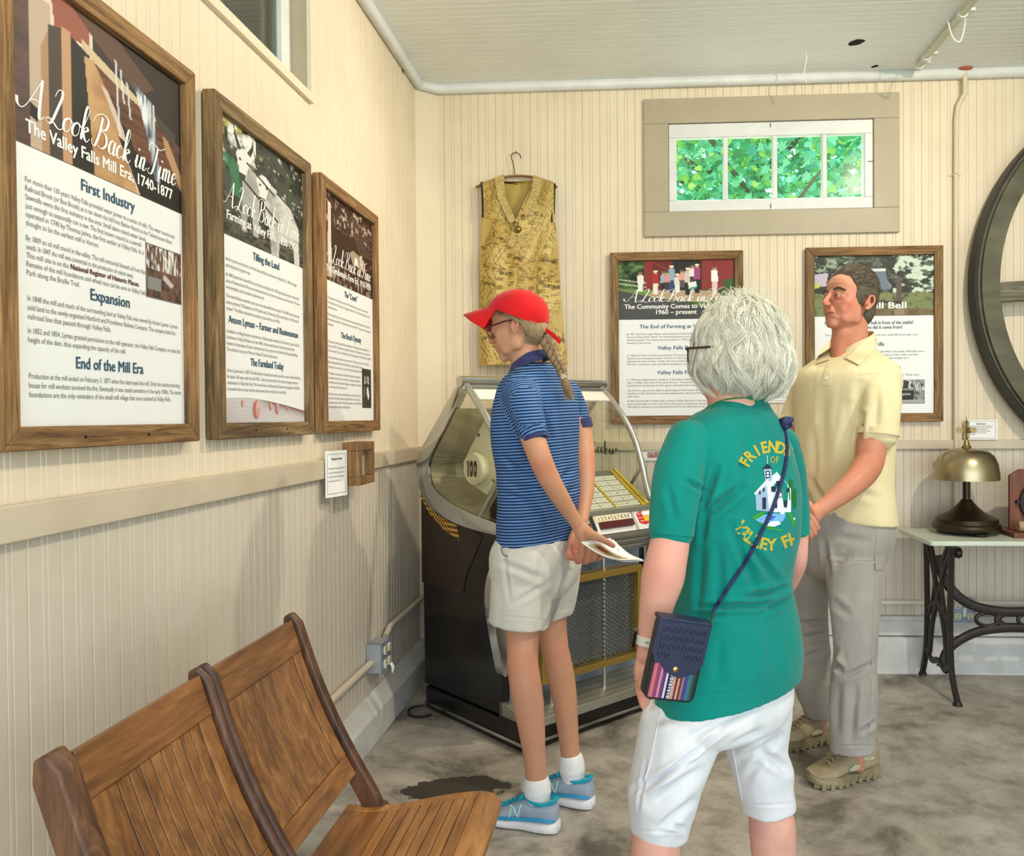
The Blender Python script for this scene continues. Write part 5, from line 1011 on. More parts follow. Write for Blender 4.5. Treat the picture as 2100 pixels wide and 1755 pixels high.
# ================================================================ people: helpers
def mpp(p): return (V3(p)-CAMP).dot(F_)/F_PX            # metres per photo pixel at a point
def to_px(co):
    d = co-np.array(CAMP); z = d@np.array(F_); return CX+F_PX*(d@np.array(R_))/z, CY-F_PX*(d@np.array(U_))/z
class Flesh:
    """closed overlapping volumes that are fused into one continuous skin"""
    def __init__(s): s.m = MB()
    def tube(s, rows, n=5, flat=1.0, up=None, seg=32):
        """rows of (u, v, Y, radius in photo pixels)"""
        q = crom([tuple(at(u, v, Y))+(r*mpp(at(u, v, Y)),) for u, v, Y, r in rows], n); s.chain([V3(p[:3]) for p in q], [p[3] for p in q], flat, up, seg)
    def chain(s, pts, rr, flat=1.0, up=None, seg=20):
        d0 = (pts[1]-pts[0]).normalized(); d1 = (pts[-1]-pts[-2]).normalized()
        P = []; Rr = []
        for a in (80, 55, 28): P.append(pts[0]-d0*(rr[0]*math.sin(math.radians(a))*.9)); Rr.append(rr[0]*math.cos(math.radians(a)))
        P += pts; Rr += rr
        for a in (28, 55, 80): P.append(pts[-1]+d1*(rr[-1]*math.sin(math.radians(a))*.9)); Rr.append(rr[-1]*math.cos(math.radians(a)))
        s.m.tube(P, Rr, seg, flat=flat, up=up)
    def ell(s, c, r, M=None, seg=20):
        c = V3(c); rings = []
        for i in range(1, 12):
            a = PI*i/12; rings.append([c+(M @ V3((r[0]*math.sin(a)*math.cos(2*PI*j/seg), r[1]*math.sin(a)*math.sin(2*PI*j/seg), -r[2]*math.cos(a))) if M else V3((r[0]*math.sin(a)*math.cos(2*PI*j/seg), r[1]*math.sin(a)*math.sin(2*PI*j/seg), -r[2]*math.cos(a)))) for j in range(seg)])
        s.m.loft(rings, True)
    def rings(s, rows, phi, ratio=1.6, n=4, pw=2.3, seg=40, caps=True):
        """rows of (v, uL, uR, Y[, tilt px]): ellipse rings turned by phi whose outline in the photo runs from uL to uR"""
        R5 = [tuple(r)+(0,)*(5-len(r)) for r in rows]; c, sn = math.cos(phi), math.sin(phi); out = []
        for v, ul, ur, Y, tl in crom(R5, n):
            p = at((ul+ur)/2, v, Y); k = mpp(p); hx = (ur-ul)/2*k
            q = hx/math.sqrt((ratio*c)**2+sn**2); pp = q*ratio; ring = []
            for j in range(seg):
                t = 2*PI*j/seg; ct, st = math.cos(t), math.sin(t)
                x = pp*math.copysign(abs(ct)**(2/pw), ct); y = q*math.copysign(abs(st)**(2/pw), st)
                dx, dy = x*c-y*sn, x*sn+y*c
                ring.append(p+V3((dx, dy, tl*k*dx/hx)))
            out.append(ring)
        s.m.loft(out, True)
    def cut(s, name, m, parent=None, voxel=.004, smooth=4, fac=.5):
        bmesh.ops.recalc_face_normals(s.m.bm, faces=s.m.bm.faces)
        me = bpy.data.meshes.new('tmp'); s.m.bm.to_mesh(me); s.m.bm.free(); o = bpy.data.objects.new('tmp', me); COL.objects.link(o)
        r = o.modifiers.new('r', 'REMESH'); r.mode = 'VOXEL'; r.voxel_size = voxel; r.use_smooth_shade = True
        if smooth: q = o.modifiers.new('s', 'SMOOTH'); q.iterations = smooth; q.factor = fac
        out = evaluated(o); bpy.data.objects.remove(o); bpy.data.meshes.remove(me)
        out.name = name; out.materials.clear(); out.materials.append(m)
        o = bpy.data.objects.new(name, out); COL.objects.link(o)
        for p in out.polygons: p.use_smooth = True
        if parent: o.parent = parent
        return o
def verts_of(o):
    n = len(o.data.vertices); a = np.empty(n*3, np.float32); o.data.vertices.foreach_get('co', a); nn = np.empty(n*3, np.float32); o.data.vertices.foreach_get('normal', nn); return a.reshape(-1, 3).astype(float), nn.reshape(-1, 3).astype(float)
def set_verts(o, co): o.data.vertices.foreach_set('co', co.astype(np.float32).ravel()); o.data.update()
def paint(o, col): 
    ca = o.data.color_attributes.new('ink', 'FLOAT_COLOR', 'POINT'); c = np.ones((len(col), 4), np.float32); c[:, :3] = col; ca.data.foreach_set('color', c.ravel())
def seg_dist(u, v, a, b):
    ax, ay = a; bx, by = b; dx, dy = bx-ax, by-ay; t = np.clip(((u-ax)*dx+(v-ay)*dy)/(dx*dx+dy*dy+1e-9), 0, 1); return np.hypot(u-ax-t*dx, v-ay-t*dy), t
def folds(o, lines, rumple=0.0015, scale=14.0, seed=0, zs=.45):
    """cloth creases: lines of ((u,v),(u,v), depth in m, width in px) pressed into the side of the cloth they run over"""
    co, no = verts_of(o); u, v = to_px(co); view = co-np.array(CAMP); view /= np.linalg.norm(view, axis=1)[:, None]; face = np.clip(-(view*no).sum(1)*2.5, 0, 1); disp = np.zeros(len(co))
    for a, b, dep, wd_ in lines:
        d, t = seg_dist(u, v, a, b); fade = np.sin(np.clip(t*.9+.05, 0, 1)*PI)**.7; disp += (-dep*np.exp(-(d/wd_)**2)+dep*.55*np.exp(-((d-wd_*1.7)/wd_)**2))*fade*face
    nz = np.array([noise.fractal(V3((p[0]*scale+seed, p[1]*scale, p[2]*scale*zs)), .8, 2.0, 3) for p in co]); disp = disp*1.35+nz*rumple
    set_verts(o, co+no*disp[:, None])
def skin_tone(o, base, spots, mott=.06, seed=0):
    co, no = verts_of(o); c = np.tile(np.array(base[:3]), (len(co), 1))
    nz = np.array([noise.fractal(V3((p[0]*25+seed, p[1]*25, p[2]*25)), .9, 2.0, 4) for p in co]); c *= (1+mott*nz)[:, None]
    for p, r, col, a in spots:
        d = np.linalg.norm((co-np.array(p))/np.array(r), axis=1); w = (a*np.exp(-d**2*1.5))[:, None]; c = c*(1-w)+np.array(col[:3])*w
    paint(o, c)
SKIN = attr_mat('skin', 'ink', .5, .35, bump=.12, bump_scale=420, sub=.12)
def frame_of(f, up=(0, 0, 1)):
    f = V3(f).normalized(); up = V3(up); x = up.cross(f).normalized(); z = f.cross(x).normalized(); return Matrix((x, -f, z)).transposed()
class Head:
    """a head in its own frame (x = the person's left, -y = forward, z = up), sized by its height"""
    def __init__(s, c, f, pitch, size, roll=0):
        R = frame_of(f) @ Matrix.Rotation(roll, 3, 'Y') @ Matrix.Rotation(pitch, 3, 'X'); s.R = R; s.c = V3(c); s.s = size
    def P(s, x, y, z): return s.c + s.R @ V3((x, y, z))*s.s
    def D(s, x, y, z): return s.R @ V3((x, y, z))
    def e(s, F, c, r, rx=0, ry=0, rz=0):
        M = s.R @ Matrix.Rotation(rz, 3, 'Z') @ Matrix.Rotation(ry, 3, 'Y') @ Matrix.Rotation(rx, 3, 'X'); F.ell(s.P(*c), [a*s.s for a in r], M)
    def t(s, F, pts, rr, flat=1.0): 
        q = crom([tuple(p)+(r,) for p, r in zip(pts, rr)], 4); F.chain([s.P(*p[:3]) for p in q], [p[3]*s.s for p in q], flat, up=s.D(0, 0, 1), seg=12)
    def build(s, F, male=False, nose=1.0, jaw=1.0, back=.43, ears=True):
        e, t = lambda *a, **k: s.e(F, *a, **k), lambda *a, **k: s.t(F, *a, **k)
        e((0, .06, .13), (.335, back, .37)); e((0, -.13, -.02), (.285, .245, .36)); e((0, -.15, -.21), (.235*jaw, .215, .245)); e((0, -.05, -.16), (.285*jaw, .20, .22))
        e((0, -.20, .20), (.25, .185, .20)); e((0, -.295, -.40), (.105*jaw, .085, .075)); e((0, -.28, -.27), (.15, .115, .12))
        for sx in (1, -1):
            e((sx*.205*jaw, -.03, -.22), (.065, .12, .15), rx=.35); e((sx*.165*jaw, -.16, -.30), (.07, .12, .085), rx=.3); e((sx*.165, -.235, -.08), (.11, .09, .085)); e((sx*.14, -.25, -.17), (.10, .09, .11)); e((sx*.115, -.345, .085), (.10, .045, .032), rz=sx*.25)
            t([(sx*.055, -.362, .020), (sx*.12, -.378, .052), (sx*.195, -.325, .018)], [.016, .020, .014]); t([(sx*.06, -.358, .010), (sx*.12, -.368, -.022), (sx*.19, -.325, .006)], [.012, .017, .012])
            e((sx*.125, -.318, .012), (.066, .050, .050)); e((sx*.048, -.425, -.125), (.032, .045, .030))
            if not ears: continue
            pts = [(sx*.335, .00, -.075), (sx*.355, .03, .0), (sx*.365, .06, .065), (sx*.385, .115, .072), (sx*.39, .135, .0), (sx*.37, .10, -.085), (sx*.345, .05, -.135), (sx*.335, .015, -.12)]
            t(pts, [.018, .020, .020, .022, .022, .022, .026, .022]); e((sx*.345, .065, -.02), (.016, .06, .085), rz=sx*.25); e((sx*.345, .01, -.03), (.02, .02, .035))
        k = nose; t([(0, -.365, .085), (0, -.405, .02), (0, -.405-.06*k, -.065), (0, -.405-.085*k, -.115)], [.032, .036, .045, .048]); e((0, -.42-.04*k, -.135), (.055, .05, .030))
        e((0, -.362, -.235), (.105, .052, .022)); e((0, -.358, -.278), (.095, .050, .026)); e((0, -.335, -.335), (.09, .05, .03)); e((0, -.36, -.185), (.08, .04, .04))
def smooth_head(o, hd, it=30):
    """let cheeks, jaw and brow flow into each other; nose, lips, eyes and ears keep their edges"""
    co, no = verts_of(o); R = np.array(hd.R); hl = ((R.T @ (co-np.array(hd.c)).T).T)/hd.s; ne = len(o.data.edges); ed = np.empty(ne*2, np.int32); o.data.edges.foreach_get('vertices', ed); ed = ed.reshape(-1, 2)
    x, y, z = np.abs(hl[:, 0]), hl[:, 1], hl[:, 2]; w = ((x < .5) & (np.abs(y) < .62) & (z > -.85) & (z < .65)).astype(float)
    def keepout(c, r):
        d = ((x-c[0])/r[0])**2+((y-c[1])/r[1])**2+((z-c[2])/r[2])**2; return 1-np.exp(-d*1.2)
    for c, r in (((.0, -.43, -.05), (.075, .12, .15)), ((.125, -.36, .015), (.10, .07, .06)), ((0, -.38, -.257), (.12, .07, .045)), ((.37, .06, -.02), (.06, .14, .16))): w *= keepout(c, r)
    near = np.zeros(len(co), bool); near[ed[w[ed[:, 0]] > .001].ravel()] = True; near[ed[w[ed[:, 1]] > .001].ravel()] = True
    e2 = ed[near[ed[:, 0]] & near[ed[:, 1]]]; deg = np.bincount(e2.ravel(), minlength=len(co)).astype(float); deg[deg == 0] = 1
    for _ in range(it):
        acc = np.stack([np.bincount(e2[:, 0], co[e2[:, 1], k], len(co))+np.bincount(e2[:, 1], co[e2[:, 0], k], len(co)) for k in range(3)], 1)/deg[:, None]
        co = co+(acc-co)*(w*.6)[:, None]
    set_verts(o, co)
def press(o, hd, lines):
    """fine grooves of a face: polylines in the head frame with depth and width in head units"""
    co, no = verts_of(o); R = np.array(hd.R); hl = ((R.T @ (co-np.array(hd.c)).T).T)/hd.s; d_ = np.zeros(len(co))
    for pts, dep, wd_ in lines:
        m = np.full(len(co), 9.0)
        for a, b in zip(pts[:-1], pts[1:]):
            for sx in (1, -1): d, t = seg_dist(hl[:, 0]*sx, hl[:, 2], a, b); m = np.minimum(m, d)
        d_ += -dep*hd.s*np.exp(-(m/wd_)**2)*(hl[:, 1] < -.1)*(np.abs(hl[:, 0]) < .36)
    set_verts(o, co+no*d_[:, None])
FACE_LINES = [([(0, -.256), (.06, -.257), (.10, -.262)], .016, .012), ([(.055, -.13), (.09, -.19), (.125, -.27)], .010, .016), ([(.04, .0), (.10, -.055), (.19, -.05)], .007, .018), ([(0, -.335), (.08, -.33)], .008, .02), ([(.05, .045), (.13, .07), (.21, .03)], .010, .015), ([(0, .20), (.16, .19)], .003, .012), ([(0, .26), (.15, .25)], .003, .012)]
def grow_hair(name, strands, m, parent, radius):
    hc = bpy.data.hair_curves.new(name); hc.add_curves([len(p) for p in strands])
    pos = np.array([c for p in strands for c in p], np.float32); hc.position_data.foreach_set('vector', pos.ravel())
    at_ = hc.attributes.get('radius') or hc.attributes.new('radius', 'FLOAT', 'POINT')
    rr = np.concatenate([np.linspace(1, .35, len(p)) for p in strands]).astype(np.float32)*radius; at_.data.foreach_set('value', rr)
    hc.materials.append(m); o = bpy.data.objects.new(name, hc); COL.objects.link(o); o.parent = parent; return o
def hair_mat(name, c1, c2, rough=.45):
    k = NT(name); hi = k.add('ShaderNodeHairInfo'); r = k.add('ShaderNodeValToRGB'); r.color_ramp.elements[0].color = c1; r.color_ramp.elements[1].color = c2
    k.link(hi, 'Random', r, 0); k.link(r, 0, k.b, 'Base Color'); k.b.inputs['Roughness'].default_value = rough; k.b.inputs['Specular IOR Level'].default_value = .4
    MATS[name] = k.m; return k.m
def cloth(name, c1, c2, vs=5, bump=.25, bs=700, rough=.85):
    return mat(name, c1, rough, var=c2, var_scale=vs, bump=bump, bump_scale=bs, spec=.2, sheen=.15, bdist=.0006)
def on_surface(bvh, u, v, off=0.0, Yfall=2.0):
    d = ray(u, v).normalized(); h = bvh.ray_cast(CAMP, d)
    if h[0] is None: return at(u, v, Yfall)
    return h[0]-d*off
def bvh_of(*objs):
    vs, fs = [], []
    for o in objs:
        b = len(vs); vs += [v.co.copy() for v in o.data.vertices]; fs += [tuple(i+b for i in p.vertices) for p in o.data.polygons]
    return BVHTree.FromPolygons(vs, fs)
def shoe(parent, heel, toe, wid, hgt, upper, sole, laces, extra=None, ankle=.10, treads=False, label=None):
    """a laced low shoe from heel to toe on the floor"""
    heel, toe = V3(heel), V3(toe); ax = (toe-heel); L = ax.length; ax.normalize(); lf = V3((0, 0, 1)).cross(ax)
    P = lambda t, y, z: heel+ax*(t*L)+lf*y+V3((0, 0, z))
    ss = MB(); st = [(0, .30, 0), (.02, .52, 0), (.1, .74, 0), (.25, .80, 0), (.45, .76, .0), (.6, .92, 0), (.74, 1.0, .002), (.88, .86, .008), (.96, .60, .016), (1.0, .28, .024)]
    st = [tuple(q) for q in crom(st, 3)]
    def ring(t, w, z0, z1, pw=3.0, n=20):
        w = max(w, .05)*wid/2; r = []
        for j in range(n):
            a = 2*PI*j/n; c, s_ = math.cos(a), math.sin(a); r.append(P(t, w*math.copysign(abs(c)**(2/pw), c), (z0+z1)/2+(z1-z0)/2*math.copysign(abs(s_)**(2/pw), s_)))
        return r
    ss.loft([ring(t, w*1.06, z+.001, z+.036-.008*t, 4) for t, w, z in st], True); so = ss.build('sole', sole, smooth=True, angle=60)
    um = MB(); H = lambda t: float(np.interp(t, [0, .04, .12, .3, .42, .55, .7, .85, .95, 1], [.088, .098, .098, .088, .098, .082, .060, .050, .042, .030]))*hgt/.098
    um.loft([ring(.012+t*.976, w*.98, z+.024, max(z+.036, H(t)), 2.4, 24) for t, w, z in st], True); uo = um.build('shoe', upper, smooth=True)
    uo.parent = parent; so.parent = uo
    if label: uo['label'] = label
    cl = MB(); cl.tube([P(t, y*wid*.36, z*hgt/.098) for t, y, z in [tuple(q) for q in crom([(.02, 0, .112), (.06, .45, .102), (.2, .66, .090), (.34, .55, .098), (.40, 0, .104), (.34, -.55, .098), (.2, -.66, .090), (.06, -.45, .102), (.02, 0, .112)], 5)]], .0065, 8); co_ = cl.build('shoe_collar', laces, smooth=True); co_.parent = uo
    lc = MB()
    for i in range(6):
        t = .42+i*.055; z = H(t)+.003; w = wid*.17
        lc.tube([P(t, w, z-.006), P(t+.02, 0, z+.003), P(t+.035, -w, z-.006)], .003, 6); lc.tube([P(t, -w, z-.006), P(t+.02, 0, z+.004), P(t+.035, w, z-.006)], .003, 6)
    for sg in (1, -1): lc.tube([P(.44, 0, H(.44)+.006), P(.42, sg*.02, H(.44)+.022), P(.43, sg*.035, H(.44)+.012), P(.46, sg*.02, H(.44)+.004)], .0028, 6)
    lo = lc.build('laces', laces, smooth=True); lo.parent = uo
    return uo, P, H
# ================================================================ woman in the red cap
FW = V3((-.86, .51, 0)); PH = math.atan2(.86, .51)           # facing, and the line of her shoulders
F = Flesh(); Y0 = 2.64
hd = Head(at(1063, 672, 2.63), (-.97, .22, 0), math.radians(10), .212); hd.build(F, back=.40, nose=.85, jaw=.92)
F.tube([(1072, 690, 2.64, 33), (1078, 720, 2.65, 32), (1082, 752, 2.65, 33), (1086, 790, 2.65, 36)])
F.rings([(775, 1056, 1130, Y0), (810, 1044, 1152, Y0), (860, 1036, 1162, Y0), (960, 1046, 1162, Y0), (1060, 1048, 1164, Y0), (1140, 1036, 1166, Y0), (1200, 1040, 1162, Y0)], PH, 1.5)
F.tube([(1070, 824, 2.50, 25), (1082, 864, 2.47, 25), (1095, 905, 2.445, 25.5), (1106, 935, 2.43, 24), (1116, 960, 2.43, 23.5), (1132, 992, 2.44, 21.5), (1150, 1022, 2.46, 19), (1169, 1052, 2.48, 15.5), (1184, 1074, 2.49, 14)])
F.tube([(1168, 815, 2.78, 27), (1182, 862, 2.79, 25), (1192, 905, 2.78, 25), (1197, 942, 2.75, 23.5), (1200, 975, 2.72, 20.5), (1200, 1010, 2.69, 18), (1196, 1045, 2.65, 14.5), (1192, 1072, 2.61, 13.5)])
# hands clasped behind her back
F.tube([(1184, 1074, 2.49, 14), (1194, 1088, 2.49, 18), (1205, 1103, 2.49, 20), (1213, 1112, 2.50, 16)], flat=.75)
F.tube([(1206, 1094, 2.475, 10), (1224, 1101, 2.465, 8.5), (1241, 1109, 2.46, 6.8), (1258, 1119, 2.455, 5.4)])
for r in ([(1196, 1108, 2.48, 7.5), (1195, 1128, 2.475, 7), (1191, 1146, 2.48, 6.5), (1184, 1152, 2.50, 5.8)], [(1207, 1112, 2.485, 7.5), (1210, 1130, 2.48, 7), (1206, 1148, 2.485, 6.4), (1198, 1153, 2.50, 5.6)],
          [(1216, 1114, 2.49, 7.2), (1222, 1130, 2.485, 6.7), (1219, 1145, 2.49, 6.0), (1211, 1149, 2.505, 5.4)], [(1223, 1116, 2.50, 6.5), (1236, 1128, 2.495, 6), (1236, 1140, 2.50, 5.4), (1229, 1145, 2.51, 5)]): F.tube(r)
F.tube([(1192, 1072, 2.61, 13.5), (1185, 1090, 2.585, 17), (1179, 1108, 2.565, 18), (1178, 1120, 2.555, 15)], flat=.7)
for r in ([(1174, 1098, 2.55, 7), (1170, 1114, 2.535, 6.6), (1169, 1128, 2.53, 6), (1172, 1138, 2.53, 5.2)], [(1170, 1120, 2.54, 7), (1166, 1138, 2.52, 6.6), (1174, 1144, 2.50, 6.2), (1186, 1137, 2.485, 5.6)],
          [(1179, 1122, 2.55, 7), (1180, 1138, 2.54, 6.5), (1188, 1148, 2.53, 5.8)], [(1187, 1120, 2.56, 6.6), (1192, 1134, 2.555, 6), (1200, 1143, 2.55, 5.4)]): F.tube(r)
# legs
F.tube([(1076, 1180, 2.58, 40), (1073, 1235, 2.57, 38), (1072, 1290, 2.56, 35), (1072, 1335, 2.55, 32.5), (1072, 1362, 2.55, 32), (1077, 1400, 2.555, 32.5), (1084, 1445, 2.56, 31.5), (1091, 1500, 2.56, 27), (1096, 1550, 2.56, 23), (1100, 1592, 2.56, 22.5), (1105, 1640, 2.56, 23), (1104, 1670, 2.56, 22)])
F.tube([(1134, 1180, 2.72, 33), (1133, 1235, 2.72, 31), (1132, 1280, 2.72, 30), (1137, 1325, 2.715, 28.5), (1143, 1352, 2.715, 28), (1152, 1395, 2.72, 27.5), (1159, 1440, 2.72, 25), (1164, 1490, 2.72, 22), (1168, 1530, 2.72, 20), (1172, 1570, 2.72, 20), (1176, 1610, 2.72, 21), (1176, 1632, 2.72, 20)])
for (a, b) in (((1104, 1672, 2.56), (1030, 1684, 2.60)), ((1176, 1630, 2.72), (1110, 1640, 2.78))): F.tube([a+(24,), ((a[0]+b[0])/2, (a[1]+b[1])/2, (a[2]+b[2])/2, 20), b+(14,)], flat=.6)
P1_ = F.cut('person', SKIN, voxel=.003, smooth=3)
tag(P1_, 'woman in red cap and blue striped polo, hands clasped behind her back before the jukebox', 'person', 'visitors')
smooth_head(P1_, hd)
skin_tone(P1_, rgb(196, 144, 114), [(at(1115, 958, 2.40), (.05, .05, .04), rgb(190, 112, 88), .6), (at(1220, 940, 2.72), (.04, .06, .05), rgb(186, 112, 88), .5), (at(1185, 1135, 2.5), (.09, .08, .05), rgb(192, 108, 86), .6), (at(1258, 1119, 2.45), (.04, .05, .03), rgb(200, 118, 96), .5), (hd.P(.0, -.37, -.255), (.03, .03, .012), rgb(176, 98, 86), .7), (hd.P(.34, .05, 0), (.03, .03, .03), rgb(206, 130, 108), .6), (hd.P(.0, -.48, -.12), (.02, .03, .02), rgb(204, 126, 104), .6),
    (at(1072, 1353, 2.52), (.07, .08, .06), rgb(208, 134, 112), .5), (at(1138, 1330, 2.70), (.06, .08, .06), rgb(206, 130, 108), .5), (at(1085, 1420, 2.55), (.12, .12, .22), rgb(210, 148, 126), .4)])
bv1 = bvh_of(P1_)
# shirt
k = NT('striped_knit'); a_ = k.add('ShaderNodeAttribute', attribute_name='stripe'); mm = k.add('ShaderNodeMath', operation='MULTIPLY'); mm.inputs[1].default_value = 1/.0094; fr_ = k.add('ShaderNodeMath', operation='FRACT'); k.link(a_, 'Fac', mm, 0); k.link(mm, 0, fr_, 0)
r = k.add('ShaderNodeValToRGB'); e = r.color_ramp.elements; e[0].position = .46; e[0].color = rgb(96, 138, 188); e[1].position = .54; e[1].color = rgb(22, 36, 82); q_ = e.new(.95); q_.color = rgb(22, 36, 82); q_ = e.new(1.0); q_.color = rgb(96, 138, 188)
k.link(fr_, 0, r, 0); k.link(r, 0, k.b, 'Base Color'); k.b.inputs['Roughness'].default_value = .85; k.b.inputs['Specular IOR Level'].default_value = .2
STRIPE = k.m; NAVY = cloth('navy_rib_knit', rgb(58, 62, 104), rgb(48, 52, 92), 9)
F = Flesh()
F.rings([(742, 1062, 1117, 2.655), (756, 1050, 1130, 2.65, 10), (768, 1040, 1146, Y0, 6), (788, 1032, 1163, Y0), (812, 1024, 1177, Y0), (854, 1016, 1182, Y0), (908, 1017, 1180, Y0), (958, 1026, 1181, Y0), (1000, 1028, 1186, Y0), (1040, 1028, 1187, Y0), (1075, 1026, 1179, Y0), (1092, 1026, 1175, Y0), (1118, 1027, 1174, Y0)], PH, 1.5)
F.tube([(1064, 800, 2.53, 36), (1074, 826, 2.49, 36), (1085, 858, 2.465, 33), (1094, 889, 2.45, 29)])
F.tube([(1160, 808, 2.76, 32), (1174, 838, 2.79, 30), (1186, 866, 2.795, 26)])
sh = F.cut('polo_shirt', STRIPE, P1_, .004, 8)
folds(sh, [((1040, 990), (1110, 1005), .004, 5), ((1030, 935), (1075, 975), .005, 6), ((1032, 1010), (1090, 1030), .004, 5), ((1150, 860), (1165, 1050), .004, 8), ((1172, 960), (1140, 1000), .005, 6), ((1178, 1000), (1150, 1020), .005, 5), ((1110, 830), (1130, 900), .006, 5), ((1060, 870), (1085, 880), .003, 4), ((1030, 1070), (1100, 1060), .003, 5)], .0022, 11, 3)
co, no = verts_of(sh); st = co[:, 2].copy()
A0, A1 = np.array(at(1060, 795, 2.53)), np.array(at(1095, 895, 2.45)); ax = (A1-A0)/np.linalg.norm(A1-A0); t_ = (co-A0)@ax; rr_ = np.linalg.norm(co-A0-t_[:, None]*ax, axis=1)
w = ((t_ > .0) & (rr_ < np.interp(t_, [0, .04, .09, .15], [.0575, .057, .053, .048])+.004) & (co[:, 1] < 2.60)).astype(float); st = np.where(w > .5, -t_+.3, st-(co[:, 0]+.35)*.06)
fa = sh.data.attributes.new('stripe', 'FLOAT', 'POINT'); fa.data.foreach_set('value', st.astype(np.float32))
def cuff(a, b, ra, rb, nm, m, parent, flat=1.0, up=None):
    q = MB(); q.tube([V3(a), V3(b)], [ra, rb], 28, flat=flat, up=up); return keep(q.build(nm, m, bevel=.002), parent) if False else _par(q.build(nm, m, smooth=True, angle=50), parent)
def _par(o, p): o.parent = p; return o
a = at(1093, 884, 2.452); b = at(1099, 903, 2.444); cuff(a, b, 29.2*mpp(a), 27.6*mpp(b), 'sleeve_cuff', NAVY, sh)
a = at(1187, 862, 2.795); b = at(1192, 880, 2.793); cuff(a, b, 26.5*mpp(a), 26*mpp(b), 'sleeve_cuff', NAVY, sh)
q = MB(); n_ = 40; rings = []
for (du, dv, r0, tl) in ((0, 0, 30, 0), (0, -2, 32.5, 0), (0, 2, 34.5, 0), (3, 21, 47, 0), (3, 23, 46, 0), (1, 10, 37, 0)):
    c = at(1086+du, 727+dv, 2.655); kk = mpp(c); rings.append([c+V3((r0*kk*math.cos(2*PI*j/n_), r0*kk*1.05*math.sin(2*PI*j/n_), -.014*math.cos(2*PI*j/n_-PI)-(.016*math.cos(2*PI*j/n_-PI) if dv > 5 else 0))) for j in range(n_)])
q.loft(rings+[rings[0]], False); _par(q.build('polo_collar', NAVY, smooth='all'), sh)
# shorts
SHORT = cloth('stone_twill', rgb(204, 201, 192), rgb(192, 190, 183), 6)
F = Flesh()
F.rings([(1092, 1032, 1164, Y0), (1108, 1020, 1172, Y0), (1130, 1013, 1184, Y0), (1160, 1013, 1188, Y0), (1195, 1020, 1178, Y0), (1225, 1050, 1150, Y0)], PH, 1.35)
F.rings([(1165, 1016, 1128, 2.585), (1200, 1010, 1130, 2.575), (1240, 1007, 1127, 2.565), (1281, 1004, 1123, 2.56, -7)], PH, 1.0)
F.rings([(1165, 1090, 1190, 2.70), (1200, 1094, 1186, 2.71), (1235, 1097, 1180, 2.72), (1265, 1099, 1174, 2.72, 6)], PH, 1.0)
so = F.cut('shorts', SHORT, P1_, .0045, 9)
folds(so, [((1120, 1286), (1165, 1170), .012, 5), ((1020, 1150), (1120, 1190), .004, 7), ((1050, 1240), (1125, 1195), .004, 6), ((1030, 1120), (1045, 1230), .003, 5), ((1020, 1262), (1118, 1272), .0015, 2.5), ((1105, 1262), (1172, 1248), .0015, 2.5), ((1120, 1130), (1100, 1200), .004, 9)], .0025, 13, 9)
bvs = bvh_of(so)
q = MB(); pk = [on_surface(bvs, u, v, .001) for u, v in [tuple(z) for z in crom([(1035, 1103), (1029, 1120), (1031, 1135), (1042, 1141)], 6)]]; q.tube(pk, .0022, 6); _par(q.build('pocket_edge', mat('pocket_shadow_seam', rgb(120, 126, 134), .9)), so)
# socks and trainers
SOCK = cloth('white_ribbed_cotton', rgb(238, 238, 238), rgb(226, 226, 228), 20, bump=.5, bs=300)
def sock(c0, c1, r0, r1, fold):
    F = Flesh(); F.tube([c0+(r0,), ((c0[0]+c1[0])/2, (c0[1]+c1[1])/2, c0[2], r0*.97), c1+(r1,)]); F.tube([c0+(r0+1.5,), (fold[0], fold[1], c0[2], r0+2.5)])
    return F.cut('sock', SOCK, P1_, .0035, 2)
sock((1101, 1606, 2.56), (1106, 1668, 2.56), 26, 27, (1102, 1622)); sock((1172, 1560, 2.72), (1178, 1630, 2.72), 24.5, 25, (1173, 1578))
TRG = cloth('grey_mesh_trainer', rgb(160, 174, 190), rgb(140, 156, 178), 12, bump=.4, bs=500); TRS = mat('white_foam_sole', rgb(232, 232, 236), .6, bump=.5, bump_scale=120); TRL = cloth('turquoise_trim', rgb(40, 168, 192), rgb(24, 146, 176), 10); TEAL2 = mat('blue_band', rgb(40, 150, 196), .5)
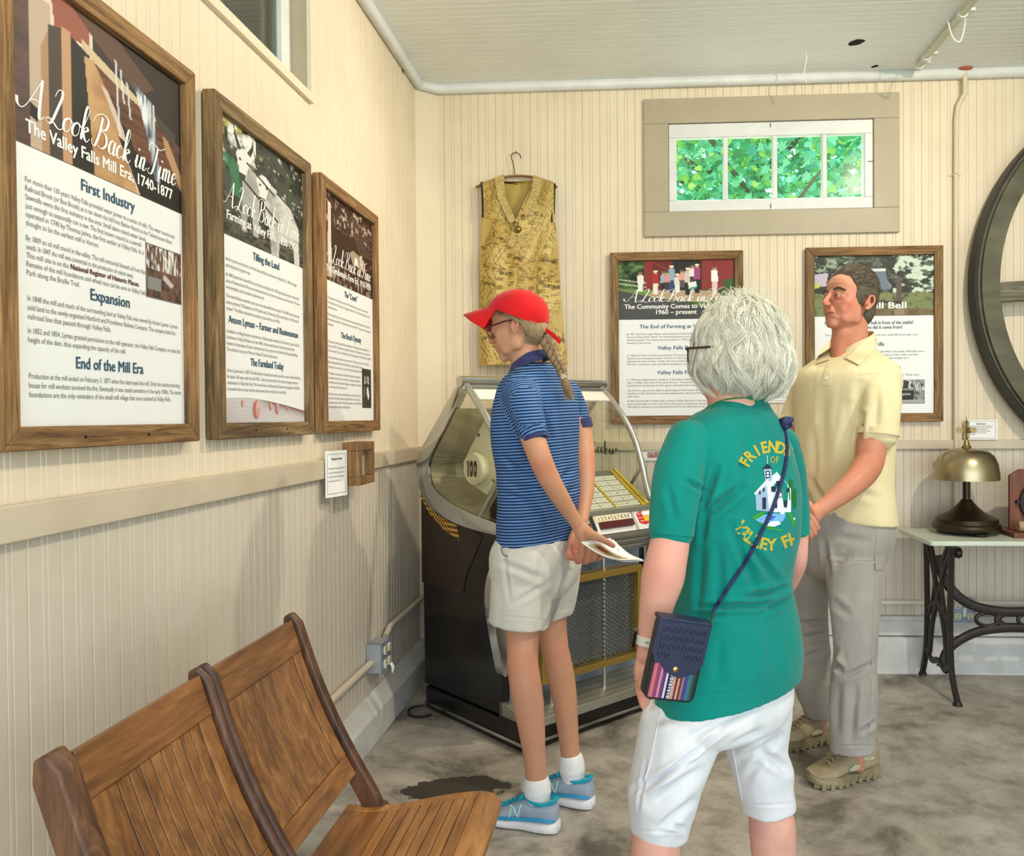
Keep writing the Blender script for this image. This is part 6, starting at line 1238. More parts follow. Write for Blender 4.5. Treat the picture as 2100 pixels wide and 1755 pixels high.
for (h, dr, nm, lb) in ((at_z(1146, 1706, 0), (-.95, .30), 0, 'grey trainer with turquoise laces nearer the chairs'), (at_z(1217, 1657, 0), (-.93, .37), 1, 'grey trainer with turquoise laces on the farther foot')):
    h = V3((h.x, h.y, 0)); d_ = V3((dr[0], dr[1], 0)).normalized(); uo, PP, HH = shoe(P1_, h, h+d_*.262, .098, .092, TRG, TRS, TRL)
    b_ = MB(); lfv = V3((0, 0, 1)).cross(d_)
    b_.loft([[PP(t, s_*.049*w_, .034+z), PP(t, s_*.051*w_, .034+z), PP(t, s_*.051*w_, .043+z), PP(t, s_*.049*w_, .045+z)] for s_ in (1,) for t, w_, z in ((.02, .45, .004), (.08, .72, .006), (.2, .80, .008), (.34, .79, .002), (.5, .82, -.002), (.7, 1.0, -.004), (.85, .93, -.004))], True); _par(b_.build('side_band', TEAL2, smooth=True), uo)
    if True:
        s_ = 1; b_ = MB(); Np = [(.50, .042), (.53, .042), (.515, .066), (.44, .042), (.40, .042), (.43, .082), (.455, .082), (.445, .058), (.52, .082), (.555, .082)]
        buo = bvh_of(uo); dn = lfv*1.0
        def onside(t, z):
            p = PP(t, .2, z); hh = buo.ray_cast(p, -dn); return (hh[0]+dn*.0012) if hh[0] else PP(t, .045, z)
        for st in ([(.565, .040), (.545, .080)], [(.545, .080), (.46, .042)], [(.46, .042), (.435, .080)]):
            (ta, za), (tb, zb) = st; b_.tube([onside(ta+(tb-ta)*f, za+(zb-za)*f) for f in (0, .25, .5, .75, 1)], .0026, 6)
        _par(b_.build('shoe_emblem', mat('pale_mint_stitch', rgb(170, 226, 224), .5)), uo)
# hair: combed back under the cap to a tie, then one braid
HB1 = hair_mat('ash_brown_hair', rgb(120, 96, 66), rgb(190, 168, 130)); HBASE = mat('ash_brown_hair_base', rgb(128, 104, 74), .6, var=rgb(168, 146, 108), var_scale=30, stretch=(1, 1, 4))
F = Flesh(); hd.e(F, (0, .075, .12), (.345, .40, .37)); hd.e(F, (0, .24, -.06), (.24, .22, .22)); F.tube([(1090, 690, 2.63, 20), (1104, 690, 2.62, 15), (1114, 689, 2.615, 9)])
hb = F.cut('hair', HBASE, P1_, .004, 3)
co, no = verts_of(hb); hl = (np.array(hd.R.transposed()) @ (co-np.array(hd.c)).T).T/hd.s
keepm = (hl[:, 1] > -.02) & ((hl[:, 2] > .02) | (hl[:, 1] > .16)); shrink = np.where(keepm, 0, 1); inner = np.array(hd.c)+(np.array(hd.R) @ (hl*np.array([.8, .75, .8])).T).T*hd.s; co2 = np.where(shrink[:, None] > 0, inner, co); set_verts(hb, co2)
rs = random.Random(5); strands = []; bvh1 = bvh_of(P1_, hb)
for i in range(1500):
    f = rs.random(); u0, v0 = (1022+36*f/.35, 636+12*f/.35) if f < .35 else (1058+54*(f-.35)/.65, 650+18*(f-.35)/.65)
    u0 += rs.uniform(-3, 3); v0 += rs.uniform(-5, 8); e_ = (1112+rs.uniform(-3, 2), 689+rs.uniform(-6, 6)); sag = rs.uniform(-2, 18) if f > .3 else rs.uniform(-6, 0)
    if u0 < 1062: 
        mid = (1066+rs.uniform(0, 8), 652+rs.uniform(-4, 12)) if rs.random() < .6 else None
        if mid is None: continue
        path = crom([(u0, v0), mid, ((mid[0]+e_[0])/2, (mid[1]+e_[1])/2+max(sag, 0)*.5+4), e_], 4)
    else: path = crom([(u0, v0), ((u0+e_[0])/2-2, (v0+e_[1])/2+sag), e_], 5)
    off = rs.uniform(.001, .006); strands.append([tuple(on_surface(bvh1, p[0], p[1], off, 2.6)) for p in path])
for i in range(260):
    u0 = rs.uniform(1074, 1100); v0 = rs.uniform(690, 702); path = crom([(u0, v0), ((u0+1112)/2, v0+4), (1113, 692)], 4); strands.append([tuple(on_surface(bvh1, p[0], p[1], .002, 2.6)) for p in path])
grow_hair('hair_strands', strands, HB1, hb, .0007)
q = MB(); c = at(1115, 689, 2.612); q.tube([c+V3((-.008, 0, .002)), c+V3((.0, 0, 0)), c+V3((.008, 0, -.003))], [.017, .021, .017], 14); _par(q.build('hair_tie', mat('black_scrunchie', rgb(14, 14, 16), .8, bump=.6, bump_scale=90), smooth=True), hb)
path = [V3(p) for p in crom([tuple(at(u, v, y)) for u, v, y in ((1117, 692, 2.61), (1128, 712, 2.595), (1139, 735, 2.58), (1149, 752, 2.565), (1155, 772, 2.555))], 10)]
q = MB(); n = len(path)
for s_ in range(3):
    pts = []
    for i, p in enumerate(path):
        t = i/(n-1.0); a = t*2*PI*2.6+s_*2*PI/3; R0 = .0125*(1-.38*t); tv = (path[min(i+1, n-1)]-path[max(i-1, 0)]).normalized(); sd_ = tv.cross(V3((0, 1, 0))).normalized(); dp = tv.cross(sd_)
        pts.append(p+sd_*(R0*math.sin(a))+dp*(R0*.5*math.sin(2*a)))
    q.tube(pts, [.0125*(1-.40*i/(n-1.0)) for i in range(n)], 12)
tail = [at(u, v, y) for u, v, y in ((1156, 774, 2.555), (1160, 788, 2.55), (1166, 802, 2.545), (1170, 815, 2.545))]; q.tube(tail, [.010, .015, .015, .006], 14)
BR = wood_mat('braided_hair', rgb(84, 62, 42), rgb(132, 106, 76), rgb(176, 150, 116), axis=2, scale=60, rough=.5, stretch=14, bump=.6)
_par(q.build('braid', BR, smooth=True), hb)
q = MB(); c = at(1156, 773, 2.555)
for dz in (-.006, 0, .006): q.tube([c+V3((-.001, 0, dz-.0025)), c+V3((.001, 0, dz+.0025))], .0122, 14)
_par(q.build('braid_tie', mat('beige_elastic', rgb(196, 180, 160), .8), smooth=True, angle=40), hb)
strands = []
for i in range(220):
    p0 = tail[0]+V3((rs.uniform(-.010, .010), rs.uniform(-.010, .010), 0)); e_ = tail[-1]+V3((rs.uniform(-.016, .012), rs.uniform(-.01, .01), rs.uniform(-.012, .012))); m_ = (p0+e_)/2+V3((rs.uniform(-.006, .006), rs.uniform(-.008, .004), 0)); strands.append([tuple(z) for z in crom([tuple(p0), tuple(m_), tuple(e_)], 4)])
grow_hair('braid_end', strands, HB1, hb, .0006)
# cap
RED = cloth('red_cotton', rgb(206, 22, 28), rgb(186, 16, 24), 6, bump=.3, bs=500); REDIN = cloth('dark_red_lining', rgb(110, 18, 26), rgb(96, 16, 24), 6)
cb = at(1059, 653, 2.625); ku_ = mpp(cb); eu = (at(1119, 673, 2.625)-at(999, 631, 2.625)).normalized(); en = V3((0, -1, 0)).cross(eu)*-1; en = eu.cross(V3((0, 1, 0))) if eu.cross(V3((0, 1, 0))).z > 0 else -eu.cross(V3((0, 1, 0))); ed = V3((0, 1, 0))
LA, LH, LD = 64*ku_, 61*ku_, .083
q = MB(); rings = []; NA = 48
for i in range(15):
    el = PI/2*i/14; ring = []
    for j in range(NA):
        a = 2*PI*j/NA; rr = math.cos(el)**.85; h = math.sin(el); ridge = 1+.012*abs(math.cos(3*a))*(h > .05)
        ring.append(cb+eu*(LA*rr*math.cos(a)*ridge+.012*h)+ed*(LD*rr*math.sin(a)*ridge)+en*(LH*h-(0.0)))
    rings.append(ring)
inner = [[cb+(p-cb)*.965 for p in r_] for r_ in rings]
# half-round opening at the back
q.loft(list(reversed(inner))+rings, True)
opn = [f for f in q.bm.faces if ((f.calc_center_median()-(cb+eu*LA*.97+en*.004)).length < .020)]
bmesh.ops.delete(q.bm, geom=opn, context='FACES')
cap = q.build('cap', RED, smooth=True, angle=70); cap.parent = P1_
folds(cap, [((1010, 640), (1040, 636), .002, 4), ((1060, 640), (1075, 632), .002, 4), ((1030, 648), (1062, 645), .0015, 3)], .0016, 30, 2, 1)
q = MB(); rings = []
for i in range(9):
    t = i/8.0; ring_t, ring_b = [], []
    for j in range(17):
        a = -1+2*j/16.0; base = cb-eu*(LA*math.sqrt(max(.0, 1-(a*.80)**2)))+ed*(LD*a*.80)
        out = -eu*(.064*t*math.sqrt(max(0.02, 1-(a*.97)**2)))-en*(.034*t+.010*t*t)-en*(.022*t*a*a)-en*.002
        ring_t.append(base+out+en*.003); ring_b.append(base+out)
    rings.append(ring_t+list(reversed(ring_b)))
q.loft(rings, True); _par(q.build('brim', RED, smooth=True, angle=60), cap)
q = MB(); q.lathe([(.006, -.002), (.006, .003), (.003, .005), (.0001, .0055)], cb+en*LH+eu*.012, 12); _par(q.build('cap_button', RED, smooth=True), cap)
bvc = bvh_of(cap)
q = MB()
for u, v in ((1041, 608), (1061.5, 614.5)): q.tube([on_surface(bvc, u, v, -.001, 2.54), on_surface(bvc, u, v, .0014, 2.54)], .0024, 10)
_par(q.build('eyelets', mat('dark_eyelet', rgb(70, 30, 30), .5)), cap)
q = MB(); s0, s1 = at(1113, 672, 2.60), at(1149, 702, 2.585); q.tube([s0, (s0+s1)/2+V3((.002, 0, .003)), s1], .0062, 8, flat=.25, up=(.6, 0, .8)); _par(q.build('cap_strap', RED), cap)
# glasses
GF = mat('dark_red_frames', rgb(84, 26, 30), .3)
q = MB()
for sx in (1, -1): q.tube([hd.P(sx*(.13+.105*math.cos(a)), -.415+.04*abs(math.cos(a))*0-.0, .005+.085*math.sin(a)) for a in np.linspace(0, 2*PI, 25)], .0018, 6)
q.tube([hd.P(.03, -.415, .02), hd.P(0, -.425, .035), hd.P(-.03, -.415, .02)], .0018, 6)
for sx in (1, -1): q.tube([hd.P(sx*.235, -.41, .03), hd.P(sx*.33, -.33, .05), hd.P(sx*.375, -.05, .075), hd.P(sx*.375, .06, .06)], .0028, 6)
gl = q.build('glasses', GF, smooth=True); gl.parent = P1_
q = MB()
for sx in (1, -1): q.face([hd.P(sx*(.13+.103*math.cos(a)), -.415, .005+.083*math.sin(a)) for a in np.linspace(0, 2*PI, 24)[:-1]])
_par(q.build('lenses', glass_mat('clear_glass')), gl)
EYEW = mat('eye_white', rgb(168, 152, 140), .3); IRIS = mat('brown_iris', rgb(58, 40, 28), .2)
LID = mat('eyelid_skin', rgb(190, 124, 100), .55)
def eyes(hd, par, gaze=(0, 0)):
    bv = bvh_of(par); rE = hd.s*.046
    for sx in (1, -1):
        o_ = hd.P(sx*.125, -1.2, .012); h_ = bv.ray_cast(o_, hd.D(0, 1, 0)); c = (h_[0] if h_[0] else hd.P(sx*.125, -.37, .012))+hd.D(sx*-.1, 1, 0)*hd.s*.029; q = MB(); q.lathe([(rE*math.sin(a), -rE*math.cos(a)) for a in np.linspace(.02, PI-.02, 14)], c, 18); o = q.build('eye', EYEW, smooth='all'); o.parent = par
        q = MB(); g = hd.D(gaze[0], -1, gaze[1]).normalized(); cc = c+g*rE*.955; x_ = g.orthogonal().normalized(); y_ = g.cross(x_); q.face([cc+x_*(hd.s*.024*math.cos(t))+y_*(hd.s*.024*math.sin(t)) for t in np.linspace(0, 2*PI, 17)[:-1]]); q.face([cc+g*.0004+x_*(hd.s*.010*math.cos(t))+y_*(hd.s*.010*math.sin(t)) for t in np.linspace(0, 2*PI, 13)[:-1]], 1)
        o2 = q.build('iris', [IRIS, M_DARK]); o2.parent = o
        for e0, e1 in ((10, 85), (-20, -85)):
            q = MB(); rings = []
            for i in range(7):
                el = math.radians(e0+(e1-e0)*i/6); rings.append([c+(hd.D(math.sin(t)*math.cos(el), -math.cos(t)*math.cos(el), math.sin(el)))*rE*(1.10 if i else 1.06) for t in np.linspace(-1.5, 1.5, 13)])
            q.loft(rings, False, closed=False); o3 = q.build('eyelid', LID, smooth='all'); o3.parent = o
eyes(hd, P1_, (0, -.3))
# the folded leaflet in her hand
Lf = thing('folded_leaflet', 'folded white leaflet with a brown picture held by the red capped woman', 'leaflet', at(1250, 1130, 2.46))
c0, c1, c2, c3 = at(1191, 1111, 2.455), at(1251, 1103, 2.50), at(1319, 1147, 2.47), at(1271, 1148, 2.42)
def leaf(nm, lift, q0, q1, q2, q3, m):
    b_ = MB(); rings = []
    for i in range(9):
        t = i/8.0; bend = V3((0, 0, .010*math.sin(PI*t)*-1)); a = q0.lerp(q3, t)+bend+V3((0, 0, lift)); b2 = q1.lerp(q2, t)+bend+V3((0, 0, lift)); rings.append([a, b2, b2+V3((0, 0, -.0008)), a+V3((0, 0, -.0008))])
    b_.loft(rings, True); return keep(b_.build(nm, m, smooth=True), Lf)
leaf('front_sheet', 0, c0, c1, c2, c3, PAPER); leaf('back_sheet', -.006, c0+V3((.004, .004, .001)), c1+V3((.01, .01, 0)), c2+V3((.004, .004, .001)), c3+V3((.01, .004, .001)), PAPER)
pc = Img(40, 24, (196, 178, 130)); pc.poly([(.1, .2), (.6, .15), (.6, .7), (.1, .7)], (128, 66, 52)); pc.poly([(.5, .3), (.9, .3), (.9, .75), (.5, .75)], (96, 96, 90)); pc.mottle(pc.all(), (176, 160, 110), pc.noise(6, 3, 3), .5, .8)
class Bent(Print):
    def P(s, x, y, h):
        a = c0.lerp(c3, x)+V3((0, 0, -.010*math.sin(PI*x))); b2 = c1.lerp(c2, x)+V3((0, 0, -.010*math.sin(PI*x))); return a.lerp(b2, y)+V3((0, -h*.3, h))
pr = Bent((0, 0, 0), (1, 0, 0), (0, 1, 0), (0, 0, 1)); pr.image(.12, .08, .9, .52, pc.a, .0006); pr.text('Visit', .35, .78, .1, TX, width=.1, lift=.0006)
keep(pr.build('leaflet_print', INK), Lf)
# ================================================================ man in the yellow polo
PHM = math.atan2(-.72, .70)
F = Flesh(); YM = 3.04
hm = Head(at(1741, 620, 3.03), (-.86, -.51, 0), math.radians(-9), .232); hm.build(F, nose=1.0, jaw=1.0, back=.40)
F.tube([(1742, 655, 3.05, 36), (1743, 690, 3.06, 36), (1745, 715, 3.07, 40), (1745, 745, 3.08, 46)])
F.tube([(1728, 682, 3.02, 20), (1722, 705, 3.03, 19), (1722, 735, 3.03, 18)])
F.rings([(740, 1710, 1775, YM), (775, 1672, 1800, YM), (850, 1672, 1795, YM), (960, 1676, 1792, YM), (1060, 1680, 1794, YM), (1150, 1680, 1785, YM)], PHM, 1.5)
F.tube([(1800, 815, 2.90, 24), (1798, 850, 2.885, 26), (1791, 895, 2.875, 30), (1786, 925, 2.86, 30), (1782, 950, 2.84, 29), (1768, 972, 2.80, 28.5), (1745, 996, 2.76, 25), (1718, 1018, 2.735, 21), (1694, 1036, 2.72, 17.5), (1680, 1046, 2.71, 16.5)])
F.tube([(1655, 800, 3.18, 30), (1636, 850, 3.20, 27), (1622, 900, 3.20, 26), (1614, 945, 3.16, 25), (1618, 985, 3.03, 22), (1630, 1015, 2.88, 18), (1640, 1030, 2.78, 15)])
# hands: left wrist held by the right hand
F.tube([(1680, 1046, 2.71, 16.5), (1668, 1056, 2.70, 20), (1655, 1068, 2.695, 20), (1648, 1078, 2.69, 15)], flat=.8)
for r in ([(1655, 1072, 2.69, 7), (1648, 1090, 2.685, 6.5), (1650, 1104, 2.69, 5.5)], [(1650, 1068, 2.70, 7), (1640, 1086, 2.695, 6.5), (1640, 1100, 2.70, 5.5)], [(1662, 1072, 2.68, 7), (1658, 1092, 2.675, 6), (1662, 1104, 2.68, 5.2)]): F.tube(r)
F.tube([(1640, 1030, 2.78, 15), (1646, 1042, 2.73, 18), (1650, 1056, 2.69, 18), (1650, 1070, 2.675, 14)], flat=.7)
F.tube([(1648, 1026, 2.72, 8), (1660, 1036, 2.685, 7.5), (1670, 1050, 2.67, 7), (1675, 1061, 2.668, 5.8)])
for r in ([(1650, 1046, 2.69, 7.2), (1661, 1058, 2.672, 7), (1671, 1072, 2.668, 6.4), (1677, 1083, 2.67, 5.4)], [(1649, 1058, 2.685, 7.2), (1658, 1070, 2.668, 6.8), (1666, 1083, 2.666, 6.2), (1671, 1094, 2.668, 5.2)],
          [(1648, 1070, 2.68, 6.8), (1654, 1082, 2.666, 6.4), (1660, 1092, 2.666, 5.8), (1663, 1100, 2.67, 5)], [(1645, 1078, 2.68, 6), (1648, 1090, 2.67, 5.6), (1652, 1100, 2.67, 5)]): F.tube(r)
F.tube([(1752, 1130, 3.0, 32), (1754, 1200, 2.95, 30), (1752, 1300, 2.92, 26), (1752, 1450, 2.91, 20), (1757, 1530, 2.93, 14), (1761, 1572, 2.935, 13)])
F.tube([(1690, 1130, 3.08, 28), (1668, 1200, 3.165, 24), (1660, 1300, 3.20, 22), (1672, 1420, 3.23, 18), (1682, 1470, 3.26, 13), (1687, 1500, 3.27, 12)])
P2_ = F.cut('person', SKIN, voxel=.0025, smooth=3)
tag(P2_, 'man in pale yellow polo and taupe trousers looking up to the left', 'person', 'visitors')
smooth_head(P2_, hm); press(P2_, hm, FACE_LINES)
skin_tone(P2_, rgb(196, 134, 108), [(hm.P(0, -.5, -.10), (.03, .04, .03), rgb(206, 112, 96), .6), (hm.P(.2, -.24, -.1), (.04, .05, .05), rgb(200, 112, 96), .6), (hm.P(-.2, -.24, -.1), (.04, .05, .05), rgb(196, 110, 94), .5), (hm.P(.37, .07, 0), (.025, .03, .03), rgb(206, 112, 100), .7), (hm.P(.04, -.39, -.262), (.016, .03, .0055), rgb(128, 62, 56), .9), (hm.P(-.04, -.39, -.262), (.016, .03, .0055), rgb(128, 62, 56), .9), (hm.P(0, -.38, -.258), (.026, .03, .010), rgb(164, 92, 84), .8), (hm.P(.125, -.36, .01), (.020, .03, .014), rgb(150, 92, 76), .6), (hm.P(-.125, -.36, .01), (.020, .03, .014), rgb(150, 92, 76), .6), (hm.P(.0, -.32, .3), (.06, .05, .04), rgb(210, 150, 122), .5),  # shade of the mouth crease is painted into the skin as dark spots
    (hm.P(0, -.30, -.4), (.08, .06, .05), rgb(176, 118, 96), .45), (at(1720, 715, 3.0), (.08, .10, .07), rgb(178, 104, 82), .7), (at(1770, 960, 2.80), (.14, .16, .14), rgb(180, 112, 88), .7), (at(1660, 1065, 2.69), (.07, .10, .06), rgb(200, 130, 110), .6)], .08, 4)
HM = hair_mat('dark_grey_brown_hair', rgb(58, 50, 40), rgb(132, 120, 100)); HMB = mat('dark_hair_base', rgb(66, 58, 46), .7, var=rgb(92, 82, 66), var_scale=40)
F = Flesh(); hm.e(F, (0, .075, .165), (.372, .41, .412)); hm.e(F, (0, .22, -.04), (.285, .235, .32)); hbm = F.cut('hair', HMB, P2_, .003, 3)
def hair_ok(l):
    """where a short back-and-sides haircut covers the scalp (head frame)"""
    x, y, z = abs(l[0]), l[1], l[2]
    if y > .20: return z > -.34
    if y > -.02: return z > .06 or (y > .13 and z > -.34)
    line = .40-.50*max(0, (-y-.02))*0 if x < .18 else .40-1.1*(x-.18)-(.0)
    if y < -.02: return z > (.345+.02*math.sin(x*40) if x < .2 else .345-1.5*(x-.2)) or (x > .25 and y > -.15 and z > -.07)
    return z > line
co, no = verts_of(hbm); Rt = np.array(hm.R.transposed()); hl = (Rt @ (co-np.array(hm.c)).T).T/hm.s; ok = np.array([hair_ok(l) for l in hl]); inn = np.array(hm.c)+(np.array(hm.R) @ (hl*np.array([.72, .72, .78])+np.array([0, .02, 0])).T).T*hm.s
set_verts(hbm, np.where(ok[:, None], co, inn))
rs = random.Random(9); strands = []
idx = [i for i in range(len(co)) if ok[i]]
for i in range(7000):
    j = rs.choice(idx); l = hl[j]; nl = Rt @ no[j]; p = V3(co[j]); n_ = V3(no[j])
    tgt = hm.D(0, .9, .15) if l[2] > .2 else hm.D(0, .45, -1)
    g = (tgt-n_*tgt.dot(n_)).normalized(); L = rs.uniform(.022, .042) if l[2] > .2 else rs.uniform(.014, .026); lift = (rs.uniform(.08, .32) if l[1] < .18 else rs.uniform(.02, .12)) if l[2] > .2 else rs.uniform(.02, .10)
    sw = n_.cross(g)*rs.uniform(-.25, .25); pts = []
    for t in np.linspace(0, 1, 6): pts.append(tuple(p-n_*.002+(g+sw)*(L*t)+n_*(L*lift*math.sin(t*2.2))-n_*(L*.20*t*t)))
    strands.append(pts)
grow_hair('hair_strands', strands, HM, hbm, .0007)
strands = []
for sx in (1, -1):
    for i in range(190):
        t = rs.random(); p = hm.P(sx*(.045+.175*t), -.392+.085*t*t+rs.uniform(-.006, .006), .098+.026*math.sin(PI*min(1, t*1.05))+rs.uniform(-.016, .016)); d_ = hm.D(sx*.8, -.05, .28-.7*t); strands.append([tuple(p+d_*(.010*q_)+hm.D(0, -.2, 0)*(.006*math.sin(q_*2))) for q_ in (0, .5, 1)])
grow_hair('eyebrows', strands, MATS['dark_grey_brown_hair'], P2_, .0010)
eyes(hm, P2_, (-.1, .12))
# polo
YEL = cloth('pale_yellow_pique', rgb(224, 211, 170), rgb(217, 203, 160), 5, bump=.5, bs=600)
F = Flesh()
F.rings([(716, 1704, 1786, 3.075), (730, 1684, 1800, 3.07), (745, 1664, 1816, 3.06), (762, 1648, 1828, YM), (790, 1640, 1832, YM), (830, 1641, 1824, YM), (900, 1643, 1821, YM), (985, 1648, 1818, YM), (1030, 1650, 1821, YM), (1056, 1650, 1824, YM, -4), (1066, 1652, 1825, YM, -8)], PHM, 1.5)
F.tube([(1804, 784, 2.92, 40), (1805, 815, 2.895, 42), (1803, 850, 2.885, 42), (1801, 888, 2.88, 42)])
F.tube([(1654, 795, 3.16, 30), (1638, 830, 3.19, 28), (1624, 864, 3.2, 26)])
shm = F.cut('polo_shirt', YEL, P2_, .004, 8)
folds(shm, [((1765, 790), (1735, 990), .007, 10), ((1742, 830), (1718, 1000), .006, 9), ((1768, 850), (1762, 960), .008, 7), ((1690, 800), (1684, 960), .004, 10), ((1800, 800), (1795, 880), .004, 8), ((1660, 980), (1690, 1030), .007, 7), ((1670, 880), (1668, 990), .005, 8), ((1752, 935), (1770, 850), .006, 6), ((1720, 1000), (1800, 1020), .004, 8), ((1760, 772), (1815, 765), .002, 3)], .0022, 10, 21)
cs = [(at(1801, 880, 2.88), at(1800, 892, 2.878), 44, 43.6), (at(1626, 858, 3.2), at(1621, 870, 3.2), 27.6, 27.4)]
for a, b, ra, rb in cs: cuff(a, b, ra*mpp(a), rb*mpp(b), 'sleeve_cuff', YEL, shm)
bvm = bvh_of(shm, P2_)
def sheet(name, px, m, parent, bv, th=.004, off=.003, sub=6, Yf=3.0):
    """a cloth flap laid over what lies behind it: px = quad of photo points (a, b, c, d)"""
    a, b, c, d = px; b_ = MB(); top, bot = [], []
    for i in range(sub+1):
        t = i/sub; r1, r2 = [], []
        for j in range(sub+1):
            s_ = j/sub; u = (a[0]*(1-s_)+b[0]*s_)*(1-t)+(d[0]*(1-s_)+c[0]*s_)*t; v = (a[1]*(1-s_)+b[1]*s_)*(1-t)+(d[1]*(1-s_)+c[1]*s_)*t
            lift = (a[2]*(1-s_)+b[2]*s_)*(1-t)+(d[2]*(1-s_)+c[2]*s_)*t
            p = on_surface(bv, u, v, off+lift, Yf); r1.append(p); r2.append(p+ray(u, v).normalized()*th)
        top.append(r1); bot.append(r2)
    bm_ = b_.bm; T = [[bm_.verts.new(p) for p in r] for r in top]; B = [[bm_.verts.new(p) for p in r] for r in bot]
    for i in range(sub):
        for j in range(sub): bm_.faces.new((T[i][j], T[i][j+1], T[i+1][j+1], T[i+1][j])); bm_.faces.new((B[i][j], B[i+1][j], B[i+1][j+1], B[i][j+1]))
    for i in range(sub): bm_.faces.new((T[i][0], T[i+1][0], B[i+1][0], B[i][0])); bm_.faces.new((T[i][sub], B[i][sub], B[i+1][sub], T[i+1][sub])); bm_.faces.new((T[0][i], B[0][i], B[0][i+1], T[0][i+1])); bm_.faces.new((T[sub][i], T[sub][i+1], B[sub][i+1], B[sub][i]))
    return _par(b_.build(name, m, smooth=True, angle=50), parent)
# collar: stand round the neck with two falling points
def ringpt(du, dv, ru, rd, t, tilt): c = at(1746+du, 712+dv, 3.065); kk = mpp(c); return c+V3((ru*kk*math.cos(t), rd*kk*math.sin(t), tilt*math.sin(t-.75)))
q = MB(); T0 = [2*PI*j/64 for j in range(64)]
fr0 = math.atan2(-.51, -.86)
rows = []
for (dv, ru, ln) in ((-13, 41, 0), (-14, 43.5, 0), (8, 48, .5), (8, 46, .5)):
    row = []
    for t in T0:
        df = math.atan2(math.sin(t-fr0), math.cos(t-fr0)); z = -.030*math.cos(df)-.028*math.exp(-(df/.6)**2); c = at(1748, 708+dv, 3.07); kk = mpp(c); row.append(c+V3((ru*kk*math.cos(t), ru*kk*math.sin(t), z)))
    rows.append(row)
q.loft(rows+[rows[0]], False); clr = _par(q.build('polo_collar', YEL, smooth='all'), shm)
bvm = bvh_of(shm, P2_, clr)
sheet('collar_point', ((1789, 686, .004), (1801, 707, .003), (1762, 748, .010), (1732, 733, .008)), YEL, shm, bvm, .004, .004, 8)
sheet('collar_point', ((1704, 697, .006), (1680, 719, .004), (1672, 746, .010), (1701, 737, .008)), YEL, shm, bvm, .004, .004, 8)
sheet('button_placket', ((1697, 742, .001), (1712, 742, .001), (1700, 790, .001), (1683, 790, .001)), YEL, shm, bvm, .003, .0025)
bvp = bvh_of(shm)
q = MB()
for u, v in ((1702, 750), (1695, 775)):
    p = on_surface(bvp, u, v, .006); n_ = V3((-.66, -.7, .25)).normalized(); a_ = n_.orthogonal().normalized(); b2 = n_.cross(a_); q.loft([[p+n_*h+(a_*math.cos(t)+b2*math.sin(t))*r_ for t in np.linspace(0, 2*PI, 15)[:-1]] for r_, h in ((.005, 0), (.0055, .001), (.005, .002), (.003, .0016))], True)
_par(q.build('shirt_buttons', mat('pearl_button', rgb(232, 226, 206), .25), smooth=True), shm)
# trousers
TAU = cloth('taupe_canvas', rgb(164, 159, 153), rgb(148, 143, 137), 5, bump=.4, bs=400)
F = Flesh()
F.rings([(1040, 1658, 1816, YM), (1080, 1652, 1822, YM), (1120, 1646, 1816, YM), (1160, 1650, 1800, YM), (1185, 1672, 1780, YM)], PHM, 1.35)
F.rings([(1140, 1690, 1812, 2.96), (1190, 1696, 1808, 2.94), (1230, 1702, 1803, 2.92), (1290, 1707, 1800, 2.91), (1340, 1710, 1797, 2.90), (1375, 1706, 1797, 2.895), (1410, 1704, 1798, 2.895), (1450, 1703, 1798, 2.895), (1490, 1704, 1795, 2.895), (1520, 1705, 1792, 2.895), (1536, 1704, 1793, 2.895, 5)], PHM+.4, 1.08)
F.rings([(1140, 1640, 1712, 3.12), (1190, 1634, 1704, 3.16), (1230, 1628, 1696, 3.18), (1300, 1622, 1697, 3.20), (1345, 1622, 1700, 3.21), (1385, 1625, 1703, 3.22), (1420, 1634, 1704, 3.23), (1450, 1646, 1703, 3.24), (1470, 1656, 1702, 3.245)], PHM, 1.1)
tr = F.cut('trousers', TAU, P2_, .004, 9)
folds(tr, [((1706, 1350), (1725, 1375), .014, 6), ((1712, 1330), (1700, 1395), .010, 7), ((1728, 1390), (1790, 1360), .006, 6), ((1720, 1400), (1715, 1500), .006, 8), ((1755, 1410), (1745, 1520), .005, 8), ((1780, 1400), (1770, 1500), .005, 7), ((1640, 1280), (1690, 1275), .008, 6), ((1640, 1310), (1695, 1300), .007, 6), ((1640, 1350), (1690, 1335), .006, 6), ((1700, 1180), (1690, 1110), .010, 6), ((1705, 1160), (1740, 1140), .006, 8), ((1715, 1100), (1780, 1110), .003, 8), ((1705, 1230), (1740, 1260), .005, 8), ((1706, 1529), (1792, 1529), .0015, 2.5), ((1770, 1500), (1792, 1480), .008, 5)], .003, 12, 31)
bvt = bvh_of(tr)
def seam(pts, r=.0016, n=6): 
    b_ = MB(); b_.tube([on_surface(bvt, u, v, .0003) for u, v in [tuple(z) for z in crom(pts, n)]], r, 6); return b_
b_ = seam([(1797, 1068), (1796, 1150), (1793, 1220), (1789, 1300), (1787, 1400), (1784, 1480), (1778, 1532)]); b_.tube([on_surface(bvt, u, v, .0004) for u, v in [tuple(z) for z in crom([(1752, 1056), (1775, 1068), (1797, 1078)], 6)]], .0018, 6); b_.tube([on_surface(bvt, u, v, .0004) for u, v in [tuple(z) for z in crom([(1756, 1054), (1778, 1064), (1798, 1073)], 6)]], .0012, 6)
_par(b_.build('trouser_seams', cloth('taupe_seam', rgb(172, 165, 156), rgb(150, 142, 134), 30)), tr)
sheet('hammer_loop', ((1795, 1153, .004), (1822, 1155, .004), (1822, 1170, .004), (1795, 1168, .004)), TAU, tr, bvt, .003, .003, 3)
